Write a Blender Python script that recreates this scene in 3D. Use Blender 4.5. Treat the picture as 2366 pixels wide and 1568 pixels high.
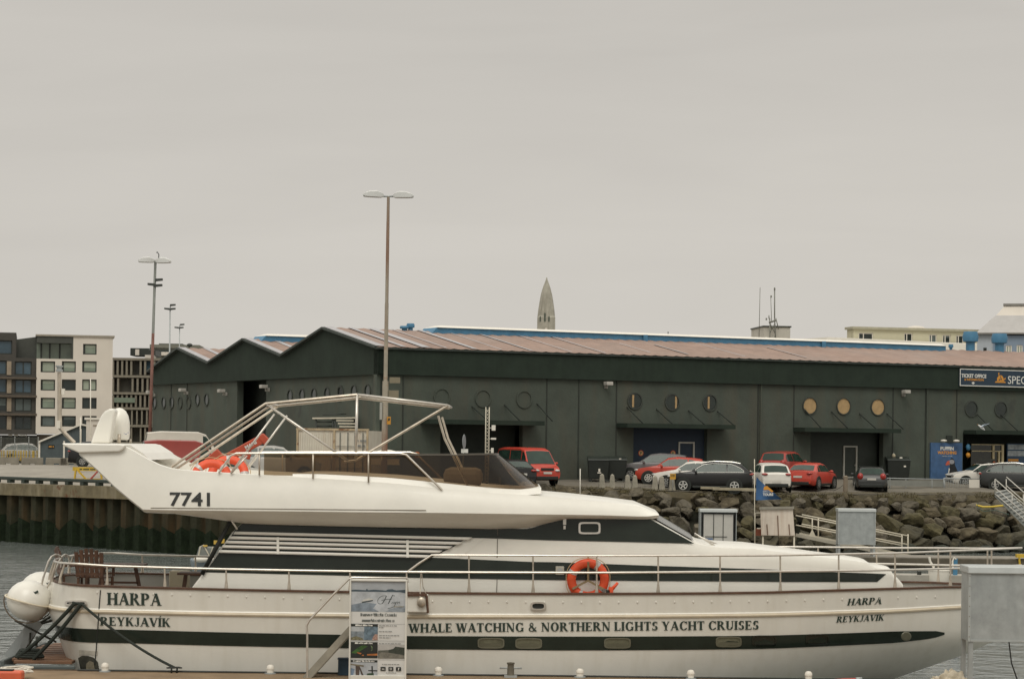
import bpy, bmesh, math, random
from mathutils import Vector, Matrix, noise
R = math.radians
rnd = random.Random(7)
S = bpy.context.scene
for o in list(bpy.data.objects):
    bpy.data.objects.remove(o)
# ---------------------------------------------------------------- camera
F, PHI, HOR, EYE, CX, CY = 5550.0, 0.012, 238.0, 5.6, 1182.5, 784.0
CP, SP = math.cos(PHI), math.sin(PHI)
cam_d = bpy.data.cameras.new('camera'); cam = bpy.data.objects.new('camera', cam_d)
S.collection.objects.link(cam); S.camera = cam
cam_d.sensor_width = 36.0; cam_d.lens = 36.0 * F / 2365.0
cam_d.clip_start = 0.5; cam_d.clip_end = 20000
cam_d.shift_y = HOR * CP / 2365.0; cam_d.shift_x = HOR * SP / 2365.0
cam.matrix_world = Matrix.Translation((0, 0, EYE)) @ Matrix.Rotation(R(90), 4, 'X') @ Matrix.Rotation(PHI, 4, 'Z')
S.render.resolution_x, S.render.resolution_y = 1024, 678
# ---------------------------------------------------------------- world, sun, exposure
S.view_settings.view_transform = 'Standard'; S.view_settings.look = 'None'
S.view_settings.exposure = 0.0; S.view_settings.gamma = 1.0
W = bpy.data.worlds.new("World"); S.world = W; W.use_nodes = True
nt = W.node_tree; nt.nodes.clear()
def N(t, **k):
    n = nt.nodes.new(t)
    for a, b in k.items(): setattr(n, a, b)
    return n
out = N('ShaderNodeOutputWorld'); bg = N('ShaderNodeBackground'); bg.inputs['Strength'].default_value = 0.1
sky = N('ShaderNodeTexSky'); sky.sky_type = 'NISHITA'; sky.sun_disc = False
SUN_EL, SUN_AZ = R(52), R(186)
sky.sun_elevation = SUN_EL; sky.sun_rotation = SUN_AZ; sky.dust_density = 4.0; sky.ozone_density = 0.5
tc = N('ShaderNodeTexCoord'); sep = N('ShaderNodeSeparateXYZ'); ramp = N('ShaderNodeValToRGB')
nt.links.new(tc.outputs['Generated'], sep.inputs[0])
mp = N('ShaderNodeMapping'); mp.inputs['Scale'].default_value = (2.2, 2.2, 16.0)
nz = N('ShaderNodeTexNoise'); nz.inputs['Scale'].default_value = 1.6; nz.inputs['Detail'].default_value = 5; nz.inputs['Roughness'].default_value = 0.55
nt.links.new(tc.outputs['Generated'], mp.inputs[0]); nt.links.new(mp.outputs[0], nz.inputs['Vector'])
mz = N('ShaderNodeMath', operation='MULTIPLY_ADD'); mz.inputs[1].default_value = 0.13; mz.inputs[2].default_value = -0.065
ad = N('ShaderNodeMath', operation='ADD')
nt.links.new(nz.outputs['Fac'], mz.inputs[0]); nt.links.new(mz.outputs[0], ad.inputs[0]); nt.links.new(sep.outputs['Z'], ad.inputs[1])
nt.links.new(ad.outputs[0], ramp.inputs[0])
e = ramp.color_ramp.elements
e[0].position = 0.0; e[0].color = (0.648, 0.617, 0.566, 1)
e[1].position = 1.0; e[1].color = (1.50, 1.45, 1.34, 1)
for p, c in ((0.05, (0.632, 0.602, 0.552)), (0.11, (0.608, 0.579, 0.532)), (0.19, (0.570, 0.543, 0.500)), (0.45, (0.84, 0.81, 0.74))):
    q = e.new(p); q.color = (*c, 1)
sc10 = N('ShaderNodeVectorMath', operation='SCALE'); sc10.inputs['Scale'].default_value = 10.0
nt.links.new(ramp.outputs[0], sc10.inputs[0])
mp2 = N('ShaderNodeMapping'); mp2.inputs['Scale'].default_value = (2.0, 2.0, 13.0); mp2.inputs['Rotation'].default_value = (0, R(9), 0)
nz2 = N('ShaderNodeTexNoise'); nz2.inputs['Scale'].default_value = 2.1; nz2.inputs['Detail'].default_value = 6; nz2.inputs['Roughness'].default_value = 0.5; nz2.inputs['Distortion'].default_value = 0.5
nt.links.new(tc.outputs['Generated'], mp2.inputs[0]); nt.links.new(mp2.outputs[0], nz2.inputs['Vector'])
mr2 = N('ShaderNodeMapRange'); mr2.inputs['From Min'].default_value = .3; mr2.inputs['From Max'].default_value = .7; mr2.inputs['To Min'].default_value = 9.45; mr2.inputs['To Max'].default_value = 10.1
nt.links.new(nz2.outputs['Fac'], mr2.inputs['Value']); nt.links.new(mr2.outputs[0], sc10.inputs['Scale'])
mx = N('ShaderNodeMix', data_type='RGBA'); mx.inputs[0].default_value = 0.985
nt.links.new(sky.outputs[0], mx.inputs[6]); nt.links.new(sc10.outputs[0], mx.inputs[7])
nt.links.new(mx.outputs[2], bg.inputs['Color']); nt.links.new(bg.outputs[0], out.inputs['Surface'])
sd = bpy.data.lights.new('sun', 'SUN'); sd.energy = 1.0; sd.angle = R(28); sd.color = (1.0, 0.97, 0.89)
sun = bpy.data.objects.new('sun', sd); S.collection.objects.link(sun)
sv = Vector((math.sin(SUN_AZ) * math.cos(SUN_EL), math.cos(SUN_AZ) * math.cos(SUN_EL), math.sin(SUN_EL)))
sun.rotation_euler = (-sv).to_track_quat('-Z', 'Y').to_euler(); sun.location = (0, 0, 60)
S.cycles.use_adaptive_sampling = True; S.cycles.adaptive_threshold = 0.015
S.cycles.max_bounces = 6; S.cycles.transparent_max_bounces = 12
try: S.cycles.use_denoising = True
except Exception: pass
# ---------------------------------------------------------------- helpers
def P(px, py, Y):
    """point at depth Y whose place in the photograph (2365x1568) is px, py"""
    dx, dy = px - CX, CY - py
    return Vector(((dx * CP - dy * SP) * Y / F, Y, EYE + (dx * SP + dy * CP + HOR) * Y / F))
def ray(px, py):
    return P(px, py, 1.0) - Vector((0, 0, EYE))
def hit(px, py, o, n):
    d = ray(px, py); c = Vector((0, 0, EYE))
    return c + d * ((o - c).dot(n) / d.dot(n))
def interp(pts, x):
    if x <= pts[0][0]: return pts[0][1]
    for (a, b), (c, d) in zip(pts, pts[1:]):
        if x <= c: return b + (d - b) * (x - a) / (c - a) if c > a else d
    return pts[-1][1]
def along(poly, t):
    """point at fraction t (0..1) of a 2-D polyline, by length in x"""
    L = [0.0]
    for a, b in zip(poly, poly[1:]): L.append(L[-1] + math.hypot(b[0] - a[0], b[1] - a[1]))
    s = t * L[-1]
    for i in range(len(poly) - 1):
        if s <= L[i + 1] + 1e-9:
            k = (s - L[i]) / max(L[i + 1] - L[i], 1e-9)
            return tuple(p + (q - p) * k for p, q in zip(poly[i], poly[i + 1]))
    return poly[-1]
class MB:
    def __init__(s): s.v, s.f, s.m, s.sm = [], [], [], []
    def face(s, pts, m=0, sm=False):
        n = len(s.v); s.v += [tuple(p) for p in pts]; s.f.append(tuple(range(n, n + len(pts)))); s.m.append(m); s.sm.append(sm)
    def quads(s, rows, m=0, sm=True, closed=False, caps=False):
        n = len(s.v); w = len(rows[0])
        for r in rows: s.v += [tuple(p) for p in r]
        for i in range(len(rows) - 1):
            for j in range(w if closed else w - 1):
                a, b = n + i * w + j, n + i * w + (j + 1) % w
                s.f.append((a, b, b + w, a + w)); s.m.append(m); s.sm.append(sm)
        if caps:
            s.f.append(tuple(range(n + w - 1, n - 1, -1))); s.m.append(m); s.sm.append(False)
            q = n + (len(rows) - 1) * w
            s.f.append(tuple(range(q, q + w))); s.m.append(m); s.sm.append(False)
    def hexa(s, p, m=0):
        """8 corners: bottom 0-3 counter-clockwise, top 4-7"""
        n = len(s.v); s.v += [tuple(q) for q in p]
        for f in ((3, 2, 1, 0), (4, 5, 6, 7), (0, 1, 5, 4), (1, 2, 6, 5), (2, 3, 7, 6), (3, 0, 4, 7)):
            s.f.append(tuple(n + i for i in f)); s.m.append(m); s.sm.append(False)
    def box(s, c, d, m=0, rz=0.0, mat=None):
        x, y, z = d[0] / 2, d[1] / 2, d[2] / 2
        M = mat or (Matrix.Translation(c) @ Matrix.Rotation(rz, 4, 'Z'))
        s.hexa([M @ Vector(q) for q in ((-x, -y, -z), (x, -y, -z), (x, y, -z), (-x, y, -z), (-x, -y, z), (x, -y, z), (x, y, z), (-x, y, z))], m)
    def beam(s, a, b, w, h, m=0, up=Vector((0, 0, 1))):
        a, b = Vector(a), Vector(b); d = (b - a)
        if d.length < 1e-6: return
        d.normalize(); sd_ = d.cross(up)
        if sd_.length < 1e-3: sd_ = d.cross(Vector((0, 1, 0)))
        sd_.normalize(); u = sd_.cross(d)
        q = [(-1, -1), (1, -1), (1, 1), (-1, 1)]
        lo = [a + sd_ * (i * w / 2) + u * (j * h / 2) for i, j in q]; hi = [b + sd_ * (i * w / 2) + u * (j * h / 2) for i, j in q]
        s.hexa([lo[0], lo[1], hi[1], hi[0], lo[3], lo[2], hi[2], hi[3]], m)
    def tube(s, path, r, n=8, m=0, closed=False, caps=True):
        path = [Vector(p) for p in path]; rows = []; L = len(path); prev = None
        for i, p in enumerate(path):
            a = path[(i - 1) % L] if closed or i > 0 else p
            b = path[(i + 1) % L] if closed or i < L - 1 else p
            t = (b - a).normalized()
            if prev is None:
                u = t.cross(Vector((0, 0, 1)))
                if u.length < 1e-2: u = t.cross(Vector((0, 1, 0)))
                u.normalize()
            else:
                u = prev - t * prev.dot(t); u.normalize()
            prev = u; w = t.cross(u); rr = r[i] if isinstance(r, (list, tuple)) else r
            rows.append([p + (u * math.cos(2 * math.pi * k / n) + w * math.sin(2 * math.pi * k / n)) * rr for k in range(n)])
        if closed: rows.append(rows[0])
        s.quads(rows, m, True, closed=True, caps=caps and not closed)
    def lathe(s, prof, c, axis='Z', n=20, m=0, mat=None, caps=True):
        rows = []
        for r, h in prof:
            row = []
            for k in range(n):
                a = 2 * math.pi * k / n; q = Vector((r * math.cos(a), r * math.sin(a), h))
                if axis == 'Y': q = Vector((q.x, q.z, -q.y))
                if axis == 'X': q = Vector((q.z, q.x, q.y))
                row.append((mat @ q if mat else q) + Vector(c))
            rows.append(row)
        s.quads(rows, m, True, closed=True, caps=caps)
    def ball(s, c, r, n=12, m=0, mat=None):
        r = (r, r, r) if not isinstance(r, (tuple, list)) else r
        rows = []
        for i in range(n + 1):
            t = math.pi * i / n
            row = []
            for k in range(2 * n):
                a = math.pi * k / n
                q = Vector((r[0] * max(math.sin(t), 1e-3) * math.cos(a), r[1] * max(math.sin(t), 1e-3) * math.sin(a), -r[2] * math.cos(t)))
                row.append((mat @ q if mat else q) + Vector(c))
            rows.append(row)
        s.quads(rows, m, True, closed=True)
    def prism(s, poly, off, m=0, sm=False):
        """closed 3-D polygon swept by vector off"""
        off = Vector(off); a = [Vector(p) for p in poly]; b = [p + off for p in a]; n = len(a)
        s.face(a[::-1], m); s.face(b, m)
        for i in range(n): s.face((a[i], a[(i + 1) % n], b[(i + 1) % n], b[i]), m, sm)
COL = S.collection
WM = {}
def obj(name, mb, mats, parent=None, bevel=0.0, solid=0.0, merge=True, sharp=0.6, kind=None):
    me = bpy.data.meshes.new(name); me.from_pydata(mb.v, [], mb.f)
    mats = mats if isinstance(mats, (list, tuple)) else [mats]
    for q in mats: me.materials.append(q)
    me.polygons.foreach_set('material_index', [min(i, len(mats) - 1) for i in mb.m])
    me.polygons.foreach_set('use_smooth', mb.sm)
    if merge:
        bm = bmesh.new(); bm.from_mesh(me); bmesh.ops.remove_doubles(bm, verts=bm.verts, dist=1e-5)
        bmesh.ops.recalc_face_normals(bm, faces=bm.faces)
        for ed in bm.edges:
            if len(ed.link_faces) == 2 and ed.calc_face_angle(0) > sharp: ed.smooth = False
        bm.to_mesh(me); bm.free()
    me.update()
    o = bpy.data.objects.new(name, me); COL.objects.link(o)
    if parent is not None:
        o.parent = parent
        M = WM.get(parent.name)
        if M is not None: o.matrix_parent_inverse = M.inverted()
    if solid:
        md = o.modifiers.new('solid', 'SOLIDIFY'); md.thickness = solid; md.offset = 0
    if bevel:
        md = o.modifiers.new('bevel', 'BEVEL'); md.width = bevel; md.segments = 2; md.limit_method = 'ANGLE'
    if kind: o['kind'] = kind
    return o
def tag(o, label, cat, group=None, kind=None):
    o['label'] = label; o['category'] = cat
    if group: o['group'] = group
    if kind: o['kind'] = kind
    return o
def thing(name, label, cat, loc=(0, 0, 0), group=None):
    """an Empty at the base; parts built in world coordinates when loc is given, in local ones at the origin"""
    o = bpy.data.objects.new(name, None); COL.objects.link(o); o.location = loc; o.empty_display_size = 0.3
    WM[o.name] = Matrix.Translation(loc)
    return tag(o, label, cat, group)
def place(o, loc, rz=0.0):
    o.location = loc; o.rotation_euler = (0, 0, rz); return o
KIDS = {}
def dup(src, loc, rz=0.0, label=None, group=None, scale=None):
    kids = {}
    for q in bpy.data.objects:
        if q.parent is not None: kids.setdefault(q.parent.name, []).append(q)
    def cp(o, par):
        c = o.copy(); COL.objects.link(c)
        if par is not None: c.parent = par
        for ch in kids.get(o.name, []): cp(ch, c)
        return c
    r = cp(src, None); r.location = loc; r.rotation_euler = (0, 0, rz)
    if scale: r.scale = scale
    if label: r['label'] = label
    if group: r['group'] = group
    return r
# ---------------------------------------------------------------- materials
def lin(r, g, b):
    f = lambda c: (c / 255) / 12.92 if c / 255 <= 0.04045 else ((c / 255 + 0.055) / 1.055) ** 2.4
    return (f(r), f(g), f(b))
MATS = {}
def mat(name, col=None, rough=0.6, metal=0.0, var=0.12, vs=2.0, bump=0.0, bs=20.0, streak=None, ss=(6, 6, 0.5), sa=0.5, coat=0.0, spec=0.5, spots=None, sp_s=2.0, sp_t=0.62):
    if name in MATS: return MATS[name]
    m = bpy.data.materials.new(name); m.use_nodes = True; t = m.node_tree; b = t.nodes['Principled BSDF']
    b.inputs['Roughness'].default_value = rough; b.inputs['Metallic'].default_value = metal
    b.inputs['Coat Weight'].default_value = coat; b.inputs['Specular IOR Level'].default_value = spec
    c4 = (*col, 1); tcn = t.nodes.new('ShaderNodeTexCoord')
    n1 = t.nodes.new('ShaderNodeTexNoise'); n1.inputs['Scale'].default_value = vs; n1.inputs['Detail'].default_value = 6; n1.inputs['Roughness'].default_value = 0.65
    t.links.new(tcn.outputs['Object'], n1.inputs['Vector'])
    rp = t.nodes.new('ShaderNodeMapRange'); rp.inputs['From Min'].default_value = 0.3; rp.inputs['From Max'].default_value = 0.7
    rp.inputs['To Min'].default_value = 1 - var; rp.inputs['To Max'].default_value = 1 + var
    t.links.new(n1.outputs['Fac'], rp.inputs['Value'])
    mul = t.nodes.new('ShaderNodeVectorMath'); mul.operation = 'SCALE'; mul.inputs[0].default_value = col
    t.links.new(rp.outputs[0], mul.inputs['Scale']); cur = mul.outputs[0]
    def blend(cur, fac, c):
        x = t.nodes.new('ShaderNodeMix'); x.data_type = 'RGBA'; t.links.new(fac, x.inputs[0]); t.links.new(cur, x.inputs[6]); x.inputs[7].default_value = (*c, 1)
        return x.outputs[2]
    if streak:
        mpn = t.nodes.new('ShaderNodeMapping'); mpn.inputs['Scale'].default_value = ss; t.links.new(tcn.outputs['Object'], mpn.inputs[0])
        n2 = t.nodes.new('ShaderNodeTexNoise'); n2.inputs['Scale'].default_value = 1.0; n2.inputs['Detail'].default_value = 5; t.links.new(mpn.outputs[0], n2.inputs['Vector'])
        r2 = t.nodes.new('ShaderNodeMapRange'); r2.inputs['From Min'].default_value = 0.48; r2.inputs['From Max'].default_value = 0.72; r2.inputs['To Max'].default_value = sa
        t.links.new(n2.outputs['Fac'], r2.inputs['Value']); cur = blend(cur, r2.outputs[0], streak)
    if spots:
        n3 = t.nodes.new('ShaderNodeTexNoise'); n3.inputs['Scale'].default_value = sp_s; n3.inputs['Detail'].default_value = 8; n3.inputs['Roughness'].default_value = 0.7; t.links.new(tcn.outputs['Object'], n3.inputs['Vector'])
        r3 = t.nodes.new('ShaderNodeMapRange'); r3.inputs['From Min'].default_value = sp_t; r3.inputs['From Max'].default_value = sp_t + 0.08; t.links.new(n3.outputs['Fac'], r3.inputs['Value'])
        cur = blend(cur, r3.outputs[0], spots)
    t.links.new(cur, b.inputs['Base Color'])
    if bump:
        n4 = t.nodes.new('ShaderNodeTexNoise'); n4.inputs['Scale'].default_value = bs; n4.inputs['Detail'].default_value = 6; t.links.new(tcn.outputs['Object'], n4.inputs['Vector'])
        bp = t.nodes.new('ShaderNodeBump'); bp.inputs['Strength'].default_value = bump; bp.inputs['Distance'].default_value = 0.05
        t.links.new(n4.outputs['Fac'], bp.inputs['Height']); t.links.new(bp.outputs[0], b.inputs['Normal'])
    MATS[name] = m; return m
def emis(name, col, s):
    m = bpy.data.materials.new(name); m.use_nodes = True; b = m.node_tree.nodes['Principled BSDF']
    b.inputs['Base Color'].default_value = (*col, 1); b.inputs['Emission Color'].default_value = (*col, 1); b.inputs['Emission Strength'].default_value = s; return m
def tint(name, col, gloss=0.12):
    m = bpy.data.materials.new(name); m.use_nodes = True; t = m.node_tree; t.nodes.clear()
    o = t.nodes.new('ShaderNodeOutputMaterial'); a = t.nodes.new('ShaderNodeBsdfTransparent'); a.inputs[0].default_value = (*col, 1)
    g = t.nodes.new('ShaderNodeBsdfGlossy'); g.inputs['Roughness'].default_value = 0.08; x = t.nodes.new('ShaderNodeMixShader')
    lw = t.nodes.new('ShaderNodeLayerWeight'); lw.inputs[0].default_value = 0.25
    mm = t.nodes.new('ShaderNodeMath'); mm.operation = 'MULTIPLY_ADD'; mm.inputs[1].default_value = 0.5; mm.inputs[2].default_value = gloss * 0.3
    t.links.new(lw.outputs['Fresnel'], mm.inputs[0]); t.links.new(mm.outputs[0], x.inputs[0]); t.links.new(a.outputs[0], x.inputs[1]); t.links.new(g.outputs[0], x.inputs[2]); t.links.new(x.outputs[0], o.inputs[0]); return m
WHITE = mat('gelcoat_white', (0.77, 0.745, 0.675), 0.35, var=0.05, vs=1.2, coat=0.15, spots=(0.55, 0.50, 0.42), sp_s=1.3, sp_t=0.70)
HULL = mat('hull_paint', (0.67, 0.645, 0.58), 0.32, var=0.05, vs=0.9, streak=(0.54, 0.50, 0.41), ss=(5, 5, 0.5), sa=0.28, coat=0.2, spots=(.52, .475, .39), sp_s=7, sp_t=.69)
DARKB = mat('dark_stripe', (0.017, 0.024, 0.018), 0.22, var=0.2, spec=0.3)
GLASSB = mat('boat_glass', (0.021, 0.027, 0.021), 0.12, var=0.15, spec=0.32)
STEEL = mat('stainless', (0.62, 0.58, 0.52), 0.28, 0.75, var=0.1, vs=8)
STEELB = mat('worn_steel', (0.50, 0.44, 0.36), 0.35, 0.6, var=0.25, vs=5)
TEAK = mat('teak', (0.085, 0.040, 0.022), 0.55, var=0.35, vs=6, streak=(0.15, 0.08, 0.045), ss=(0.6, 14, 14))
ORANGE = mat('lifebuoy_orange', (0.72, 0.085, 0.025), 0.5, var=0.12, vs=6)
RUBBER = mat('black_rubber', (0.015, 0.018, 0.015), 0.6, var=0.2)
BLACKROPE = mat('black_rope', (0.016, 0.022, 0.016), 0.8, var=0.3, vs=30)
INK = mat('lettering_ink', (0.020, 0.038, 0.028), 0.5, var=0.1)
GALV = mat('galvanised', (0.37, 0.39, 0.385), 0.5, 0.35, var=0.16, vs=3, streak=(0.27, 0.29, 0.29), ss=(5, 5, 0.6))
PAINTW = mat('white_paint', (0.72, 0.68, 0.60), 0.5, var=0.06)
# ---------------------------------------------------------------- lettering
def sans(mb, text, fn, u0, v0, w, h, m=0, bold=0.0, align='L'):
    """Text as flat faces; fn maps (u, v) to the world. w None keeps the natural proportion."""
    cu = bpy.data.curves.new('text_tmp', 'FONT'); cu.body = text; cu.size = 1.0; cu.offset = bold; cu.resolution_u = 3
    o = bpy.data.objects.new('text_tmp', cu); COL.objects.link(o)
    bpy.context.view_layer.update()
    me = bpy.data.meshes.new_from_object(o.evaluated_get(bpy.context.evaluated_depsgraph_get()))
    bpy.data.objects.remove(o); bpy.data.curves.remove(cu)
    xs = [v.co.x for v in me.vertices]; x0, x1 = min(xs), max(xs); capH = 0.70
    k = h / capH; sx = (w / (x1 - x0)) if w else k; off = 0.0
    if align == 'C': off = -(x1 - x0) * sx / 2
    vs = [fn(u0 + off + (v.co.x - x0) * sx, v0 + v.co.y * k) for v in me.vertices]
    for p in me.polygons: mb.face([vs[i] for i in p.vertices], m)
    bpy.data.meshes.remove(me)
def dashes(mb, fn, u0, v0, w, h, m=0, seed=1):
    """a line of print too small to read: word-long strokes"""
    r_ = random.Random(seed); u = 0.0
    while u < w - h * .5:
        L = min(h * r_.uniform(1.2, 4.0), w - u); mb.face([fn(u0 + u, v0), fn(u0 + u + L, v0), fn(u0 + u + L, v0 + h * .7), fn(u0 + u, v0 + h * .7)], m); u += L + h * .6
T_, t_, SO, SH = 0.235, 0.095, 0.075, 0.06
def _r(a, b, c, d): return [(a, b), (c, b), (c, d), (a, d)]
def _d(x0, y0, x1, y1, w): return [(x0 - w / 2, y0), (x0 + w / 2, y0), (x1 + w / 2, y1), (x1 - w / 2, y1)]
def _arc(cx, cy, rx, ry, a0, a1, T=T_, t=t_, n=10):
    o = []
    for i in range(n):
        a, b = R(a0 + (a1 - a0) * i / n), R(a0 + (a1 - a0) * (i + 1) / n)
        f = lambda q, x, y: (cx + x * math.cos(q), cy + y * math.sin(q))
        o.append([f(a, rx, ry), f(b, rx, ry), f(b, rx - T, ry - t), f(a, rx - T, ry - t)])
    return o
def _sf(x, y, w): return _r(x - w / 2 - SO, y if y == 0 else y - SH, x + w / 2 + SO, SH if y == 0 else y)
def glyph(c):
    st = lambda x, w=T_: [_r(x - w / 2, 0, x + w / 2, 1), _sf(x, 0, w), _sf(x, 1, w)]
    if c == 'H': return st(.18) + st(.72) + [_r(.18, .46, .72, .46 + t_)], .90
    if c == 'A': return [_d(.12, 0, .45, 1, t_), _d(.74, 0, .43, 1, T_), _r(.24, .3, .65, .3 + t_), _sf(.12, 0, t_), _sf(.74, 0, T_)], .88
    if c == 'R': return st(.18) + _arc(.36, .745, .33, .255, -90, 90) + [_r(.18, .925, .37, 1), _r(.18, .49, .37, .565), _d(.74, 0, .42, .5, T_), _sf(.76, 0, T_ * .6)], .86
    if c == 'P': return st(.18) + _arc(.36, .725, .35, .275, -90, 90) + [_r(.18, .925, .37, 1), _r(.18, .45, .37, .525)], .76
    if c == 'E': return st(.18) + [_r(.18, 0, .66, t_), _r(.18, 1 - t_, .64, 1), _r(.18, .47, .5, .47 + t_), _r(.6, 0, .67, .26), _r(.58, .76, .64, 1), _r(.46, .38, .52, .63)], .74
    if c == 'L': return st(.18) + [_r(.18, 0, .64, t_), _r(.57, 0, .65, .3)], .70
    if c == 'I': return st(.18), .36
    if c == '\u00cd': return st(.18) + [_d(.16, 1.06, .30, 1.25, .1)], .36
    if c == 'Y': return [_r(.33, 0, .52, .45), _sf(.425, 0, T_), _d(.44, .4, .16, 1, T_), _d(.44, .4, .70, 1, t_), _sf(.16, 1, T_), _sf(.70, 1, t_)], .84
    if c == 'K': return st(.18) + [_d(.28, .42, .66, 1, t_), _d(.70, 0, .40, .56, T_), _sf(.66, 1, t_), _sf(.71, 0, T_ * .7)], .84
    if c == 'J': return [_r(.28, .2, .47, 1), _sf(.375, 1, T_)] + _arc(.25, .22, .22, .24, -170, 0, .1, t_), .56
    if c == 'V': return [_d(.45, 0, .14, 1, T_), _d(.45, 0, .74, 1, t_), _sf(.14, 1, T_), _sf(.74, 1, t_)], .84
    if c == 'W': return [_d(.36, 0, .12, 1, T_), _d(.36, 0, .62, 1, t_), _d(.82, 0, .58, 1, T_), _d(.82, 0, 1.04, 1, t_), _sf(.12, 1, T_), _sf(.6, 1, T_), _sf(1.04, 1, t_)], 1.14
    if c == 'T': return st(.40) + [_r(.06, 1 - t_, .74, 1), _r(.05, .74, .11, 1), _r(.69, .74, .75, 1)], .78
    if c == 'C': return _arc(.47, .5, .42, .52, 40, 320, n=16) + [_r(.74, .66, .81, 1), _r(.72, .1, .79, .28)], .86
    if c == 'G': return _arc(.47, .5, .42, .52, 40, 320, n=16) + [_r(.74, .68, .80, 1), _r(.66, 0.02, .84, .42), _r(.58, .38, .9, .44)], .95
    if c == 'O': return _arc(.47, .5, .42, .52, 0, 360, n=20), .94
    if c == 'N': return [_r(.14, 0, .14 + t_, 1), _sf(.17, 0, t_), _d(.74, 0, .17, 1, T_), _r(.72, 0, .72 + t_, 1), _sf(.755, 1, t_), _sf(.14, 1, T_ * .6)], .92
    if c == 'U': return [_r(.09, .3, .09 + T_, 1), _sf(.18, 1, T_), _r(.66, .3, .66 + t_, 1), _sf(.70, 1, t_)] + _arc(.415, .32, .325, .34, 180, 360, T_ * .8, t_), .86
    if c == 'S': return _arc(.34, .735, .27, .275, 30, 250, T_, t_) + _arc(.34, .275, .29, .285, -150, 80, T_, t_) + [_r(.52, .7, .58, 1), _r(.06, 0, .12, .3)], .68
    if c == 'X': return [_d(.72, 0, .14, 1, T_), _d(.12, 0, .70, 1, t_), _sf(.14, 1, T_), _sf(.70, 1, t_), _sf(.12, 0, t_), _sf(.72, 0, T_)], .86
    if c == '&': return _arc(.36, .76, .2, .25, 0, 360, .1, t_) + _arc(.38, .26, .32, .28, 60, 330, .15, t_) + [_d(.82, 0, .25, .7, T_), _d(.6, .1, .82, .5, t_)], .95
    if c == '.': return [_r(.1, 0, .24, .14)], .34
    return [], .38
def serif(mb, text, fn, u0, v0, h, w=None, shear=0.0, m=0, small=1.0, sp=0.03):
    """Serif capitals; fn(u, v, k) maps to the world, k counts strokes so that they do not share a plane. small < 1: small capitals."""
    pen, out_ = 0.0, []
    for word in text.split(' '):
        for i, ch in enumerate(word):
            up = ch.upper(); k = 1.0 if (ch == up or small == 1.0) else small
            g, adv = glyph(up)
            for p in g: out_.append([(pen + (x + shear * y) * k, y * k) for x, y in p])
            pen += adv * k + sp
        pen += 0.34
    pen -= 0.34
    sx = (w / pen) if w else h
    for i, p in enumerate(out_): mb.face([fn(u0 + x * sx, v0 + y * h, (i % 9)) for x, y in p], m)
# ---------------------------------------------------------------- setting: ground, water, quay
EDGE = [(-70, 174, 3.08), (-44.2, 148.0, 3.08), (-27.5, 129, 3.08), (-19.1, 120, 3.15), (-10.7, 111, 3.15), (-4.5, 122.5, 3.3), (1.5, 124.4, 3.35), (5.5, 124.6, 3.28), (10.4, 125.0, 3.15), (15, 126.6, 3.08), (24.4, 132.6, 3.05), (34, 139, 3.05), (60, 156, 3.05), (110, 190, 3.05)]
def edge_y(x): return interp([(a, b) for a, b, c in EDGE], x)
def edge_z(x): return interp([(a, c) for a, b, c in EDGE], x)
def gz(x, y):
    d = max(0.0, min(1.0, (y - edge_y(x)) / 9.5)); d = d * d * (3 - 2 * d); e = edge_z(x)
    return e + (3.7 - e) * d
mb = MB(); rows = []
xs = [-70 + i * 2.0 for i in range(91)]
xs = sorted(set(xs + [p[0] for p in EDGE]))
for d in (0, 1, 2, 3.5, 5, 7, 12, 30, 80):
    rows.append([(x, edge_y(x) + d, gz(x, edge_y(x) + d)) for x in xs])
for k, yy in ((1.6, 400), (5, 1200), (20, 5000)):
    rows.append([(x * k, yy, 3.7) for x in xs])
mb.quads(rows)
ASPH = mat('quay_concrete', (0.27, 0.245, 0.205), 0.85, var=0.22, vs=0.6, bump=0.15, bs=8, spots=(0.13, 0.12, 0.10), sp_s=0.35, sp_t=0.60)
obj('quay_ground', mb, ASPH, kind='structure')
mb = MB(); mb.quads([[(x, edge_y(x) + d, gz(x, edge_y(x) + d) + .005) for x in [-6 + i for i in range(60)]] for d in (1.5, 3, 4.5, 6, 7.5, 9.5, 14, 26)])
obj('car_park', mb, mat('worn_asphalt', (0.150, 0.134, 0.105), .9, var=.25, vs=.7, bump=.2, bs=8, spots=(.085, .076, .06), sp_s=.5, sp_t=.58), kind='structure')
mb = MB()
def wavy(x, y):
    return 0.0
mb.quads([[(x * (1 + max(0, y) * 0.004), y, 0.0) for x in range(-160, 161, 20)] for y in (-60, 0, 30, 60, 100, 140, 200)])
wm = bpy.data.materials.new('harbour_water'); wm.use_nodes = True; t = wm.node_tree; b = t.nodes['Principled BSDF']
b.inputs['Base Color'].default_value = (0.165, 0.182, 0.172, 1); b.inputs['Roughness'].default_value = 0.08; b.inputs['IOR'].default_value = 1.33
tcn = t.nodes.new('ShaderNodeTexCoord'); hs = []
for sc_, stx, w_ in ((0.55, 0.7, 1.0), (1.7, 0.8, 0.5), (5.0, 1.0, 0.16)):
    mpn = t.nodes.new('ShaderNodeMapping'); mpn.inputs['Scale'].default_value = (sc_ * stx, sc_, sc_); t.links.new(tcn.outputs['Object'], mpn.inputs[0])
    n2 = t.nodes.new('ShaderNodeTexNoise'); n2.inputs['Scale'].default_value = 1.0; n2.inputs['Detail'].default_value = 3; n2.inputs['Distortion'].default_value = 0.6; t.links.new(mpn.outputs[0], n2.inputs['Vector'])
    mm = t.nodes.new('ShaderNodeMath'); mm.operation = 'MULTIPLY'; mm.inputs[1].default_value = w_; t.links.new(n2.outputs['Fac'], mm.inputs[0]); hs.append(mm)
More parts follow.
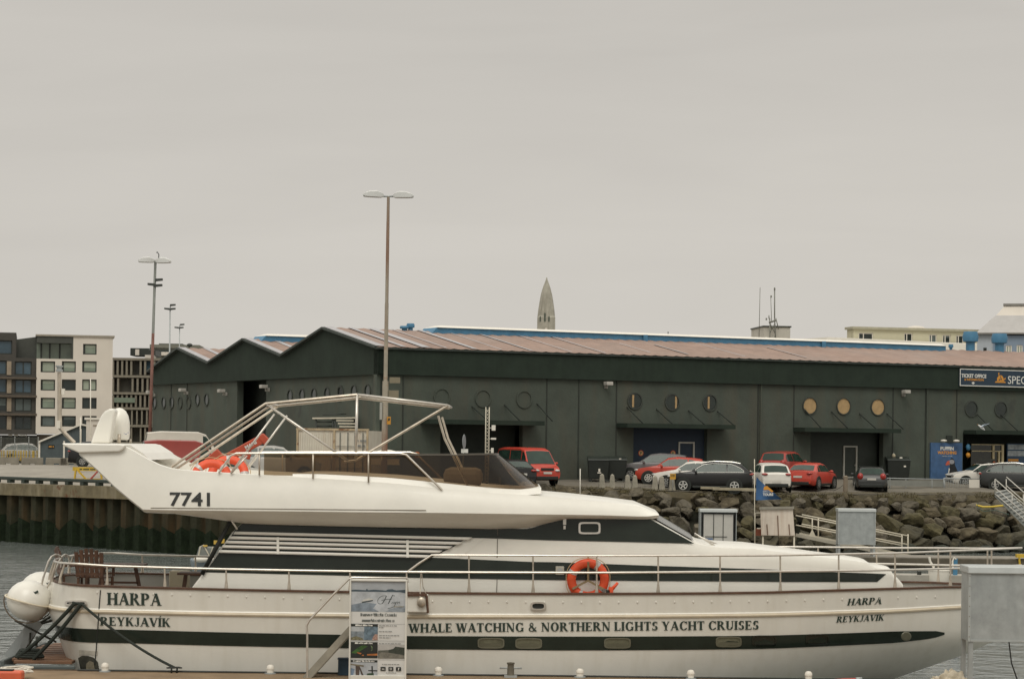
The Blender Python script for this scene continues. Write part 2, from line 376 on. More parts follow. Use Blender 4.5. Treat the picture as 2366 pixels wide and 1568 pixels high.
a1 = t.nodes.new('ShaderNodeMath'); a2 = t.nodes.new('ShaderNodeMath'); a1.operation = a2.operation = 'ADD'
t.links.new(hs[0].outputs[0], a1.inputs[0]); t.links.new(hs[1].outputs[0], a1.inputs[1]); t.links.new(a1.outputs[0], a2.inputs[0]); t.links.new(hs[2].outputs[0], a2.inputs[1])
bp = t.nodes.new('ShaderNodeBump'); bp.inputs['Strength'].default_value = 1.0; bp.inputs['Distance'].default_value = 0.11
t.links.new(a2.outputs[0], bp.inputs['Height']); t.links.new(bp.outputs[0], b.inputs['Normal'])
obj('water', mb, wm, kind='structure')
# sheet pile wall with concrete cap
q = thing('quay_wall', 'rusty dark sheet pile quay wall with a stained concrete cap, below the left apartment blocks', 'quay wall', (-19.1, 120, 0))
PILE = mat('sheet_pile', (0.034, 0.033, 0.019), 0.9, spec=.2, var=0.35, vs=1.2, bump=0.4, bs=6, streak=(0.085, 0.05, 0.022), ss=(1.2, 1.2, 0.25), sa=0.7)
WEED = mat('seaweed', (0.013, 0.020, 0.010), 0.9, spec=.15, var=0.4, vs=3, bump=0.6, bs=10)
CAP = mat('cap_concrete', (0.165, 0.135, 0.078), 0.9, var=0.35, vs=1.5, bump=0.3, bs=8, streak=(0.34, 0.29, 0.20), ss=(2.0, 2.0, 0.45), sa=0.6, spots=(0.13, 0.055, 0.025), sp_s=0.9, sp_t=0.58)
qp = [Vector((a, b_, 0)) for a, b_, c in EDGE[0:6]]
pile, weed = [], []
def quay_pt(s):
    for a, b_ in zip(qp, qp[1:]):
        L = (b_ - a).length
        if s <= L: return a + (b_ - a) * (s / L), (b_ - a).normalized()
        s -= L
    return qp[-1], (qp[-1] - qp[-2]).normalized()
tot = sum((b_ - a).length for a, b_ in zip(qp, qp[1:])); s_ = 0.0; ph = 0
corr = []
while s_ < tot:
    for ds, off in ((0, 0), (0.45, 0), (0.60, 0.34), (1.05, 0.34), (1.2, 0)):
        p, d = quay_pt(min(s_ + ds, tot)); n = Vector((d.y, -d.x, 0)); n = -n if n.y > 0 and d.x > 0 else n
        corr.append(p + n * (off - 0.25))
    s_ += 1.2
mbp, mbw, mbc = MB(), MB(), MB()
mbp.quads([[(p.x, p.y, z) for p in corr] for z in (-0.6, 0.0, 1.0, 1.8, 2.55)], 0, False)
wl = []
for p in corr: wl.append(1.15 + 0.45 * noise.noise(Vector((p.x * 0.6, p.y * 0.6, 0))) + 0.5 * noise.noise(p * 2.9))
mbw.quads([[(p.x + 0.03 * math.copysign(1, -1), p.y - 0.06, z * w) for p, w in zip(corr, wl)] for z in (-0.4, 0.3, 0.7, 1.0)], 0, True)
obj('sheet_piling', mbp, PILE, q); obj('weed_band', mbw, WEED, q)
for a, b_ in zip(EDGE[0:5], EDGE[1:6]):
    A, B = Vector(a), Vector(b_); d = (B - A).normalized(); n = Vector((d.y, -d.x, 0)); 
    if n.y > 0 and d.x > 0: n = -n
    if a[0] >= -10.7 and d.y > 0: n = Vector((d.y, -d.x, 0))
    mbc.hexa([A + n * .25 + Vector((0, 0, -.60)), B + n * .25 + Vector((0, 0, -.60)), B - n * .9 + Vector((0, 0, -.60)), A - n * .9 + Vector((0, 0, -.60)),
              A + n * .25 + Vector((0, 0, .02)), B + n * .25 + Vector((0, 0, .02)), B - n * .9 + Vector((0, 0, .02)), A - n * .9 + Vector((0, 0, .02))])
obj('concrete_cap', mbc, CAP, q, bevel=0.04)
k = thing('kerb_rail', 'black tubular kerb rail on short blocks along the left quay edge', 'kerb rail', (-19.1, 120, 3.15))
mb1, mb2 = MB(), MB(); DKG = mat('dark_green_paint', (0.022, 0.034, 0.026), 0.5, var=0.2)
A, B = Vector((-44.2, 148, 3.10)), Vector((-10.9, 111.2, 3.17)); dd = (B - A)
dn = dd.normalized(); nn = Vector((dn.y, -dn.x, 0)); nn = nn if nn.y < 0 else -nn
mb1.beam(A + nn * .05 + Vector((0, 0, .24)), B + nn * .05 + Vector((0, 0, .24)), .18, .18)
s_ = 0.0
while s_ < dd.length:
    mb2 = MB(); mb2.box(A + dn * s_ + nn * .05 + Vector((0, 0, .08)), (.3, .3, .16), rz=math.atan2(dn.y, dn.x)); s_ += 1.45; obj('block', mb2, DKG, k)
obj('rail', mb1, DKG, k, bevel=.04)
# ---------------------------------------------------------------- rock revetment
ROCK = [mat('basalt_%s' % n_, c, 0.95, var=0.5, vs=2.6, bump=1.0, bs=5, spots=s_, sp_s=1.8, sp_t=0.55) for n_, c, s_ in (
    ('brown', (0.082, 0.066, 0.039), (0.130, 0.108, 0.068)), ('grey', (0.088, 0.076, 0.054), (0.055, 0.046, 0.026)), ('mossy', (0.070, 0.060, 0.028), (0.105, 0.09, 0.045)), ('pale', (0.112, 0.096, 0.068), (0.072, 0.060, 0.036)))]
WETR = mat('wet_rock', (0.016, 0.019, 0.010), 0.7, var=0.5, vs=2, bump=0.8, bs=5, spots=(0.045, 0.040, 0.014), sp_s=1.2, sp_t=0.6)
mb = MB()
rx = [(-8 + i) for i in range(60)]
def slope_pt(x, t_):  # t 0 top .. 1 waterline
    yt = edge_y(x) + 0.2; yb = yt - 5.2
    return Vector((x, yt + (yb - yt) * t_, edge_z(x) - 0.25 + (-0.6 - edge_z(x) + 0.25) * t_))
mb.quads([[slope_pt(x, t_) + Vector((0, .5, -.25)) for x in rx] for t_ in (0, .25, .5, .75, 1.0, 1.2)])
obj('revetment_bank', mb, mat('bank_soil', (0.020, 0.020, 0.011), 0.95, var=0.4), kind='structure')
mb = MB(); rows = []
for d in (2.4, 1.6, .9, .3, -.15, -.3, -.2):
    row = []
    for i in range(150):
        x = -7 + i * .30; y = edge_y(x) + d + .3 * noise.noise(Vector((x * .9, d, 0))); z = gz(x, max(edge_y(x), y)) + .012 + .05 * max(0, noise.noise(Vector((x * 1.3, y * 1.3, 3))))
        if d < 0: z = edge_z(x) - {-.15: .08, -.3: .35, -.2: .9}[d]
        if d == 2.4: z -= .03
        row.append((x, y, z))
    rows.append(row)
mb.quads(rows); obj('soil_verge', mb, mat('verge_soil', (0.080, 0.066, 0.037), .95, var=.4, vs=1.6, bump=.5, bs=7, spots=(.046, .040, .022), sp_s=.9, sp_t=.55), kind='structure')
def rock_mesh(seed):
    bm = bmesh.new(); bmesh.ops.create_icosphere(bm, subdivisions=4, radius=0.56)
    r_ = random.Random(seed); o = Vector((r_.uniform(0, 50), r_.uniform(0, 50), 0)); pl = [(Vector((r_.gauss(0, 1), r_.gauss(0, 1), r_.gauss(0, 1))).normalized(), r_.uniform(.27, .42)) for _ in range(13)]
    pl += [(Vector((0, -1, .3)).normalized(), .38), (Vector((0, 0, 1)), .36)]
    for v in bm.verts:
        c = v.co * (1 + 0.18 * noise.noise(v.co * 2.0 + o))
        for n, h in pl:
            d = c.dot(n)
            if d > h: c -= n * (d - h) * 0.97
        v.co = c * (1 + 0.07 * noise.noise(c * 6 + o) + 0.05 * noise.noise(c * 13 + o))
    me = bpy.data.meshes.new('boulder'); bm.to_mesh(me); bm.free()
    for p in me.polygons: p.use_smooth = False
    return me
RM = [rock_mesh(s) for s in range(14)]
RMW, RMD = [], []
DAMP = mat('damp_rock', (0.048, 0.042, 0.024), 0.9, var=.5, vs=2.4, bump=1.0, bs=5, spots=(.078, .066, .036), sp_s=1.6, sp_t=.57)
for i_, me in enumerate(RM):
    me.materials.append(ROCK[i_ % 4]); w = me.copy(); w.materials[0] = WETR; RMW.append(w); w = me.copy(); w.materials[0] = DAMP; RMD.append(w)
row_z = [(-0.02, .70), (0.11, .82), (0.25, .90), (0.39, .97), (0.54, 1.0), (0.69, 1.02), (.84, 1.02), (1.0, 1.0)]
nb = 0
for ri, (tt, sz) in enumerate(row_z):
    x = 0.3 + (ri % 2) * 0.45
    while x < 34:
        s = sz * rnd.uniform(.62, 1.30)
        p = slope_pt(x, min(1.1, max(-.02, tt + rnd.uniform(-.05, .05)))); 
        dpx = CX + F * p.x / p.y
        if dpx < 2420 and not (ri == 0 and rnd.random() < .12):
            wet = tt > .8
            o = bpy.data.objects.new('boulder', rnd.choice(RMW if wet else RMD if tt > .6 or (tt > .45 and rnd.random() < .4) else RM)); COL.objects.link(o)
            o.location = p + Vector((0, rnd.uniform(-.2, .1) - (.35 if ri == 0 else .15), rnd.uniform(-.10, .05) - (.10 if ri == 0 else -.05))); o.rotation_euler = (rnd.uniform(-.5, .5), rnd.uniform(-.5, .5), rnd.uniform(0, 6.28))
            o.scale = (s * rnd.uniform(1.25, 1.65), s * rnd.uniform(1.0, 1.2), s * rnd.uniform(.85, 1.15))
            lab = 'dark wet weedy boulder in the lowest rows of the harbour revetment' if wet else ('small brown boulder along the top of the harbour revetment' if ri == 0 else 'rough brown grey boulder piled in the harbour revetment below the parked cars')
            tag(o, lab, 'boulder', 'boulders of the harbour revetment'); nb += 1
        x += s * rnd.uniform(.98, 1.22)
print('boulders', nb)
# dry grass on the crest of the bank
GR = mat('dry_grass', (0.105, 0.088, 0.042), 0.95, var=0.4, vs=1.5)
mb = MB()
for i in range(5200):
    x = rnd.uniform(0, 33); d = abs(rnd.gauss(0, .55)) - .5
    if noise.noise(Vector((x * .5, 3, 1))) < -.12: continue
    y = edge_y(x) + d + .1; z = gz(x, max(y, edge_y(x))) - .06 + (0.0 if d > 0 else d * .25); h = rnd.uniform(.05, .2); a = rnd.uniform(0, 6.28); w = .03
    dx, dy = math.cos(a) * w, math.sin(a) * w
    mb.face([(x - dx, y - dy, z), (x + dx, y + dy, z), (x + rnd.uniform(-.1, .1), y + rnd.uniform(-.1, .1), z + h)])
o = obj('dry_grass', mb, GR, merge=False, kind='stuff'); o['label'] = 'brown dry grass along the crest of the rock bank'
# ---------------------------------------------------------------- frames for flat walls
class Fr:
    def __init__(s, o, t): s.o = Vector(o); s.t = Vector(t).normalized(); s.n = Vector((s.t.y, -s.t.x, 0)); s.n = s.n if s.n.y < 0 else -s.n
    def pt(s, a, z, off=0.0): return Vector((s.o.x, s.o.y, 0)) + s.t * a + s.n * off + Vector((0, 0, z))
    def sz(s, px, py, off=0.0):
        h = hit(px, py, s.o + s.n * off, s.n); d = h - s.o; return d.x * s.t.x + d.y * s.t.y, h.z
    def s(s, px, py=1000, off=0.0): return s.sz(px, py, off)[0]
    def box(s, mb, a0, a1, z0, z1, n0, n1, m=0):
        q = [s.pt(a0, z0, n1), s.pt(a1, z0, n1), s.pt(a1, z0, n0), s.pt(a0, z0, n0), s.pt(a0, z1, n1), s.pt(a1, z1, n1), s.pt(a1, z1, n0), s.pt(a0, z1, n0)]
        mb.hexa(q, m)
    def pbox(s, mb, x0, y0, x1, y1, n0, n1, m=0):
        a0, z1 = s.sz(x0, y0, n1); a1, z0 = s.sz(x1, y1, n1); s.box(mb, min(a0, a1), max(a0, a1), min(z0, z1), max(z0, z1), n0, n1, m)
    def rect(s, mb, a0, a1, z0, z1, off, m=0): mb.face([s.pt(a0, z0, off), s.pt(a1, z0, off), s.pt(a1, z1, off), s.pt(a0, z1, off)], m)
    def disc(s, mb, a, z, r, off, m=0, n=24, r1=None, th=0.0):
        c = [s.pt(a + r * math.cos(6.2832 * k / n), z + (r1 or r) * math.sin(6.2832 * k / n), off) for k in range(n)]
        if th: mb.prism(c, s.n * th, m)
        else: mb.face(c, m)
    def ring(s, mb, a, z, r0, r1, off, th, m=0, n=28):
        rows = []
        for k in range(n + 1):
            ca, sa = math.cos(6.2832 * k / n), math.sin(6.2832 * k / n)
            rows.append([s.pt(a + r0 * ca, z + r0 * sa, off), s.pt(a + r0 * ca, z + r0 * sa, off + th), s.pt(a + r1 * ca, z + r1 * sa, off + th), s.pt(a + r1 * ca, z + r1 * sa, off)])
        mb.quads(rows, m, False, closed=True)
# ---------------------------------------------------------------- warehouse
T1 = Vector((37.65, 19.7, 0)).normalized(); T2 = Vector((-T1.y, T1.x, 0))
C0 = P(872, 1000, 125.6); C0.z = 0
FA, GA = Fr(C0, T1), Fr(C0, T2)
GZ, FZ0 = 3.6, 9.09
EAV = FA.sz(872, 803)[1]
WL = mat('warehouse_wall', (0.063, 0.076, 0.060), 0.85, var=0.2, vs=0.45, bump=0.2, bs=6, spots=(.050, .056, .047), sp_s=.35, sp_t=.6, streak=(0.088, 0.072, 0.048), ss=(1.0, 1.0, 0.12), sa=0.45)
WF = mat('warehouse_fascia', (0.0205, 0.0310, 0.0225), 0.85, var=0.2, vs=1.0, spec=.3, streak=(0.024, 0.037, 0.025), ss=(4, 4, 0.1), sa=0.6)
RED = mat('roof_red', (0.265, 0.178, 0.140), 0.7, var=0.18, vs=0.8, streak=(0.27, 0.24, 0.22), ss=(0.30, 0.30, 0.30), sa=0.3)
BLUEP = mat('roof_blue', (0.055, 0.185, 0.31), 0.5, var=0.15)
LBL = mat('bare_zinc', (0.36, 0.35, 0.36), 0.6, 0.0, var=0.15)
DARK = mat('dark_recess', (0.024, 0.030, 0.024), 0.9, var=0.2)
wh = thing('warehouse', 'long dark green warehouse with three gables, a red metal roof and round portholes', 'warehouse', (C0.x, C0.y, GZ))
FL = 62.0; GL = GA.s(346, 900)
doors = [(1017, 1207, 7.05), (1463, 1633, 7.0), (1872, 2040, 6.95), (2224, 2520, 7.0)]
dr = [(FA.s(a, 1020, -.2), FA.s(b, 1020, -.2), FA.sz((a + b) / 2, y_, .6)[1] - .16) for (a, b, z), y_ in zip(doors, (968, 977, 987, 994))]
mb = MB(); p_ = 0.0
for a, b, z in dr:
    FA.box(mb, p_, a, GZ, FZ0, -.6, -.2); FA.box(mb, a, b, z, FZ0, -.6, -.2); p_ = b
FA.box(mb, p_, FL, GZ, FZ0, -.6, -.2)
g0, g1 = GA.s(607, 960), GA.s(540, 960)
GA.box(mb, .2, g0, GZ, FZ0, -.6, -.2); GA.box(mb, g1, GL, GZ, FZ0, -.6, -.2)
obj('wall', mb, WL, wh)
mb = MB()
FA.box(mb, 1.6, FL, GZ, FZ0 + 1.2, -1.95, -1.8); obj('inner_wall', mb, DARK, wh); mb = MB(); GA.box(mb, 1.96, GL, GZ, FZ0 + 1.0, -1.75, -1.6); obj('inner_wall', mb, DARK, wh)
# fascia and gables
mb = MB(); FA.box(mb, 0.0, FL, FZ0, EAV, -.6, 0.0)
pk = [GA.sz(752, 758.8), GA.sz(567.5, 784.6), GA.sz(415.7, 805.7)]; vl = [GA.sz(654.6, 822), GA.sz(485.6, 838.7)]
prof = [(0.0, EAV), (pk[0][0], pk[0][1]), (vl[0][0], vl[0][1]), (pk[1][0], pk[1][1]), (vl[1][0], vl[1][1]), (pk[2][0], pk[2][1]), (GL, GA.sz(346, 858.6)[1])]
print('gable', prof, 'EAV', EAV, 'GL', GL)
poly = [GA.pt(a, z, 0) for a, z in [(0.0, FZ0)] + prof + [(GL, FZ0)]]
mb.prism(poly, GA.n * -0.6)
obj('fascia', mb, WF, wh)
# roofs, with corrugation ribs and bare sheets
def roof(name, a, b, L0, L1, m):
    mbr = MB(); n = 90
    d = (GA.pt(b[0], b[1]) - GA.pt(a[0], a[1])); up = d.cross(T1).normalized(); up = up if up.z > 0 else -up
    rows = []
    for i in range(n * 2 + 1):
        s_ = L0 + (L1 - L0) * i / (2 * n); h = 0.05 if i % 2 else 0.0
        rows.append([GA.pt(a[0] - (b[0] - a[0]) * .02, a[1] - (b[1] - a[1]) * .02) + T1 * s_ + up * (h + .05), GA.pt(b[0], b[1]) + T1 * s_ + up * (h + .05)])
    mbr.quads(rows, 0, False)
    o = obj(name, mbr, m, wh, merge=False); return up, d
up1, d1 = roof('roof', prof[0], prof[1], -.15, FL, RED)
for a, b in ((prof[2], prof[1]), (prof[2], prof[3]), (prof[4], prof[3]), (prof[4], prof[5]), (prof[6], prof[5])): roof('roof', a, b, -.15, FL, RED)
mb = MB()   # bare zinc sheets
for k, (s0, w_) in enumerate([(-.15, .55), (1.3, .28), (2.5, .5), (3.9, .12), (5.5, .3), (7.2, .1), (9.0, .16), (11.5, .1), (13.6, .12), (17, .1), (19.3, .12), (23, .1), (27.5, .1)]):
    a0, a1 = (0.0, 1.0) if k < 9 else (rnd.uniform(0, .3), rnd.uniform(.6, 1))
    mb = MB(); base = GA.pt(0, EAV); q = [base + d1 * a0 + T1 * s0 + up1 * .115, base + d1 * a0 + T1 * (s0 + w_) + up1 * .115, base + d1 * a1 + T1 * (s0 + w_) + up1 * .115, base + d1 * a1 + T1 * s0 + up1 * .115]
    mb.face(q); obj('zinc_sheet', mb, LBL, wh, merge=False)
b2 = GA.pt(*prof[2]); d2 = GA.pt(*prof[3]) - b2; u2 = d2.cross(T1).normalized(); u2 = u2 if u2.z > 0 else -u2
b3 = GA.pt(*prof[4]); d3 = GA.pt(*prof[5]) - b3
for bb, dd_ in ((b2, d2), (b3, d3)):
    for s0, w_ in ((-.15, .5), (1.5, .35), (3.4, .3)): mb = MB(); mb.face([bb + T1 * s0 + u2 * .115, bb + T1 * (s0 + w_) + u2 * .115, bb + dd_ + T1 * (s0 + w_) + u2 * .115, bb + dd_ + T1 * s0 + u2 * .115]); obj('zinc_sheet', mb, LBL, wh, merge=False)
mb = MB(); FA.box(mb, -.18, FL, EAV - .06, EAV + .05, -.1, .12)
for (a, b) in zip(prof, prof[1:]): mb.beam(GA.pt(a[0], a[1] + .03, .1), GA.pt(b[0], b[1] + .03, .1), .3, .12)
obj('eave_flashing', mb, mat('flashing', (0.045, 0.055, 0.048), 0.7, var=0.3), wh)
def ridge_vent(pkz, s0, s1):
    o = GA.pt(pkz[0], pkz[1])
    mb1, mb2 = MB(), MB()
    f = lambda s_, w, z: o + T1 * s_ + T2 * w + Vector((0, 0, z))
    w0, w1 = .85, .8
    mb1.hexa([f(s0, -w0, -.35), f(s1, -w0, -.35), f(s1, w0, -.35), f(s0, w0, -.35), f(s0 + .5, -w0, .24), f(s1, -w0, .24), f(s1, w0, .24), f(s0 + .5, w0, .24)])
    s_ = s0 + 14
    while s_ < s1 - 2: mb1.box(f(s_, -w0 - .05, .0), (.25, .25, .5)); s_ += 12.6
    mb2.hexa([f(s0 + .5, -w0 - .1, .24), f(s1, -w0 - .1, .24), f(s1, w0 + .1, .24), f(s0 + .5, w0 + .1, .24), f(s0 + .9, -w0 * .4, .38), f(s1, -w0 * .4, .38), f(s1, w0 * .4, .38), f(s0 + .9, w0 * .4, .38)])
    v = obj('ridge_vent', mb1, BLUEP, wh); obj('vent_cover', mb2, PAINTW, v)
G2 = Fr(GA.pt(pk[0][0], 0), T1)
def ridge_s(px, py, k): 
    fr = Fr(GA.pt(pk[k][0], 0), T1); return fr.s(px, py)
ridge_vent(pk[0], ridge_s(975, 768, 0), ridge_s(2165, 806, 0)); ridge_vent(pk[1], ridge_s(583, 785, 1), ridge_s(583, 785, 1) + 40)
# round blue roof fans
mb = MB()
o1 = GA.pt(*pk[0])
def cowl(px, py, r, h):
    s_ = ridge_s(px, py, 0); c = o1 + T1 * s_
    m_ = MB(); m_.lathe([(r * .6, -.4), (r * .6, h * .45), (r, h * .5), (r * 1.08, h * .75), (r * .9, h), (0.02, h * 1.02)], c, n=16); obj('roof_fan', m_, BLUEP, wh)
cowl(948, 765, .22, .45); cowl(934, 767, .25, .3); cowl(2241, 812, .48, 1.25); cowl(2308, 814, .5, 1.2); cowl(2196, 812, .15, .4)
# portholes
REVEAL = mat('porthole_ring', (0.046, 0.053, 0.043), 0.8, var=0.2); PLY = mat('porthole_plywood', (0.40, 0.27, 0.13), 0.75, var=0.15, vs=4)
WINB = mat('dark_window', (0.016, 0.024, 0.019), 0.12, var=0.3, vs=2)
def porthole(fr, px, py, r, m, extra=0, rm=None):
    a, z = fr.sz(px, py, -.2); m1, m2 = MB(), MB()
    fr.ring(m1, a, z, r, r + .06, -.2, .06); w = obj('porthole', m1, rm or REVEAL, wh)
    fr.disc(m2, a, z, r, -.2, th=.012); obj('pane', m2, m, w)
    if extra:
        m3 = MB(); fr.box(m3, a + extra - .06, a + extra + .06, z - r * .8, z + r * .8, -.188, -.17); obj('board', m3, PLY, w)
for px, py in ((1020, 917), (1115, 920), (1210, 922)): porthole(FA, px, py, .42, WL, 0, WL)
for px, py, ex in ((1466, 926, -.12), (1552, 928.7, .25), (1639, 930, -.08)): porthole(FA, px, py, .42, WINB, ex)
for px, py in ((1870, 937), (1948, 938), (2027, 940)): porthole(FA, px, py, .45, PLY)
for px, py in ((2243, 944), (2311, 945), (2380, 947)): porthole(FA, px, py, .43, WINB)
for zx in (235, 315, 385, 460, 535, 610, 690): porthole(GA, (300 + zx / 3.734) * .9854, (740 + (735 if zx > 600 else 760) / 3.734) * .9854, .34, WINB if zx not in (460, 535) else WL)
for zx in (1420, 1525, 1630, 1745, 1860): porthole(GA, (300 + zx / 3.734) * .9854, (740 + (705 - (zx - 1420) * .055) / 3.734) * .9854, .34, WINB)
for zx in (595, 710, 830): porthole(GA, (640 + zx / 3.734) * .9854, (740 + (672 - (zx - 595) * .04) / 3.734) * .9854, .34, WINB)
# canopies with tie rods
for x0, x1, yt, rods in ((985, 1250, 968, ((1090, 938), (1165, 935), (1240, 932))), (1440, 1690, 977, ((1448, 940), (1516, 945), (1590, 948), (1657, 950))), (1850, 2072, 987, ((1858, 945), (1920, 950), (1985, 955), (2048, 955))), (2245, 2520, 993, ((2255, 955), (2312, 958), (2372, 962)))):
    m_ = MB(); a0, z = FA.sz(x0, yt, .6); a1 = FA.s(x1, yt, .6); FA.box(m_, a0, a1, z - .24, z, -.2, 1.0); c = obj('door_canopy', m_, WF, wh)
    for rx_, ry_ in rods:
        a, zz = FA.sz(rx_, ry_, -.2); m_ = MB(); m_.tube([FA.pt(a, zz, -.2), FA.pt(a + .35, z, .95)], .035, 6); obj('tie_rod', m_, DARK, c)
# doors
BLUED = mat('blue_door', (0.018, 0.032, 0.052), 0.7, var=0.12, vs=3); FRM = mat('aluminium_frame', (0.42, 0.41, 0.36), 0.5, var=0.1); CRM = mat('cream_frame', (0.55, 0.46, 0.27), 0.5, var=0.1)
a, b, z = dr[1]; m_ = MB(); FA.box(m_, a, b - .0, GZ, z, -.62, -.5); d_ = obj('sliding_door', m_, BLUED, wh)
def dframe(par, x0, x1, y0, y1, off, m=FRM, w=.09):
    a0, z1 = FA.sz(x0, y0, off); a1, z0 = FA.sz(x1, y1, off); m_ = MB()
    FA.box(m_, a0, a0 + w, z0, z1, off - .05, off + .03); FA.box(m_, a1 - w, a1, z0, z1, off - .05, off + .03); FA.box(m_, a0 + w, a1 - w, z1 - w, z1, off - .05, off + .03)
    if y1 > 1100: FA.box(m_, a0 + w, a1 - w, z0, z0 + w, off - .05, off + .03)
    return obj('door_frame', m_, m, par)
dframe(d_, 1567, 1603, 1020, 1099, -.46)
a, b, z = dr[2]; m_ = MB(); FA.box(m_, a, b, GZ, z, -.9, -.8); d_ = obj('sliding_door', m_, mat('dark_door', (0.025, 0.032, 0.025), .6, var=.2), wh); dframe(d_, 1948, 1979, 1029, 1104, -.76)
m_ = MB(); a0, zz = FA.sz(1978, 1072, -.72); FA.box(m_, a0 - .1, a0, zz - .1, zz, -.78, -.68); obj('handle', m_, FRM, d_)
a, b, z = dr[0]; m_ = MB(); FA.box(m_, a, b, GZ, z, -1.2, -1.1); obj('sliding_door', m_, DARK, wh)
# storefront in the fourth bay
STF = mat('shop_window', (0.020, 0.022, 0.013), 0.08, var=0.6, vs=1.2)
m_ = MB(); FA.pbox(m_, 2243, 1026, 2318, 1105, -.62, -.55); sh = obj('shop_window', m_, STF, wh)
m_ = MB()
for x0, y0, x1, y1 in ((2245, 1025, 2318, 1028), (2245, 1040, 2318, 1043), (2293, 1026, 2297, 1060), (2298, 1027, 2318, 1040), (2314, 1026, 2318, 1105), (2306, 1043, 2309, 1105)):
    if (x0, y0) == (2298, 1027): continue
    FA.pbox(m_, x0, y0, x1, y1, -.55, -.48)
obj('window_frame', m_, CRM, sh)
m_ = MB()
for px, py, r in ((2303, 1072, .11), (2296, 1068, .10), (2307, 1064, .09)): a, z = FA.sz(px, py, -.5); FA.disc(m_, a, z, r, -.5)
obj('window_display', m_, mat('display_red', (0.35, 0.09, 0.03), .6, var=.3), sh)
# seams, pipes and lamps on the wall
for px in (930, 1262, 1336, 1423, 1750, 1833, 2062, 2137, 2209):
    a = FA.s(px, 980, -.2); m_ = MB(); FA.box(m_, a - .03, a + .03, GZ, FZ0, -.2, -.165); obj('wall_seam', m_, mat('wall_seam', (.030, .035, .028), .8), wh)
for px in (395, 432): a = GA.s(px, 960, -.2); m_ = MB(); GA.box(m_, a - .03, a + .03, GZ, FZ0, -.2, -.165); obj('wall_seam', m_, mat('wall_seam'), wh)
for a in (FA.s(1750, 980, -.2) + .12, FA.s(2137, 980, -.2) + .04): m_ = MB(); FA.box(m_, a, a + .07, GZ, FZ0, -.2, -.1); obj('drainpipe', m_, WL, wh)
for fr, px, py in ((FA, 1401, 885), (FA, 2088, 904), (GA, 428, 900), (GA, 352, 905), (GA, 518, 902), (GA, 616, 892)):
    a, z = fr.sz(px, py, 0); m_ = MB(); fr.box(m_, a - .2, a + .2, z - .12, z + .08, .0, .4); fr.box(m_, a - .04, a + .04, z - .3, z - .1, -.2, .1); obj('wall_lamp', m_, mat('lamp_housing', (0.42, 0.40, 0.36), .5), wh, bevel=.03)
# ---- signs on the warehouse
NAVY = mat('sign_navy', (0.014, 0.034, 0.058), .5, var=.08); SIGNW = mat('sign_white', (.70, .69, .64), .5, var=.04); SORA = mat('sign_orange', (.62, .27, .03), .5, var=.05); SBLU = mat('poster_blue', (0.045, 0.105, 0.22), .5, var=.25, vs=2.5)
a0, z1 = FA.sz(2217, 851, .1); z0 = FA.sz(2217, 891, .1)[1]; a1 = a0 + 11.5
t = thing('shop_sign', 'long navy ticket office sign with white letters on the warehouse fascia', 'sign', FA.pt(a0, z0, 0))
m_ = MB(); FA.box(m_, a0, a1, z0, z1, .0, .1); obj('panel', m_, NAVY, t)
m_ = MB(); w = .05
for q in ((a0, a1, z0, z0 + w), (a0, a1, z1 - w, z1), (a0, a0 + w, z0 + w, z1 - w)): FA.box(m_, *q, .1, .115)
obj('border', m_, SIGNW, t)
fn = lambda u, v: FA.pt(a0 + u, z0 + v, .106)
m_ = MB(); H_ = z1 - z0; sans(m_, 'TICKET OFFICE', fn, .12, H_ * .50, 1.86, H_ * .20, bold=.035); sans(m_, 'SPECIAL TOURS', fn, 3.62, H_ * .20, None, H_ * .46, bold=.0)
m_.face([fn(1.0 + x, H_ * .17 + y) for x, y in ((-.13, .03), (0, -.07), (.13, .03), (0, .09))]); obj('white_lettering', m_, SIGNW, t)
m_ = MB(); sans(m_, '& INFORMATION', fn, .34, H_ * .32, 1.45, H_ * .12, bold=.03)
for q in ([(-.42, -.2), (.42, -.2), (.36, -.12), (-.36, -.12)], [(-.26, -.1), (.28, -.1), (.22, .12), (.1, .24), (-.1, .24), (-.24, .1)], [(-.16, .25), (-.1, .25), (-.08, .4), (-.17, .4)], [(.28, .05), (.4, .12), (.38, .02), (.28, -.05)]): m_.face([fn(3.05 + x, H_ * .44 + y) for x, y in q])
obj('orange_emblem', m_, SORA, t)
m_ = MB()
for x, y, r in ((2.97, -.02, .05), (3.1, .02, .06), (3.05, .14, .04)): FA.disc(m_, a0 + x, z0 + H_ * .44 + y, r, .108, n=10)
obj('emblem_spots', m_, NAVY, t)
a0p, z1p = FA.sz(2150, 1022, -.1); a1p = FA.s(2223, 1022, -.1); z0p = FA.sz(2150, 1108, -.1)[1]
t = thing('puffin_poster', 'tall blue puffin watching poster on the warehouse wall', 'poster', FA.pt(a0p, z0p, -.2))
m_ = MB(); FA.box(m_, a0p, a1p, z0p, z1p, -.2, -.1); obj('panel', m_, SBLU, t)
pw, ph = a1p - a0p, z1p - z0p; fnp = lambda u, v: FA.pt(a0p + u * pw, z0p + v * ph, -.094)
m_ = MB(); sans(m_, 'PUFFIN', fnp, .30, .81, .42, .085, bold=.05); sans(m_, 'SPECIAL TOURS', fnp, .36, .63, .32, .025); obj('white_lettering', m_, SIGNW, t)
m_ = MB(); sans(m_, 'WATCHING', fnp, .21, .70, .60, .075, bold=.05); obj('orange_lettering', m_, SORA, t)
pfn = lambda u, v: FA.pt(a0p + u * pw, z0p + v * ph, -.090)
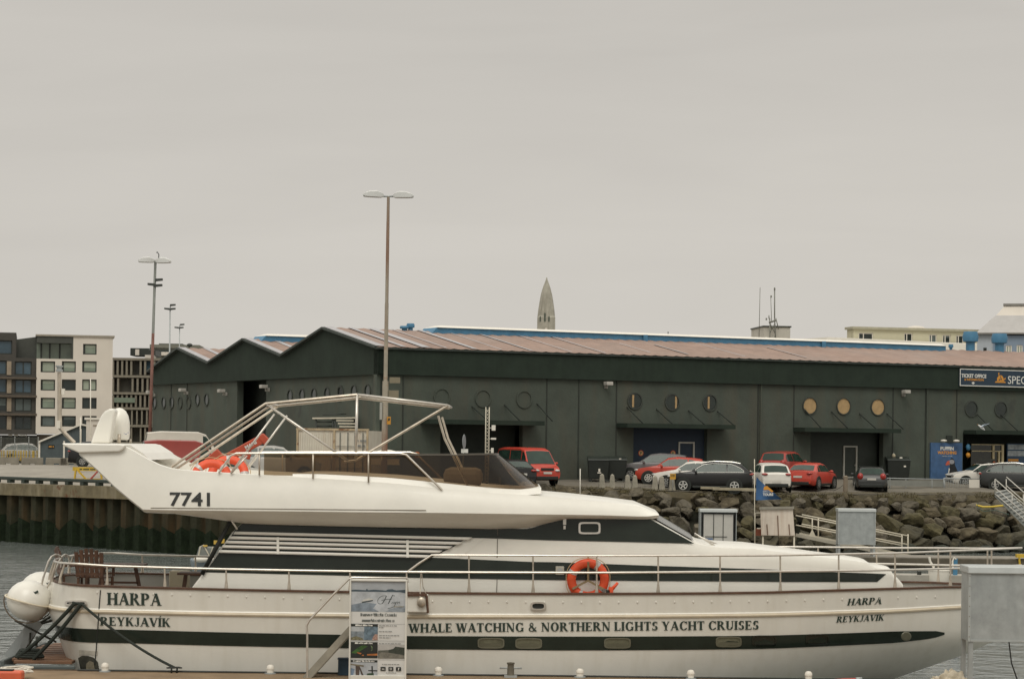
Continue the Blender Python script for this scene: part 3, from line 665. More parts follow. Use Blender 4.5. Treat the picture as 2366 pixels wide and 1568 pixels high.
m_ = MB(); m_.face([pfn(*q) for q in ((.54, 0), (.92, 0), (.90, .15), (.82, .30), (.76, .42), (.76, .50), (.72, .57), (.66, .60), (.62, .57), (.60, .44), (.60, .34), (.54, .2))]); pu = obj('puffin_body', m_, mat('puffin_black', (.012, .014, .016), .6), t)
fn2 = lambda u, v: FA.pt(a0p + u * pw, z0p + v * ph, -.084)
m_ = MB(); m_.face([fn2(.66 + .085 * math.cos(a), .49 + .062 * math.sin(a)) for a in [6.28 * i / 14 for i in range(14)]]); obj('cheek', m_, mat('puffin_grey', (.30, .30, .32), .6), pu)
m_ = MB(); m_.face([fn2(*q) for q in ((.55, .20), (.57, .33), (.60, .30), (.58, .2), (.54, .10), (.51, .12))]); obj('breast', m_, SIGNW, pu)
m_ = MB(); m_.face([fn2(*q) for q in ((.58, .53), (.60, .46), (.58, .42), (.50, .39), (.46, .41), (.51, .50))]); obj('beak', m_, mat('beak_red', (.50, .10, .06), .5), pu)
m_ = MB(); m_.face([pfn(*q) for q in ((.60, .46), (.62, .42), (.57, .405), (.575, .435))]); obj('beak_corner', m_, SORA, pu)
t = thing('poster_lamp', 'pair of small white floodlights above the puffin poster', 'lamp', fnp(.5, 1.05))
m_ = MB()
for u in (.32, .72):
    c = fnp(u, 1.055); m_.ball(c + FA.n * .25, (.2, .16, .08), 6)
obj('lamp_head', m_, PAINTW, t); m_ = MB()
for u in (.32, .72): m_.tube([fnp(u, 1.05), fnp(u, 1.055) + FA.n * .25], .03, 6)
c = fnp(.58, 1.1); m_.box(c, (.35, .2, .42)); obj('bracket', m_, DARK, t)
m_ = MB(); a, z = FA.sz(2327, 1024, -.5); a2, z2 = FA.sz(2420, 1100, -.5)
t = thing('tour_poster', 'blue and white tour poster beside the shop window', 'poster', FA.pt(a, z2, -.5))
FA.box(m_, a, a2, z2, z, -.6, -.5); obj('panel', m_, mat('poster_navy', (.03, .07, .13), .5, var=.2), t)
m_ = MB(); hh = z - z2
for v0, v1 in ((.82, .97), (.62, .78)): FA.rect(m_, a + .02, a2, z2 + hh * v0, z2 + hh * v1, -.495)
obj('photo_strip', m_, mat('poster_pale', (.36, .40, .42), .5, var=.5, vs=3), t)
m_ = MB(); FA.rect(m_, a + .05, a + .85, z2 + hh * .46, z2 + hh * .53, -.495); FA.rect(m_, a + .3, a + .65, z2 + hh * .25, z2 + hh * .32, -.495); obj('orange_strip', m_, SORA, t)
m_ = MB(); a, z = FA.sz(2231, 1050, -.3)
t = thing('buoy_float', 'blue and orange floats hanging beside the shop window', 'float', FA.pt(a, z, -.3))
m_.ball(FA.pt(a, z + .45, -.1), (.14, .14, .2), 8); obj('float', m_, BLUEP, t); m_ = MB(); m_.ball(FA.pt(a, z - .02, -.1), (.14, .14, .16), 8); obj('float', m_, SORA, t); m_ = MB(); m_.tube([FA.pt(a, z + .9, -.15), FA.pt(a, z - .3, -.15)], .02, 6); obj('line', m_, RUBBER, t)
# no parking signs
for px, py, lab in ((963, 1050, 'round red and yellow no parking sign on the wall by the lamp post'), (1480, 1046, 'round red and yellow no parking sign at the left of the blue door'), (1554, 1046.5, 'round red and yellow no parking sign beside the white door frame on the blue door')):
    off = -.2 if px < 1000 else -.5
    a, z = FA.sz(px, py, off); t = thing('no_parking_sign', lab, 'sign', FA.pt(a, z, off), 'no parking signs on the warehouse')
    m_ = MB(); FA.disc(m_, a, z, .165, off, th=.02); obj('disc', m_, mat('sign_red', (.45, .08, .04), .5), t)
    m_ = MB(); FA.disc(m_, a, z, .122, off + .02, th=.006); obj('face', m_, mat('sign_yellow', (.62, .40, .16), .5), t)
    m_ = MB(); sans(m_, 'P', lambda u, v: FA.pt(a + u, z + v, off + .031), -.055, -.075, None, .15, bold=.03); obj('letter', m_, INK, t)
# ---------------------------------------------------------------- buildings in the background
GLS = mat('window_green', (0.185, 0.225, 0.175), 0.15, var=0.3, vs=0.35); GLD = mat('window_dark', (0.022, 0.032, 0.030), 0.06, var=0.4, vs=0.4); GLB = mat('window_blue', (0.05, 0.085, 0.11), 0.06, var=0.4, vs=0.3)
WAL = mat('white_render', (0.62, 0.57, 0.50), 0.8, var=0.05, vs=0.5, streak=(0.55, 0.50, 0.43), ss=(1, 1, .1), sa=.3); CHR = mat('charcoal_cladding', (0.062, 0.066, 0.056), 0.7, var=.15); BRN = mat('brown_cladding', (0.050, 0.046, 0.039), .7, var=.15); TAN = mat('tan_panel', (0.27, 0.22, 0.16), .7, var=.15); FRD = mat('dark_frame', (.02, .025, .02), .5)
BLND = mat('pale_blind', (.30, .34, .27), .5, var=.15, vs=.5); BLN2 = mat('grey_blind', (.10, .125, .12), .4, var=.25, vs=.5)
def wall_with(fr, mb, a0, a1, z0, z1, holes, off, th):
    """wall of boxes that leaves openings (a, b, c, d)"""
    zs = sorted({z0, z1, *[h[2] for h in holes], *[h[3] for h in holes]})
    for lo, hi in zip(zs, zs[1:]):
        m = (lo + hi) / 2; p = a0
        for h in sorted([h for h in holes if h[2] <= m <= h[3]]):
            if h[0] > p: fr.box(mb, p, h[0], lo, hi, off - th, off)
            p = h[1]
        if p < a1: fr.box(mb, p, a1, lo, hi, off - th, off)
def window(fr, par, h, off, m, mull=0.25, dep=.22, fm=None):
    m_ = MB(); fr.box(m_, *h, off - dep - .05, off - dep); w = obj('window', m_, m, par)
    m_ = MB(); f = .09; fr.box(m_, h[0], h[1], h[3] - f, h[3], off - dep, off - dep + .05); fr.box(m_, h[0], h[1], h[2], h[2] + f, off - dep, off - dep + .05)
    fr.box(m_, h[0], h[0] + f, h[2] + f, h[3] - f, off - dep, off - dep + .05); fr.box(m_, h[1] - f, h[1], h[2] + f, h[3] - f, off - dep, off - dep + .05)
    if mull: k = h[0] + (h[1] - h[0]) * mull; fr.box(m_, k - f / 2, k + f / 2, h[2] + f, h[3] - f, off - dep, off - dep + .05)
    obj('frame', m_, fm or FRD, w)
    if m is GLS or rnd.random() < .3:
        q = h[3] - (h[3] - h[2]) * rnd.choice((.35, .6, .95, .95)); m_ = MB(); fr.box(m_, h[0] + f, h[1] - f, q, h[3] - f, off - dep - .03, off - dep + .012); obj('blind', m_, BLND if m is GLS else BLN2, w)
    return w
# white apartment block
YW = 205.0; fr = Fr(P(258, 900, YW), (1, .20, 0))
def R4(x0, y0, x1, y1, off=0.0): a0, z1 = fr.sz(x0, y0, off); a1, z0 = fr.sz(x1, y1, off); return [a0, a1, z0, z1]
wb = thing('apartment_block', 'white rendered apartment block with square windows and a charcoal top corner', 'building', P(170, 1060, YW))
body = R4(85, 778, 258, 1003); top = R4(85, 776, 259, 826)
holes = []
cols = ((94, 127), (143, 175), (190, 223)); rws = ((834, 860), (876, 902), (918, 944), (960, 985))
for (y0, y1) in rws:
    for (x0, x1) in cols: holes.append(R4(x0, y0, x1, y1))
hw = R4(192, 794, 223, 819); rec = R4(92, 786, 179, 826)
mb = MB(); wall_with(fr, mb, body[0], body[1], body[2], R4(85, 828, 0, 0)[3], holes, 0, .5)
wall_with(fr, mb, R4(179, 0, 0, 0)[0], body[1], R4(85, 828, 0, 0)[3], top[3], [hw], 0, .5); fr.box(mb, body[1] - .5, body[1], body[2], top[3], -14, -.5); obj('wall', mb, WAL, wb)
for i, h in enumerate(holes): window(fr, wb, h, 0, GLS if i in (0, 1, 2, 3, 5, 6, 7) else GLD, mull=.5 if i in (5, 8) else .1)
window(fr, wb, hw, 0, GLS, .12)
mb = MB(); fr.box(mb, body[0], R4(179, 0, 0, 0)[0], R4(0, 790, 0, 0)[3], top[3], -6, .0); fr.box(mb, R4(175, 0, 0, 0)[0], R4(179, 0, 0, 0)[0], R4(0, 827, 0, 0)[3], R4(0, 790, 0, 0)[3], -6, 0); fr.box(mb, body[0], body[1], body[2], top[3] - .4, -14, -6)
A = fr.pt(body[0], 0); zl = R4(0, 788, 0, 0)[3]
mb.prism([fr.pt(R4(36, 0, 0, 0)[0], R4(0, 826, 0, 0)[3], -1.5), fr.pt(body[0], R4(0, 826, 0, 0)[3], -1.5), fr.pt(body[0], top[3], -1.5), fr.pt(R4(36, 0, 0, 0)[0], R4(36, 784, 0, 0)[3], -1.5)], fr.n * -5); obj('top_cladding', mb, CHR, wb)
mb = MB(); fr.box(mb, body[0], R4(175, 0, 0, 0)[0], R4(0, 827, 0, 0)[3], R4(0, 790, 0, 0)[3], -1.6, -1.2); w = obj('window', mb, GLS, wb)
mb = MB()
for x in (105, 125, 148): a = R4(x, 0, 0, 0)[0]; fr.box(mb, a - .06, a + .06, R4(0, 827, 0, 0)[3], R4(0, 790, 0, 0)[3], -1.2, -1.1)
obj('frame', mb, FRD, w)
mb = MB(); h = R4(85, 1003, 258, 1062); fr.box(mb, h[0], h[1], 3.7, h[3], -1.2, -.8); obj('ground_floor', mb, mat('ground_floor_brown', (.11, .09, .07), .7, var=.2), wb)
mb = MB(); fr.box(mb, body[0] - .1, body[1] + .15, top[3], top[3] + .15, -14, .12); h = R4(92, 771, 118, 776); fr.box(mb, h[0], h[1], h[2], h[3] + .1, -9, -6); obj('roof_edge', mb, mat('roof_edge', (.30, .27, .22), .7), wb)
# dark block at the left edge
db = thing('apartment_block', 'dark brown apartment block with tan panels and blue glass at the left edge', 'building', P(40, 1060, YW))
holes = []; hs = []
for (y0, y1) in ((834, 866), (876, 908), (919, 950), (961, 992)): holes.append(R4(34, y0, 73, y1)); holes.append(R4(-60, y0 - 3, 15, y1 - 1))
hh = R4(-60, 784, 28, 818); mb = MB(); b4 = R4(-110, 765, 35, 1003); c4 = R4(35, 826, 85, 1003)
wall_with(fr, mb, b4[0], c4[1], b4[2], c4[3], holes, -.3, .6); wall_with(fr, mb, b4[0], b4[1], c4[3], b4[3], [hh], -.3, .6); fr.box(mb, b4[0], c4[1], b4[2], c4[3], -12, -3); fr.box(mb, b4[0], b4[1], c4[3], b4[3], -12, -2.5); obj('wall', mb, BRN, db)
for i, h in enumerate(holes + [hh]): window(fr, db, h, -.3, GLB if i in (0, 1, 2, 3, 8) else GLD, .5)
mb = MB()
for (y0, y1) in ((834, 866), (876, 908), (919, 950), (961, 992)): h = R4(16, y0, 26, y1); fr.box(mb, *h, -.3, -.24)
obj('tan_panel', mb, TAN, db)
mb = MB()
for y in (868, 910, 952): h = R4(-110, y, 85, y + 8); fr.box(mb, *h, -.3, .05)
obj('floor_band', mb, mat('band_brown', (.085, .068, .05), .7, var=.2), db)
mb = MB(); h = R4(-110, 1003, 85, 1062); fr.box(mb, h[0], h[1], 3.7, h[3], -1.4, -.9); obj('shop_front', mb, mat('shop_dark', (.018, .021, .017), .3, var=.4), db)
mb = MB(); gw_ = R4(31, 0, 75, 1)[1] - R4(31, 0, 75, 1)[0]; gf_ = lambda u, v: fr.pt(R4(31, 0, 0, 0)[0] + u, R4(0, 1006, 0, 0)[3] + v, -.85); dashes(mb, gf_, 0, 0, gw_ * .52, .22); sans(mb, 'Gallery', gf_, gw_ * .56, 0, gw_ * .44, .26, bold=.02); obj('shop_lettering', mb, SIGNW, db)
# brown lattice block behind
YB = 235.0; fr = Fr(P(262, 900, YB), (1, .0, 0))
lb = thing('apartment_block', 'brown grey apartment block with a lattice of columns, behind the white block', 'building', P(330, 1060, YB))
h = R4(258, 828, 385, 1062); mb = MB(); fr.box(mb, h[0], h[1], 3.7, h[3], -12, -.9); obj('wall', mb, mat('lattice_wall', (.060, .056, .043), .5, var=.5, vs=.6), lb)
LATT = mat('lattice_concrete', (.20, .18, .14), .8, var=.15); mb = MB()
for y in (826, 866, 905, 940, 980, 1020): g = R4(258, y, 385, y + 7); fr.box(mb, g[0], g[1], g[2], g[3], -.9, .1)
obj('floor_slab', mb, LATT, lb); mb = MB(); ys = [826, 866, 905, 940, 980, 1020, 1062]
for j, (y0, y1) in enumerate(zip(ys, ys[1:])):
    x = 259
    while x < 383:
        w_ = 4.0 if j < 3 else 3.0
        if j == 3 and x < 300 or rnd.random() < .1: x += 11; continue
        g = R4(x, y0 + 7, x + w_, y1); fr.box(mb, *g, -.9, .0); x += 10.5 + (j % 2)
obj('column', mb, LATT, lb)
mb = MB(); g = R4(264, 918, 312, 930); fr.box(mb, *g, .1, .16); obj('balcony_glass', mb, GLS, lb)
mb = MB(); g = R4(331, 834, 362, 860); fr.box(mb, *g, -.4, -.3); obj('window', mb, GLB, lb)
mb = MB(); g = R4(286, 800, 330, 818); fr.box(mb, *g, -8, -4); g = R4(330, 805, 345, 818); fr.box(mb, *g, -8, -4); obj('roof_plant', mb, FRD, lb); mb = MB(); g = R4(298, 803, 307, 817); fr.box(mb, *g, -4, -3.9); g = R4(324, 817, 343, 825); fr.box(mb, *g, -5, -3); obj('roof_vent', mb, WAL, lb)
YC = 290.0; fr = Fr(P(400, 900, YC), (1, .05, 0)); gb = thing('office_block', 'dark grey flat roofed office block peeping over the first gable', 'building', P(400, 1060, YC))
h = R4(346, 803, 460, 870); mb = MB(); fr.box(mb, h[0], h[1], 3.7, h[3], -10, 0); g = R4(365, 798, 420, 803); fr.box(mb, g[0], g[1], g[2], g[3] + .3, -9, -1); obj('wall', mb, mat('office_grey', (.10, .105, .085), .7, var=.15, streak=(.06, .065, .055), ss=(.5, .5, 5), sa=.5), gb)
mb = MB(); fr.box(mb, h[0], h[1], h[3], h[3] + .4, -10, .2); obj('parapet', mb, mat('parapet', (.16, .16, .13), .7), gb); mb = MB(); g = R4(350, 808, 395, 814); fr.box(mb, *g, 0, .05); obj('window_strip', mb, GLD, gb)
mb = MB(); g = R4(372, 814, 395, 822); fr.box(mb, *g, .05, 2); obj('roof_vent', mb, WAL, gb)
# cream building on the right
YR = 215.0; fr = Fr(P(1972, 800, YR), (1, .25, 0)); cb = thing('cream_building', 'cream flat roofed building with small windows, rising behind the red warehouse roof', 'building', P(2100, 1060, YR))
CRE = mat('cream_render', (.55, .52, .375), .8, var=.08, vs=.3)
a0, zt = fr.sz(1972, 760); a1 = fr.s(2262, 775); zt2 = fr.sz(2262, 776)[1]
wins = []
for x0, x1, y0, y1 in ((1983, 2017, 768, 790), (2088, 2108, 769, 790), (2146, 2164, 772, 792), (2177, 2196, 773, 793), (2208, 2226, 774, 794), (2240, 2257, 775, 788)):
    q, z1_ = fr.sz(x0, y0); z0_ = fr.sz(x0, y1)[1]; wins.append((q, fr.s(x1, y0), z0_, z1_))
mb = MB(); wall_with(fr, mb, a0, a1, 3.7, zt, wins, 0, .4); fr.box(mb, a0, a1, 3.7, zt, -1.6, -.5); obj('wall', mb, CRE, cb)
mb = MB(); fr.box(mb, a0 - .2, a1, zt, zt + .22, -1.7, .25); obj('roof_edge', mb, mat('cream_edge', (.36, .34, .25), .8), cb)
for i, h in enumerate(wins): window(fr, cb, h, 0, GLD, .35, .12, PAINTW)
mb = MB(); 
for x in (2125, ): a, z = fr.sz(x, 757); mb.ball(fr.pt(a, zt + .2, -.9), (.9, .6, .28), 8)
obj('skylight', mb, WAL, cb)
a, z = fr.sz(1860, 790); a2 = fr.s(2240, 815)
mb = MB(); mb.hexa([fr.pt(a - 2, z - 1.6, 9), fr.pt(a2, z - 1.6, 9), fr.pt(a2, z - 1.6, .4), fr.pt(a - 2, z - 1.6, .4), fr.pt(a - 1, z + .1, 8), fr.pt(a2, z - .3, 8), fr.pt(a2, z + .2, .4), fr.pt(a - 1, z + .2, .4)]); hl = thing('low_hall', 'pale roofed low hall in front of the cream building, behind the ridge', 'building', fr.pt(a, 3.7, 5)); obj('roof', mb, mat('pale_roof', (.55, .52, .45), .7, var=.06), hl)
mb = MB(); fr.box(mb, a, a2, 3.7, z - 1.6, .5, 8); obj('wall', mb, CRE, hl)
# blue building
YL = 200.0; fr = Fr(P(2257, 800, YL), (1, -.25, 0)); bb = thing('blue_building', 'pale blue building with a steep grey roof at the right edge', 'building', P(2330, 1060, YL))
LB = mat('pale_blue_render', (.40, .44, .48), .8, var=.08); MB_ = mat('mid_blue_render', (.22, .28, .36), .8, var=.08); GRF = mat('grey_roof', (.40, .385, .37), .6, var=.07)
a0, zt = fr.sz(2257, 772); a1 = a0 + 13; am = fr.s(2293, 800); wins = []
for x0, x1, y0, y1 in ((2299, 2316, 798, 828), (2323, 2337, 798, 826), (2348, 2362, 797, 826), (2271, 2279, 803, 818)):
    q, z1_ = fr.sz(x0, y0); wins.append((q, fr.s(x1, y0), fr.sz(x0, y1)[1], z1_))
mb = MB(); wall_with(fr, mb, a0, am, 3.7, zt, wins[3:], 0, .4); fr.box(mb, a0, a1, 3.7, zt, -8, -.6); obj('wall', mb, LB, bb)
mb = MB(); wall_with(fr, mb, am, a1, 3.7, zt - .1, wins[:3], .05, .4); obj('blue_wall', mb, MB_, bb)
for h in wins[:3]: window(fr, bb, h, .05, GLS, .5, .1, PAINTW)
window(fr, bb, wins[3], 0, GLD, 0, .1)
zr = fr.sz(2330, 726)[1]; mb = MB(); mb.hexa([fr.pt(a0 - .2, zt, .3), fr.pt(a1, zt, .3), fr.pt(a1, zt, -8), fr.pt(a0 - .2, zt, -8), fr.pt(a0 + 1.4, zr, -1.6), fr.pt(a1, zr, -1.6), fr.pt(a1, zr, -8), fr.pt(a0 + 1.4, zr, -8)]); obj('roof', mb, GRF, bb)
z3 = fr.sz(2330, 703)[1]; mb = MB(); mb.hexa([fr.pt(a0 + 1.45, zr, -1.7), fr.pt(a1, zr, -1.7), fr.pt(a1, zr, -8), fr.pt(a0 + 1.45, zr, -8), fr.pt(a0 + 2.1, z3, -2.3), fr.pt(a1, z3, -2.3), fr.pt(a1, z3, -8), fr.pt(a0 + 2.1, z3, -8)]); obj('upper_roof', mb, WAL, bb)
mb = MB(); fr.box(mb, a0 + 2.0, a1, z3, z3 + .2, -8, -2.2); fr.box(mb, a0 - .2, a1, zt, zt + .12, -1, .4); obj('roof_edge', mb, mat('edge_grey', (.22, .21, .19), .7), bb)
# church tower
YT = 1150.0; fr = Fr(P(1262, 700, YT), (1, .12, 0)); c = P(1262, 700, YT); k = YT / F
ct = thing('church_tower', 'tall tapering concrete church tower with lancet openings above the warehouse ridge', 'church tower', P(1262, 1050, YT))
ST = mat('church_concrete', (.335, .318, .265), .9, var=.2, vs=.35, bump=.6, bs=.6, streak=(.23, .215, .175), ss=(.8, .8, .05), sa=.8)
mb = MB(); prof_ = [(900, 46), (771, 46), (766, 41.5), (733, 41), (728, 39.5), (712, 36), (695, 31), (678, 25), (660, 15), (651, 8), (645, 3.6), (640, 2.2)]
rows = []
for y, w in prof_:
    z = EYE + (HOR + CY - y) * k; w = w / 2 * k; row = []
    for i in range(16):
        a = 6.2832 * i / 16 + .196; r_ = w * (1.04 if i % 2 == 0 else .97) if y < 730 else w * min(1.0 / max(abs(math.cos(a)), abs(math.sin(a))), 1.25); row.append(Vector((c.x + r_ * math.cos(a), c.y + r_ * math.sin(a), z)))
    rows.append(row)
mb.quads(rows, 0, False, closed=True, caps=True); obj('shaft', mb, ST, ct)
mb = MB(); off = 21 * k
for x, y0, y1, w in ((1248, 730, 743, 1.6), (1258.5, 722, 743, 1.9), (1268, 730, 743, 1.6)):
    a = (x - 1262) * k; z0, z1 = EYE + (HOR + CY - y1) * k, EYE + (HOR + CY - y0) * k
    mb.face([Vector((c.x + a + dx * k, c.y - off, z)) for dx, z in ((-w, z0), (w, z0), (w, z1 - 2.5 * k), (0, z1), (-w, z1 - 2.5 * k))])
obj('lancet_opening', mb, mat('lancet_dark', (.07, .085, .065), .9), ct)
mb = MB(); fr.disc(mb, -.6, EYE + (HOR + CY - 760) * k, 3.0 * k, off + .1, n=16); obj('clock_face', mb, WAL, ct)
# antenna mast and stair tower behind the ridge
YM = 230.0; fr = Fr(P(1787, 780, YM), (1, .1, 0)); st = thing('stair_tower', 'pale concrete roof tower behind the warehouse ridge', 'building', P(1790, 1060, YM))
h = R4(1764, 755, 1824, 860); mb = MB(); fr.box(mb, h[0], h[1], 3.7, h[3], -6, 0); obj('wall', mb, mat('pale_tower', (.50, .475, .42), .85, var=.06, streak=(.42, .40, .34), ss=(1, 1, .1), sa=.5), st); mb = MB(); fr.box(mb, h[0] - .1, h[1] + .1, h[3], h[3] + .12, -6, .1); obj('roof_edge', mb, FRD, st)
am_ = thing('antenna_mast', 'thin lattice antenna mast with a dish standing on the roof tower', 'mast', fr.pt(0, h[3], 1)); MST = mat('mast_steel', (.19, .19, .165), .5, .3, var=.2); mb = MB()
pm = lambda x, y, d=.6: fr.pt(*fr.sz(x, y, d), d)
for a, b, r_ in (((1778, 820), (1778, 735), .05), ((1793, 820), (1789, 735), .06), ((1798, 760), (1792, 735), .05), ((1789, 735), (1789, 664), .06), ((1782, 760), (1776, 735), .04), ((1782, 742), (1780, 683), .03), ((1776, 745), (1792, 740), .10), ((1778, 770), (1790, 745), .03), ((1790, 770), (1778, 745), .03), ((1778, 810), (1790, 775), .03), ((1776, 735), (1776, 728), .05)): mb.tube([pm(*a), pm(*b)], r_, 6)
obj('lattice', mb, MST, am_); mb = MB(); mb.ball(pm(1770, 783, 1.0), (.18, .1, .18), 8); obj('dish', mb, PAINTW, am_); mb = MB()
for x, y in ((1789, 668), (1781, 685), (1770, 737)): mb.box(pm(x, y), (.14, .14, .2))
obj('antenna_head', mb, MST, am_)
fw = thing('whip_mast', 'very thin pole standing left of the antenna mast', 'mast', P(1754, 830, YM)); mb = MB(); mb.tube([P(1752, 830, YM), P(1753, 783, YM)], .07, 6); mb.tube([P(1753, 783, YM), P(1755.5, 664, YM)], .03, 6); obj('pole', mb, MST, fw)
sw = thing('roof_post', 'short black post with a bracket behind the ridge vent', 'post', P(1543, 800, 180)); mb = MB(); mb.tube([P(1543, 800, 180), P(1543, 766, 180)], .04, 6); mb.box(P(1540.5, 772, 180), (.12, .1, .05)); obj('pole', mb, FRD, sw)
# grey shed, white kiosk, fence and concrete barriers on the left quay
YS = 166.0; fr = Fr(P(145, 1060, YS), (1, .15, 0)); sh = thing('grey_shed', 'grey blue shed with a white gabled roof edge on the left quay', 'shed', P(145, 1062, YS))
SHD = mat('shed_cladding', (.072, .092, .097), .7, var=.12, streak=(.055, .07, .075), ss=(5, 5, .1), sa=.7)
pts = [fr.sz(x, y) for x, y in ((90, 1066), (240, 1072), (240, 992), (187, 982), (90, 1022))]; mb = MB(); pts[0] = (pts[0][0], 3.6); pts[1] = (pts[1][0], 3.6)
mb.prism([fr.pt(a, z) for a, z in pts], fr.n * -5); obj('wall', mb, SHD, sh)
mb = MB()
for a, b in ((pts[4], pts[3]), (pts[3], pts[2])): mb.hexa([fr.pt(a[0], a[1], .2), fr.pt(b[0], b[1], .2), fr.pt(b[0], b[1], -5.2), fr.pt(a[0], a[1], -5.2), fr.pt(a[0], a[1] + .12, .2), fr.pt(b[0], b[1] + .12, .2), fr.pt(b[0], b[1] + .12, -5.2), fr.pt(a[0], a[1] + .12, -5.2)])
obj('roof', mb, PAINTW, sh); 
for x in (91, 148, 186): mb = MB(); a = fr.s(x, 1030); fr.box(mb, a - .06, a + .06, 3.6, 3.6 + fr.sz(x, 990 if x == 186 else 1018)[1] - 3.6, 0, .08); obj('corner_trim', mb, PAINTW, sh)
q = R4(111, 1027, 126, 1035); mb = MB(); fr.box(mb, *q, 0, .04); lg = obj('sign_board', mb, RUBBER, sh); mb = MB(); dashes(mb, lambda u, v: fr.pt(q[0] + u, q[2] + v, .045), .06, .07, q[1] - q[0] - .12, .12); obj('lettering', mb, SORA, lg)
fr = Fr(P(215, 1020, 165.0), (1, 0, 0)); ks = thing('white_kiosk', 'white kiosk box between the grey shed and the yacht mast', 'kiosk', P(215, 1066, 165)); q = R4(199, 969, 236, 1060); mb = MB(); fr.box(mb, q[0], q[1], 3.6, q[3], -2, 0); obj('wall', mb, WAL, ks, bevel=.05); mb = MB(); fr.box(mb, q[0] - .1, q[1] + .1, q[3], q[3] + .15, -2.1, .1); obj('roof', mb, PAINTW, ks); mb = MB(); g = R4(215, 981, 223, 984); fr.box(mb, *g, 0, .03); obj('vent', mb, TAN, ks)
FN = mat('fence_wire', (.10, .105, .085), .6, .3); f0 = thing('mesh_fence', 'grey wire mesh fence behind the concrete barrier on the left quay', 'fence', P(40, 1066, 169)); mb = MB(); fr = Fr(P(40, 1062, 169.0), (1, .1, 0))
for x in range(-40, 92, 3): a = fr.s(x, 1040); fr.box(mb, a - .012, a + .012, 3.6, 5.5, 0, .02)
for z in (3.75, 4.3, 4.9, 5.5): fr.box(mb, fr.s(-40, 1040), fr.s(90, 1040), z - .012, z + .012, .02, .04)
obj('mesh_panel', mb, FN, f0); mb = MB()
for x in (-30, 2, 34, 66, 88): a = fr.s(x, 1040); fr.box(mb, a - .03, a + .03, 3.6, 5.6, -.04, 0)
obj('post', mb, GALV, f0)
BAR = mat('barrier_concrete', (.23, .21, .17), .9, var=.2, vs=1.5)
fr = Fr(P(80, 1072, 163.0), (1, .12, 0)); base = None
for i, x in enumerate((-62, -6, 50, 106, 140)):
    a = fr.s(x, 1065); t = thing('concrete_barrier', 'low grey concrete barrier block in a row on the left quay', 'barrier', fr.pt(a, 3.55, 0), 'concrete barriers on the left quay')
    g = gz(fr.pt(a, 0).x, fr.pt(a, 0).y); mb = MB(); L = 1.42
    fr.box(mb, a, a + L, g + .12, g + .5, -.35, 0); fr.box(mb, a, a + L * .38, g - .05, g + .12, -.35, 0); fr.box(mb, a + L * .62, a + L, g - .05, g + .12, -.35, 0); obj('block', mb, BAR, t, bevel=.03)
YEL = mat('yellow_paint', (.55, .37, .035), .5, var=.15)
for i, (x, w_) in enumerate(((6, 5), (20, 6), (33, 6), (46, 5), (58, 6), (72, 8), (82, 8))):
    t = thing('hand_cart', 'small yellow hand cart behind the mesh fence', 'cart', P(x, 1060, 173), 'yellow hand carts behind the fence'); mb = MB(); k = 173 / F; g = 3.6
    c = P(x, 1050, 173); mb.tube([(c.x - w_ * k / 2, 173, g + .2), (c.x - w_ * k / 2, 173, g + 1.0), (c.x + w_ * k / 2, 173, g + 1.0), (c.x + w_ * k / 2, 173, g + .2)], .045, 6); mb.box((c.x, 173, g + .32), (w_ * k * 1.3, .5, .1)); obj('frame', mb, YEL, t)
    mb = MB(); mb.lathe([(.16, -.05), (.16, .05)], (c.x, 172.7, g + .16), 'Y', 12); obj('wheel', mb, RUBBER, t)
# yellow barrier near the quay edge
g = Fr(P(200, 1110, 127.5), (1, -.1, 0)); fr = g; yb = thing('yellow_barrier', 'yellow steel barrier with a red diagonal brace at the quay edge', 'barrier', P(200, 1110, 127.5)); zg = gz(P(200, 1100, 127.5).x, 127.5); YC_ = lambda x, y: fr.pt(*fr.sz(x, y))
mb = MB(); a0, z1 = fr.sz(168, 1078); a1 = fr.s(238, 1080); fr.box(mb, a0, a1, z1 - .2, z1, -.06, .02)
for (xa, ya), (xb, yb_) in (((175, 1084), (172, 1110)), ((232, 1084), (236, 1112)), ((178, 1084), (203, 1111))): mb.beam(YC_(xa, ya), YC_(xb, yb_), .14, .08)
fr.box(mb, fr.s(170, 1110), fr.s(238, 1110), zg + .0, zg + .1, -.07, .01); obj('frame', mb, YEL, yb); mb = MB(); mb.beam(YC_(206, 1110) + fr.n * .03, YC_(230, 1084) + fr.n * .03, .16, .06); obj('brace', mb, mat('red_paint', (.42, .06, .05), .5, var=.1), yb)
mb = MB(); dashes(mb, lambda u, v: fr.pt(a0 + .38 + u, z1 - .15 + v, .026), 0, 0, .85, .09); obj('lettering', mb, INK, yb)
# ---------------------------------------------------------------- the yacht
YC, YN = 55.8, 53.0
def flip_mb(mb):
    m2 = MB(); m2.v = [(x, 2 * YC - y, z) for x, y, z in mb.v]; m2.f = [f[::-1] for f in mb.f]; m2.m, m2.sm = mb.m, mb.sm; return m2
def both(name, mb, m, **k): obj(name, flip_mb(mb), m, yt, **k); return obj(name, mb, m, yt, **k)
GUN = [(100, 1352), (183, 1355.4), (300, 1358.8), (493, 1363.4), (700, 1367.5), (941, 1371.5), (1200, 1373.5), (1380, 1374), (1600, 1373.6), (1774, 1372.6), (1900, 1370), (2069, 1365.5), (2218, 1361), (2360, 1357)]
ZG = [(P(x, y, YN).x, P(x, y, interp([(1500, 53.0), (1900, 53.25), (2100, 53.8), (2218, 54.4), (2345, 55.6)], x)).z) for x, y in GUN]
def zg(X): return interp(ZG, X)
XB = [(-.3, 7.0), (0, 8.3), (.17, 9.45), (.34, 10.6), (.51, 11.45), (.66, 11.65), (1, 11.75), (1.2, 11.8)]
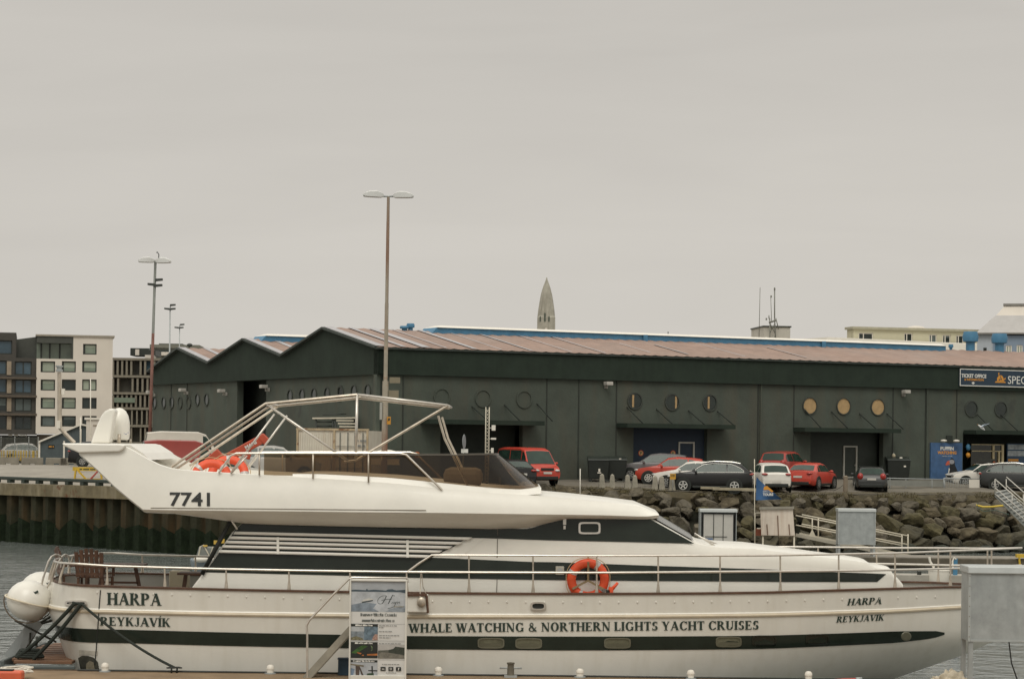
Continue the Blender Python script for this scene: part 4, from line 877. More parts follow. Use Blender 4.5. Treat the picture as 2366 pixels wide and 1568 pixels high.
XS = [(-.3, -9.7), (0, -9.95), (.4, -10.3), (.72, -10.6), (1, -10.5), (1.2, -10.45)]
def hb(X, v):
    xs_, xb_ = interp(XS, v), interp(XB, v); vv = max(0.0, v)
    B = 2.68 + .12 * min(1, vv) ** .8; d = X - xs_
    if d <= 0 or X >= xb_: return 0.0
    f = 1.0
    if d < 1.3: f *= (1 - (1 - d / 1.3) ** 2.1) ** (1 / 2.1)
    f *= .93 + .07 * min(1, d / 5)
    if X > -1: q_ = (X + 1) / (xb_ + 1); f *= max(0.0, 1 - q_ ** (2.6 + .2 * min(1, vv)))
    return B * f
def hull_y(X, Z): return YC - hb(X, Z / zg(X))
def hull_at(px, py, off=0.0):
    Y = YN
    for _ in range(14):
        p = P(px, py, Y); Y = .5 * Y + .5 * hull_y(p.x, p.z)
    p = P(px, py, Y - off); return p
yt = thing('motor_yacht', 'large white motor yacht with dark stripe and flybridge, moored along the pontoon', 'yacht', (0, YC, 0))
vs_ = [-.15, 0, .08, .17, .25, .34, .42, .51, .6, .7, .8, .9, 1.0]
mb = MB(); rows = []
for v in vs_:
    xs_, xb_ = interp(XS, v), interp(XB, v); row = []
    us = [0] + [1.3 * (1 - math.cos(math.pi / 2 * i / 12)) for i in range(1, 13)]
    st_ = [xs_ + u for u in us] + [xs_ + 1.3 + (xb_ - xs_ - 1.3) * (1 - (1 - i / 60) ** 1.35) for i in range(1, 61)]
    near = [(X, YC - hb(X, v), v * zg(X)) for X in st_]; far = [(X, 2 * YC - y, z) for X, y, z in near[::-1]]
    rows.append(near + far[1:-1])
mb.quads(rows, 0, True, closed=True); obj('hull', mb, HULL, yt, sharp=1.2)
def edge_pts(v=1.0, n=70, inset=0.0, dz=0.0, a=0.0, b=1.0):
    xs_, xb_ = interp(XS, v), interp(XB, v); us = [1.3 * (1 - math.cos(math.pi / 2 * i / 10)) for i in range(11)]
    st_ = [xs_ + u for u in us] + [xs_ + 1.3 + (xb_ - xs_ - 1.3) * i / n for i in range(1, n + 1)]
    return [Vector((X, YC - max(0, hb(X, v) - inset), v * zg(X) + dz)) for X in st_]
mir = lambda p: Vector((p[0], 2 * YC - p[1], p[2]))
e1 = edge_pts(1.0, inset=.10, dz=0); mb = MB()
rows = [[(p.x, p.y + (2 * YC - 2 * p.y) * j / 6, p.z - .42) for j in range(7)] for p in e1]
mb.quads(rows, 0, False); obj('deck', mb, mat('deck_grey', (.42, .40, .36), .7, var=.1), yt)
mb = MB(); mb.quads([[p for p in e1], [Vector((p.x, p.y, p.z - .42)) for p in e1]], 0, True); obj('bulwark_lining', mb, mat('bulwark_grey', (.42, .41, .38), .6, var=.08), yt); mb = MB(); mb.quads([[mir(p) for p in e1], [mir((p.x, p.y, p.z - .42)) for p in e1]], 0, True); obj('bulwark_lining', mb, mat('bulwark_grey'), yt)
capr = edge_pts(1.0, inset=.03, dz=.005); mb = MB()
def strip(mb, pts, w, h, m=0):
    """flat rail following pts, w wide (towards the centre line), h high"""
    rows = []
    for p in pts: 
        d = 1 if p.y < YC else -1; rows.append([Vector((p.x, p.y - d * .06, p.z)), Vector((p.x, p.y + d * w, p.z)), Vector((p.x, p.y + d * w, p.z + h)), Vector((p.x, p.y - d * .06, p.z + h))])
    mb.quads(rows, m, False, closed=True, caps=True)
strip(mb, capr, .13, .042); obj('wooden_cap_rail', mb, TEAK, yt); mb = MB(); strip(mb, [mir(p) for p in capr], .13, .042); obj('wooden_cap_rail', mb, TEAK, yt)
# rub rail
def pxline(pts, n=60, off=0.0):
    out_ = []
    for i in range(n + 1): x, y = along(pts, i / n); out_.append(hull_at(x, y, off))
    return out_
RUB = [(122, 1398), (150, 1402), (183, 1410), (300, 1413.5), (493, 1417.6), (941, 1423), (1281, 1423.5), (1774, 1419.5), (2069, 1410.5), (2217, 1401.6), (2330, 1394)]
def zlist(pts): return [(h.x, h.z) for h in (hull_at(x, y) for x, y in pts)]
def hull_line(zl, off, x1, dz=0.0, n=70):
    """points that follow the hull at height zl(X) from the stern centre to X = x1, pushed out by off"""
    pts = []
    z0 = zl[0][1]; v0 = z0 / zg(-10); xs_ = interp(XS, v0)
    us = [1.3 * (1 - math.cos(math.pi / 2 * i / 12)) for i in range(13)]
    for X in [xs_ + u for u in us] + [xs_ + 1.3 + (x1 - xs_ - 1.3) * i / n for i in range(1, n + 1)]:
        z = interp(zl, X) + dz; xq = max(X, interp(XS, z / zg(X))); pts.append(Vector((xq, YC - hb(xq, z / zg(xq)), z)))
    out_ = []
    for k, p in enumerate(pts):
        t_ = (pts[min(k + 1, len(pts) - 1)] - pts[max(k - 1, 0)]); nn_ = Vector((t_.y, -t_.x, 0)).normalized() if t_.length > 1e-6 else Vector((-1, 0, 0))
        if k == 0: nn_ = Vector((-1, 0, 0))
        out_.append(p + nn_ * off)
    return out_
RZ = zlist(RUB[2:]); rl = hull_line(RZ, .0, RZ[-1][0]); mb = MB(); mb.tube(rl, .045, 8); both('rub_rail', mb, mat('rub_rail', (.60, .52, .39), .45, var=.12, vs=3))
rl = hull_line(RZ, .0, RZ[-1][0], .045); mb = MB(); mb.tube(rl, .024, 6); both('rub_rail_bead', mb, WHITE)
def band(mb, top, bot, surf, off, n=60, rows=4, m=0):
    R_ = []
    for j in range(rows):
        r_ = []
        for i in range(n + 1):
            a, b = along(top, i / n), along(bot, i / n); k = j / (rows - 1); r_.append(surf(a[0] + (b[0] - a[0]) * k, a[1] + (b[1] - a[1]) * k, off))
        R_.append(r_)
    mb.quads(R_, m, True)
def mirror_mb(mb):
    m2 = MB(); m2.v = list(mb.v) + [(x, 2 * YC - y, z) for x, y, z in mb.v]; n = len(mb.v)
    m2.f = list(mb.f) + [tuple(n + i for i in f[::-1]) for f in mb.f]; m2.m = mb.m * 2; m2.sm = mb.sm * 2; return m2
ST_T = zlist([(172, 1449.6), (300, 1453.5), (493, 1458.7), (941, 1467.8), (1281, 1469), (1774, 1466.6), (2069, 1457), (2150, 1456.5), (2176, 1456.5), (2181, 1460)])
ST_B = zlist([(172, 1480.5), (300, 1484.5), (493, 1490), (941, 1498), (1281, 1501), (1774, 1497), (2069, 1483.7), (2150, 1474), (2172, 1470), (2180, 1465)])
mb = MB(); rows = []
for k in range(5):
    zl = [(x, z + (interp(ST_B, x) - z) * k / 4) for x, z in ST_T]; rows.append(hull_line(zl, .012, ST_T[-1][0], 0, 90))
mb.quads(rows, 0, True)
both('hull_stripe', mb, DARKB)
# lettering on the hull
LET = lambda x0, y0, x1, y1, up: (lambda u, v, k=0: hull_at(x0 + (x1 - x0) * u - (y1 - y0) / max(1, x1 - x0) * v * up * 0, y0 + (y1 - y0) * u - v * up, .014 + .0006 * k))
def hull_text(name, text, x0, y0, x1, y1, hpx, shear=0.0):
    m_ = MB(); L = x1 - x0; fn = LET(x0, y0, x1, y1, hpx)
    serif(m_, text, lambda u, v, k: fn(u, v, k), 0, 0, 1.0, w=1.0, shear=shear); return obj(name, m_, INK, yt, merge=False)
hull_text('name_lettering', 'HARPA', 247, 1396, 373, 1398, 28); hull_text('port_lettering', 'REYKJAV\u00cdK', 231, 1443.5, 394, 1447, 20)
hull_text('slogan_lettering', 'WHALE WATCHING & NORTHERN LIGHTS YACHT CRUISES', 944, 1460, 1754, 1453, 20.5, .0)
hull_text('bow_name_lettering', 'HARPA', 1956, 1397.5, 2036, 1394, 15.5, .22); hull_text('bow_port_lettering', 'REYKJAVIK', 1931, 1437, 2041, 1432, 14, .22)
# port lights in the stripe
WIN = mat('port_glass', (.125, .125, .085), .12, var=.3, vs=3); RIM = mat('port_rim', (.14, .135, .095), .4, .2, var=.15)
def oval(x, y, w, h, off, n=22, e=3.2, fn=hull_at):
    pts = []
    for i in range(n):
        a = 6.2832 * i / n; c, s_ = math.cos(a), math.sin(a); pts.append(fn(x + w / 2 * math.copysign(abs(c) ** (2 / e), c), y - h / 2 * math.copysign(abs(s_) ** (2 / e), s_), off))
    return pts
GL2 = mat('port_glass_dark', (.012, .016, .012), .12)
for x, y, w, d in ((1134, 1484.5, 62, 0), (1221, 1485, 62, 0), (1426, 1484.5, 62, 0), (1683, 1481.5, 60, 1), (1765, 1479, 57, 2), (1888, 1476, 55, 2)):
    m_ = MB(); a, b, b2, c = oval(x, y, w, 25, .012, e=4.5), oval(x, y, w, 25, .03, e=4.5), oval(x, y, w - 6, 19, .03, e=4.5), oval(x, y, w - 6, 19, .014, e=4.5); m_.quads([a, b, b2, c], 0, True, closed=True); p = obj('port_light', m_, RIM if d < 2 else GL2, yt)
    m_ = MB(); m_.face(c); obj('glass', m_, WIN if d < 2 else GL2, p)
    m_ = MB(); m_.face(oval(x - 1, y + 4, w - 14, 7, .016, e=5)); obj('curtain', m_, mat('port_shelf', (.10, .095, .06), .6) if d < 2 else DARKB, p)
m_ = MB(); c_ = oval(2093, 1469, 20, 18, .03, e=2); m_.quads([oval(2093, 1469, 24, 22, .014, e=2), c_], 0, True, closed=True); m_.face(c_); obj('port_light', m_, RIM, yt)
# fairleads
for x, y, w, h in ((175, 1392, 52, 13), (1243, 1399, 37, 20)):
    m_ = MB(); m_.quads([oval(x, y, w, h, .0), oval(x, y, w, h, .05), oval(x, y, w - 10, h - 8, .05), oval(x, y, w - 10, h - 8, .0)], 0, True, closed=True); f_ = obj('fairlead', m_, STEEL, yt); m_ = MB(); m_.face(oval(x, y, w - 10, h - 8, .012)); obj('opening', m_, RUBBER, f_)
m_ = MB(); band(m_, [(180, 1519), (190, 1513), (205, 1514), (217, 1518), (226, 1528)], [(186, 1545), (198, 1546), (208, 1546), (218, 1546), (229, 1546)], hull_at, .010, 14); obj('exhaust_patch', m_, mat('outlet_dark', (.05, .048, .035), .8, var=.5, vs=6), yt)  # dark of the exhaust recess laid on the hull as flat colour
m_ = MB(); band(m_, [(199, 1532), (207, 1525), (216, 1529)], [(199, 1546), (208, 1546), (219, 1546)], hull_at, .018, 8); obj('exhaust_pipe', m_, mat('exhaust', (.22, .19, .13), .7, var=.4, vs=8), yt)
m_ = MB(); band(m_, [(182, 1500), (204, 1502), (226, 1503)], [(183, 1513), (205, 1512), (225, 1514)], hull_at, .006, 10); obj('exhaust_patch', m_, mat('soot_pale', (.42, .39, .33), .8, var=.3, vs=5), yt)
m_ = MB()
for i in range(46):
    x = 225 + i * 43; y = interp([(225, 1368), (941, 1388), (1380, 1391), (1774, 1388), (2220, 1376)], x); c = hull_at(x, y, .0); m_.ball(c, (.022, .02, .03), 5)
obj('hull_rivet', m_, HULL, yt)
m_ = MB(); lin_ = [hull_at(x, y, .012) for x, y in ((232, 1362), (229, 1400), (226, 1448), (222, 1500), (219, 1535))]; m_.tube(lin_, .012, 5); obj('earth_cable', m_, RUBBER, yt)
# ---- deckhouse
def bd(X): return max(.35, min(2.28, hb(X, 1.0) - .55))
def dh_y(X, Z): return YC - max(.25, bd(X) - .10 * (Z - 2.2))
def dh_at(px, py, off=0.0):
    Y = 53.6
    for _ in range(12):
        p = P(px, py, Y); Y = .5 * Y + .5 * dh_y(p.x, p.z)
    return P(px, py, Y - off)
SIL = [(440, 1360), (470, 1321), (538, 1226), (563, 1204), (700, 1201), (1000, 1197), (1300, 1194), (1480, 1191.5), (1497, 1192.5), (1608, 1255), (1640, 1262), (1675, 1265), (1740, 1267), (1834, 1278), (1895, 1286), (1960, 1293), (2006, 1300), (2018, 1310), (2058, 1316), (2064, 1328), (2078, 1340), (2086, 1350)]
mb = MB(); rows = []; tops = []
for i in range(121):
    x, y = along(SIL, i / 120); tops.append((x, y))
for x, y in tops:
    yb = interp(GUN, x) + 34; col = []
    for j in range(11):
        k = j / 10; py = yb + (y - yb) * k; p = dh_at(x, py); r = max(0, (k - .9) / .1); p.y += r * r * .05; col.append(p)
    rows.append(col)
mb.quads(rows, 0, True)
XWA, XWB = rows[0][-1].x, 0
def cam_(x): return interp([(2.4, .05), (2.9, .10), (3.1, .16), (4.0, .16), (4.35, .07), (6, .06)], x)
roofr = []
for col in rows:
    t_ = col[-1]; roofr.append([Vector((t_.x, t_.y + (2 * YC - 2 * t_.y) * j / 14, t_.z + cam_(t_.x) * (1 - abs(1 - j / 7) ** 3))) for j in range(15)])
dm = mirror_mb(mb); dm.quads(roofr, 0, True); dm.face([c for c in rows[-1]] + [mir(c) for c in rows[-1][::-1]])
obj('deckhouse', dm, WHITE, yt, sharp=.7)
mb = MB()
band(mb, [(563.5, 1205), (700, 1207.5), (887, 1212.5), (1100, 1217.5), (1210, 1221), (1224, 1220), (1250, 1212), (1272, 1202), (1288, 1196.5), (1400, 1195), (1494, 1194)], [(539, 1226.5), (700, 1231), (887, 1236), (1149, 1243), (1215, 1245.5), (1240, 1246.2), (1262, 1247), (1275, 1247.4), (1290, 1247.7), (1450, 1251), (1604, 1254.8)], dh_at, .014, 80)
both('saloon_glass', mb, GLASSB)
mb = MB(); band(mb, [(542, 1226), (700, 1230.5), (887, 1236), (1000, 1239), (1078, 1242)], [(474, 1321), (600, 1324), (807, 1329), (880, 1331), (941, 1333)], dh_at, .008, 50)
both('side_glass', mb, GLASSB)
mb = MB(); band(mb, [(935, 1288), (993, 1287), (1082, 1290.6), (1228, 1297), (1281, 1297.5), (1524.5, 1306.4), (1774, 1314.3), (1839, 1317.5), (2000, 1323), (2047, 1325)], [(935, 1332.8), (1000, 1334), (1100, 1336), (1228, 1338), (1281, 1338.7), (1519, 1341), (1774, 1342.6), (1802, 1343), (1980, 1343), (2026, 1343)], dh_at, .014, 70)
both('lower_glass', mb, GLASSB)
# louvres
LOUV = mat('louvre_white', (.86, .835, .765), .4, var=.04)
for y0, y1, x0, e0, e1 in ((1227, 1233.5, 539, 1250, 1090), (1238, 1244.5, 527, 1254, 1068), (1248, 1254.5, 519, 1263, 1045), (1258.3, 1264.5, 511, 1272.3, 1022), (1269.5, 1276, 503, 1283, 1000)):
    mb = MB(); sl = .0245; Y0 = lambda x: y0 + (x - x0) * sl
    band(mb, [(x0 + 4, y0), (800, Y0(800)), (e1, Y0(e1))], [(x0, y1), (800, Y0(800) + y1 - y0), (e1 - 8, Y0(e1) + y1 - y0)], dh_at, .06, 24, 2)
    both('louvre', mb, LOUV, solid=.05)
for x, y0, y1 in ((641.6, 1240, 1279), (941, 1247, 1287)):
    mb = MB(); a, b = dh_at(x, y0, .09), dh_at(x + .5, y1, .09); mb.beam(a, b, .055, .03, up=Vector((0, 1, 0))); both('louvre_post', mb, LOUV)
# white end of the louvre field
mb = MB(); band(mb, [(1088, 1242.5), (1120, 1243)], [(996, 1287), (1060, 1289)], dh_at, .011, 8); both('side_panel', mb, WHITE)
# window in the wheelhouse side
for px, py in ((1361.5, 1219),):
    m_ = MB(); m_.quads([oval(px, py, 51, 28, .016, e=6, fn=dh_at), oval(px, py, 51, 28, .05, e=6, fn=dh_at), oval(px, py, 42, 20, .05, e=6, fn=dh_at), oval(px, py, 42, 20, .018, e=6, fn=dh_at)], 0, True, closed=True); w = obj('side_window_frame', m_, STEEL, yt); m_ = MB(); m_.face(oval(px, py, 42, 20, .02, e=6, fn=dh_at)); obj('glass', m_, GLASSB, w)
m_ = MB(); c = dh_at(1304, 1203, .05); m_.box(c, (.07, .08, .16)); m_.box(c + Vector((0, 0, -.14)), (.05, .05, .08)); obj('navigation_light', m_, STEEL, yt)
m_ = MB(); c = dh_at(1293, 1317, .03); m_.box(c, (.19, .04, .19)); l_ = obj('deck_speaker', m_, mat('speaker_grey', (.42, .40, .33), .5), yt, bevel=.01); m_ = MB(); m_.lathe([(.06, 0), (.03, .03), (.001, .03)], c + Vector((0, -.022, 0)), 'Y', 12); obj('cone', m_, GALV, l_)
m_ = MB()
for (xa, ya), (xb, yb) in (((1149, 1195), (1149, 1236)), ((1149, 1244), (1148, 1287)), ((1223, 1196), (1223, 1219)), ((1149, 1194), (1223, 1195)), ((1148, 1336), (1147, 1371))): m_.tube([dh_at(xa, ya, .012), dh_at(xb, yb, .012)], .008, 4)
obj('panel_seam', m_, mat('seam', (.20, .18, .15), .8), yt)
# front windscreen panes on the sloping front
SCR = mat('screen_glass', (.12, .12, .108), .2, var=.2, spec=.6)  # pale grey base puts the reflected sky into the glass colour
pt_ = lambda px, py: dh_at(px, py)
A, B = pt_(1499, 1193.5), pt_(1607, 1254.5); yA, yB = A.y, B.y; nfr = (B - A).cross(Vector((0, 1, 0))).normalized(); nfr = nfr if nfr.z > 0 else -nfr
for k in range(3):
    m_ = MB(); f0, f1 = .012 + k * .327, .012 + k * .327 + .322; r_ = []
    for t_ in (.06, .94):
        c = A + (B - A) * t_; r_.append([Vector((c.x, c.y + (2 * YC - 2 * c.y) * f, c.z + cam_(c.x) * (1 - abs(1 - 2 * f) ** 3))) + nfr * .025 for f in [f0 + (f1 - f0) * q / 8 for q in range(9)]])
    m_.quads(r_, 0, True); obj('windscreen', m_, SCR, yt)
m_ = MB()
for t0, f in ((.97, .2), (.97, .55)):
    c = A + (B - A) * t0; a = Vector((c.x, c.y + (2 * YC - 2 * c.y) * f, c.z)) + nfr * .05; c2 = A + (B - A) * .32; b_ = Vector((c2.x - .05, c2.y + (2 * YC - 2 * c2.y) * (f - .1), c2.z)) + nfr * .1
    m_.tube([a, b_], .018, 5)
m_.tube([P(1604, 1231, 54.2), P(1660, 1266, 54.3)], .02, 5); m_.tube([P(1604, 1233, 54.6), P(1668, 1262, 54.7)], .018, 5); obj('wiper', m_, STEEL, yt)
# ---- flybridge moulding
PAIR = [((277, 1026), (182, 1046)), ((295, 1034), (225, 1084)), ((311, 1043), (264, 1122)), ((340, 1060), (300, 1152)), ((369, 1074), (330, 1176)), ((395, 1082), (362, 1177)), ((422, 1086), (394, 1177.5)), ((493, 1091), (480, 1178.5)), ((560, 1095), (560, 1179.5)), ((630, 1098.5), (630, 1180)), ((800, 1108), (800, 1182)), ((921, 1117), (921, 1183)), ((1021, 1128), (1021, 1184)), ((1131, 1137), (1131, 1185.6)), ((1223, 1143), (1223, 1187)), ((1312, 1150), (1312, 1188)), ((1400, 1159), (1400, 1189.5)), ((1474, 1168), (1474, 1192)), ((1500, 1179), (1496, 1192)), ((1522, 1188), (1521, 1189.5))]
BF = lambda x: interp([(180, 2.55), (400, 2.8), (1000, 2.85), (1250, 2.6), (1420, 2.3), (1522, 2.0)], x)
mb = MB(); rows = []; N_ = 9
for (a, b) in PAIR:
    col = []
    for j in range(N_):
        k = j / (N_ - 1); x, y = b[0] + (a[0] - b[0]) * k, b[1] + (a[1] - b[1]) * k
        if y < b[1]: pass
        bulge = .035 * math.sin(math.pi * min(1, k * 1.1)) if a[0] > 330 else .03 * math.sin(math.pi * k)
        col.append(P(x, y, YC - BF(x) + .16 * k - bulge * .6))
    rows.append(col)
mb.quads(rows, 0, True)
iw = [[c[-1], c[-1] + Vector((0, .10, .015)), c[-1] + Vector((0, .14, -.30)), ] for c in rows[:13]]; mb.quads(iw, 0, True)
# cove under the chine
cov = []
for (a, b), col in zip(PAIR, rows):
    p = col[0]; x = b[0]
    dz = interp([(330, .04), (394, .05), (480, .15), (560, .25), (630, .27), (887, .30), (1131, .31), (1223, .28), (1260, .16), (1300, .06), (1400, .05), (1522, .02)], x); w = interp([(180, .5), (394, .6), (560, .62), (1223, .55), (1400, .35), (1522, .1)], x)
    cov.append([p, p + Vector((0, .03, -.025)), p + Vector((0, w * .35, -.05 - dz * .35)), p + Vector((0, w * .75, -.05 - dz * .8)), p + Vector((0, w, -.05 - dz))])
mb.quads(cov, 0, True)
fm = mirror_mb(mb)
fm.quads([[c[-1] + (mir(c[-1]) - c[-1]) * (j / 6) for j in range(7)] for c in cov], 0, False)             # underside
fl = [c[-1] + Vector((0, .14, -.30)) for c in rows[:14]]; fm.quads([[c, mir(c)] for c in fl], 0, False)   # cockpit floor
fm.quads([[c[-1] + (mir(c[-1]) - c[-1]) * (j / 8) + Vector((0, 0, .07 * math.sin(math.pi * j / 8))) for j in range(9)] for c in rows[13:]], 0, True)  # wheelhouse roof
obj('flybridge', fm, WHITE, yt, sharp=.8)
m_ = MB(); pl = [(348, 1172.5), (600, 1174.5), (800, 1176.5), (984, 1178)]
def fly_at(px, py, off=0.0):
    Y = 53.0
    for (a, b), (a2, b2) in zip(PAIR, PAIR[1:]):
        xa = b[0] + (a[0] - b[0]) * .3
        if px <= b2[0] + (a2[0] - b2[0]) * .3 or (a2, b2) == PAIR[-1]:
            k = max(0, min(1, (b[1] - py) / max(1, b[1] - a[1]))); x = px; bulge = .035 * math.sin(math.pi * min(1, k * 1.1)); Y = YC - BF(x) + .16 * k - bulge * .6; break
    return P(px, py, Y - off)
m_.tube([fly_at(*along(pl, i / 20), .006) for i in range(21)], .009, 4); obj('coaming_groove', m_, mat('groove', (.20, .17, .13), .8), yt)
m_ = MB(); sans(m_, '7741', lambda u, v: fly_at(392 + u, 1166.5 + u * .012 - v, .012), 0, 0, 93, 30, bold=.022); obj('number_lettering', m_, mat('number_black', (.022, .024, .022), .5), yt)
# white ledge under the tinted screen
def led(px, py, off=0.0): return P(px, py, YC - BF(px) + .24 - off)
mb = MB(); lp = [(676, 1094), (740, 1094.5), (900, 1103), (1021, 1115), (1131, 1127), (1200, 1130), (1250, 1126)]; rows = []
for i in range(25):
    x, y = along(lp, i / 24); p = led(x, y); q_ = led(x, y + 14, .06); rows.append([q_, p, mir(p), mir(q_)])
mb.quads(rows, 0, False); obj('screen_ledge', mb, WHITE, yt)
TINT = tint('brown_tinted_acrylic', (.36, .275, .18), .10)
mb = MB(); rows = []
tp = [(610, 1048.5), (700, 1049.5), (900, 1051), (1040, 1051), (1138, 1049.5)]; bt = [(609.5, 1097), (684, 1098), (900, 1106), (1060, 1120), (1197, 1130)]
for i in range(19): a, b = along(tp, i / 18), along(bt, i / 18); rows.append([led(*a, -.08), led(*b)])
# curve round the front
a0_, b0_ = rows[-1]
for k in range(1, 13):
    f = k / 12; th = f * math.pi; hbA, hbB = YC - a0_.y, YC - b0_.y
    rows.append([Vector((a0_.x + .12 * math.sin(th), YC - hbA * math.cos(th), a0_.z)), Vector((b0_.x + .48 * math.sin(th), YC - hbB * math.cos(th), b0_.z + .06 * math.sin(th)))])
rows += [[mir(a), mir(b)] for a, b in rows[:18][::-1]]
mb.quads(rows, 0, True); obj('tinted_screen', mb, TINT, yt, merge=False)
mb = MB()
for x, y in ((742, 1107), (800, 1109), (897, 1048 + 68), (905, 1116), (1030, 1128), (1131, 1113), (1145, 1114), (1160, 1140), (1172, 1141)): pass
mb.tube([r[0] for r in rows], .012, 5); obj('screen_trim', mb, mat('trim_dark', (.06, .05, .035), .4), yt)
mb = MB(); c = P(1070, 1085, 55.2); mb.box(c + Vector((0, 0, -.16)), (.9, .7, .44));  obj('helm_seat', mb, mat('helm_brown', (.16, .12, .075), .7), yt, bevel=.16)
# ---- aft wing and masts
mb = MB(); wing = [(142.6, 1023.2), (278, 1025), (290, 1028), (284, 1038), (274, 1043), (220, 1044.5), (182, 1045.5), (160, 1036), (146, 1029)]
w0 = [P(x, y, 53.15) for x, y in wing]; mb.prism(w0, Vector((0, 5.3, 0))); obj('radar_wing', mb, WHITE, yt, bevel=.03); mb = MB(); mb.prism([P(x, y, 53.5) for x, y in ((270, 1026), (300, 1027), (330, 1046), (345, 1062), (300, 1062), (262, 1044))], Vector((0, 4.6, 0))); obj('wing_root', mb, WHITE, yt)
mb = MB(); fin = [(209, 1024), (214, 1008), (224, 980), (233, 960), (241, 950), (252, 944), (262, 942.5), (266, 950), (262, 965), (258, 990), (252, 1024)]
mb.prism([P(x, y, 54.6) for x, y in fin], Vector((0, .45, 0))); obj('mast_fin', mb, WHITE, yt, bevel=.05)
mb = MB(); D0 = P(275, 1000, 55.5); kk = 55.5 / F
mb.lathe([(.001, -16 * kk), (20 * kk, -16 * kk), (24 * kk, -13 * kk), (25 * kk, 0), (24.5 * kk, 16 * kk), (24 * kk, 26 * kk), (21 * kk, 40 * kk), (15 * kk, 51 * kk), (7 * kk, 57 * kk), (.001, 58.5 * kk)], D0, n=28); dome = obj('satellite_dome', mb, WHITE, yt)
mb = MB()
for x, y, w, h in ((291, 1002, 5, 2.5), (296, 999, 4, 2), (287, 1001, 3, 2)): c = P(x, y, 55.12 + (0.06 if x > 292 else 0)); mb.ball(c, (w * kk * .4, .012, h * kk * .4), 6)
obj('blue_mark', mb, mat('mark_blue', (.09, .15, .32), .5), dome)
mb = MB(); mb.tube([P(275, 1024, 55.0), P(275.5, 1002, 55.0)], .04, 8); mb.tube([P(253.5, 1024, 54.9), P(254, 1014, 54.9)], .012, 6); mb.tube([P(301, 1024, 55.9), P(302, 1014, 55.9)], .03, 6); obj('mast_post', mb, STEELB, yt)
mb = MB(); mb.tube([P(172, 1023, 55.8), P(152, 1003, 55.8), P(139, 988, 55.8), P(137.5, 960, 55.8), P(137, 860, 55.8)], [.05, .05, .05, .055, .045], 10); m0 = obj('light_mast', mb, STEELB, yt)
mb = MB(); c = P(137, 859, 55.8); mb.lathe([(.03, 0), (.085, .01), (.085, .05), (.06, .06), (.06, .11), (.09, .115), (.09, .15), (.001, .155)], c, n=14); obj('mast_light', mb, GALV, m0)
mb = MB(); mb.box(P(146, 904, 55.75), (.07, .1, .13)); mb.box(P(135, 980, 55.7), (.08, .08, .18)); obj('mast_bracket', mb, PAINTW, m0)
mb = MB(); mb.tube([P(185, 1023, 55.3), P(186, 964, 55.3)], .014, 6); mb.tube([P(209, 1010, 55.1), P(209, 780 + 95, 55.1)], .012, 6); obj('whip_antenna', mb, PAINTW, yt)
# ---- bimini frame
bm_ = MB(); yn = YC - 2.35; yf = YC + 2.35
nodes = dict(A=(396, 1078), B=(613.6, 932), C=(824.6, 911.3), D=(1034.5, 936.4), E=(820.7, 1063), G=(803.6, 1064), H=(1012, 960), I=(1086, 1134), J=(634, 956), K=(532, 1094), L=(822, 1060))
def nd(n, far=False): 
    p = P(*nodes[n], yn); return Vector((p.x, p.y + 3.0, p.z)) if far else p
def tb(path, r, name, m=STEEL): 
    m_ = MB(); m_.tube(path, r, 8); return obj(name, m_, m, yt)
for far in (False, True):
    tb([nd('A', far), nd('B', far), nd('C', far)], .03, 'bimini_bar', STEELB); tb([nd('C', far), nd('D', far)], .03, 'bimini_bar', STEEL)
    tb([nd('H', far), nd('H', far) + Vector((.15, 0, -.5)), nd('I', far)], .026, 'bimini_strut', STEELB); tb([nd('J', far), nd('K', far)], .024, 'bimini_strut')
dn_ = Vector((.05, .06, -.075)); tb([nd('A') + dn_, nd('B') + dn_, nd('C') + dn_], .026, 'bimini_bar', STEELB); tb([nd('C') + dn_, nd('D') + dn_ * .8], .026, 'bimini_bar', STEELB)
tb([nd('B'), nd('G')], .028, 'bimini_strut'); tb([nd('D'), nd('E'), nd('E') + Vector((-.25, 0, -.03))], .028, 'bimini_strut', STEELB); tb([nd('C'), nd('L')], .032, 'bimini_strut')
mid = lambda n: Vector((nd(n).x, YC, nd(n).z))
0 and tb([Vector((nd('A').x + .35, YC + 2.2, nd('A').z)), Vector((nd('B').x + .3, YC + 2.2, nd('B').z - .22)), Vector((nd('C').x, YC + 2.2, nd('C').z - .1)), Vector((nd('D').x - .35, YC + 2.2, nd('D').z - .2))], .024, 'bimini_bar', STEELB)
for n in ('B', 'C', 'D'): tb([nd(n), nd(n, True)], .028, 'bimini_hoop', STEEL)
# ---- flybridge rail
def fr_(px, py, far=False):
    p = P(px, py, YC - BF(px) + .12); return mir(p) if far else p
for far in (False, True):
    tb([fr_(505, 1092, far), fr_(526, 1062, far), fr_(533, 1052, far), fr_(546, 1046.5, far), fr_(700, 1046, far), fr_(923, 1046.5, far), fr_(938, 1050, far), fr_(1021, 1131, far)], .024, 'fly_rail')
    for x, y in ((599, 1097), (723, 1105), (851, 1114)): tb([fr_(x, 1047, far), fr_(x, y, far)], .02, 'fly_rail_post', STEELB)
tb([fr_(533, 1094), fr_(571, 1052)], .018, 'fly_rail_post')
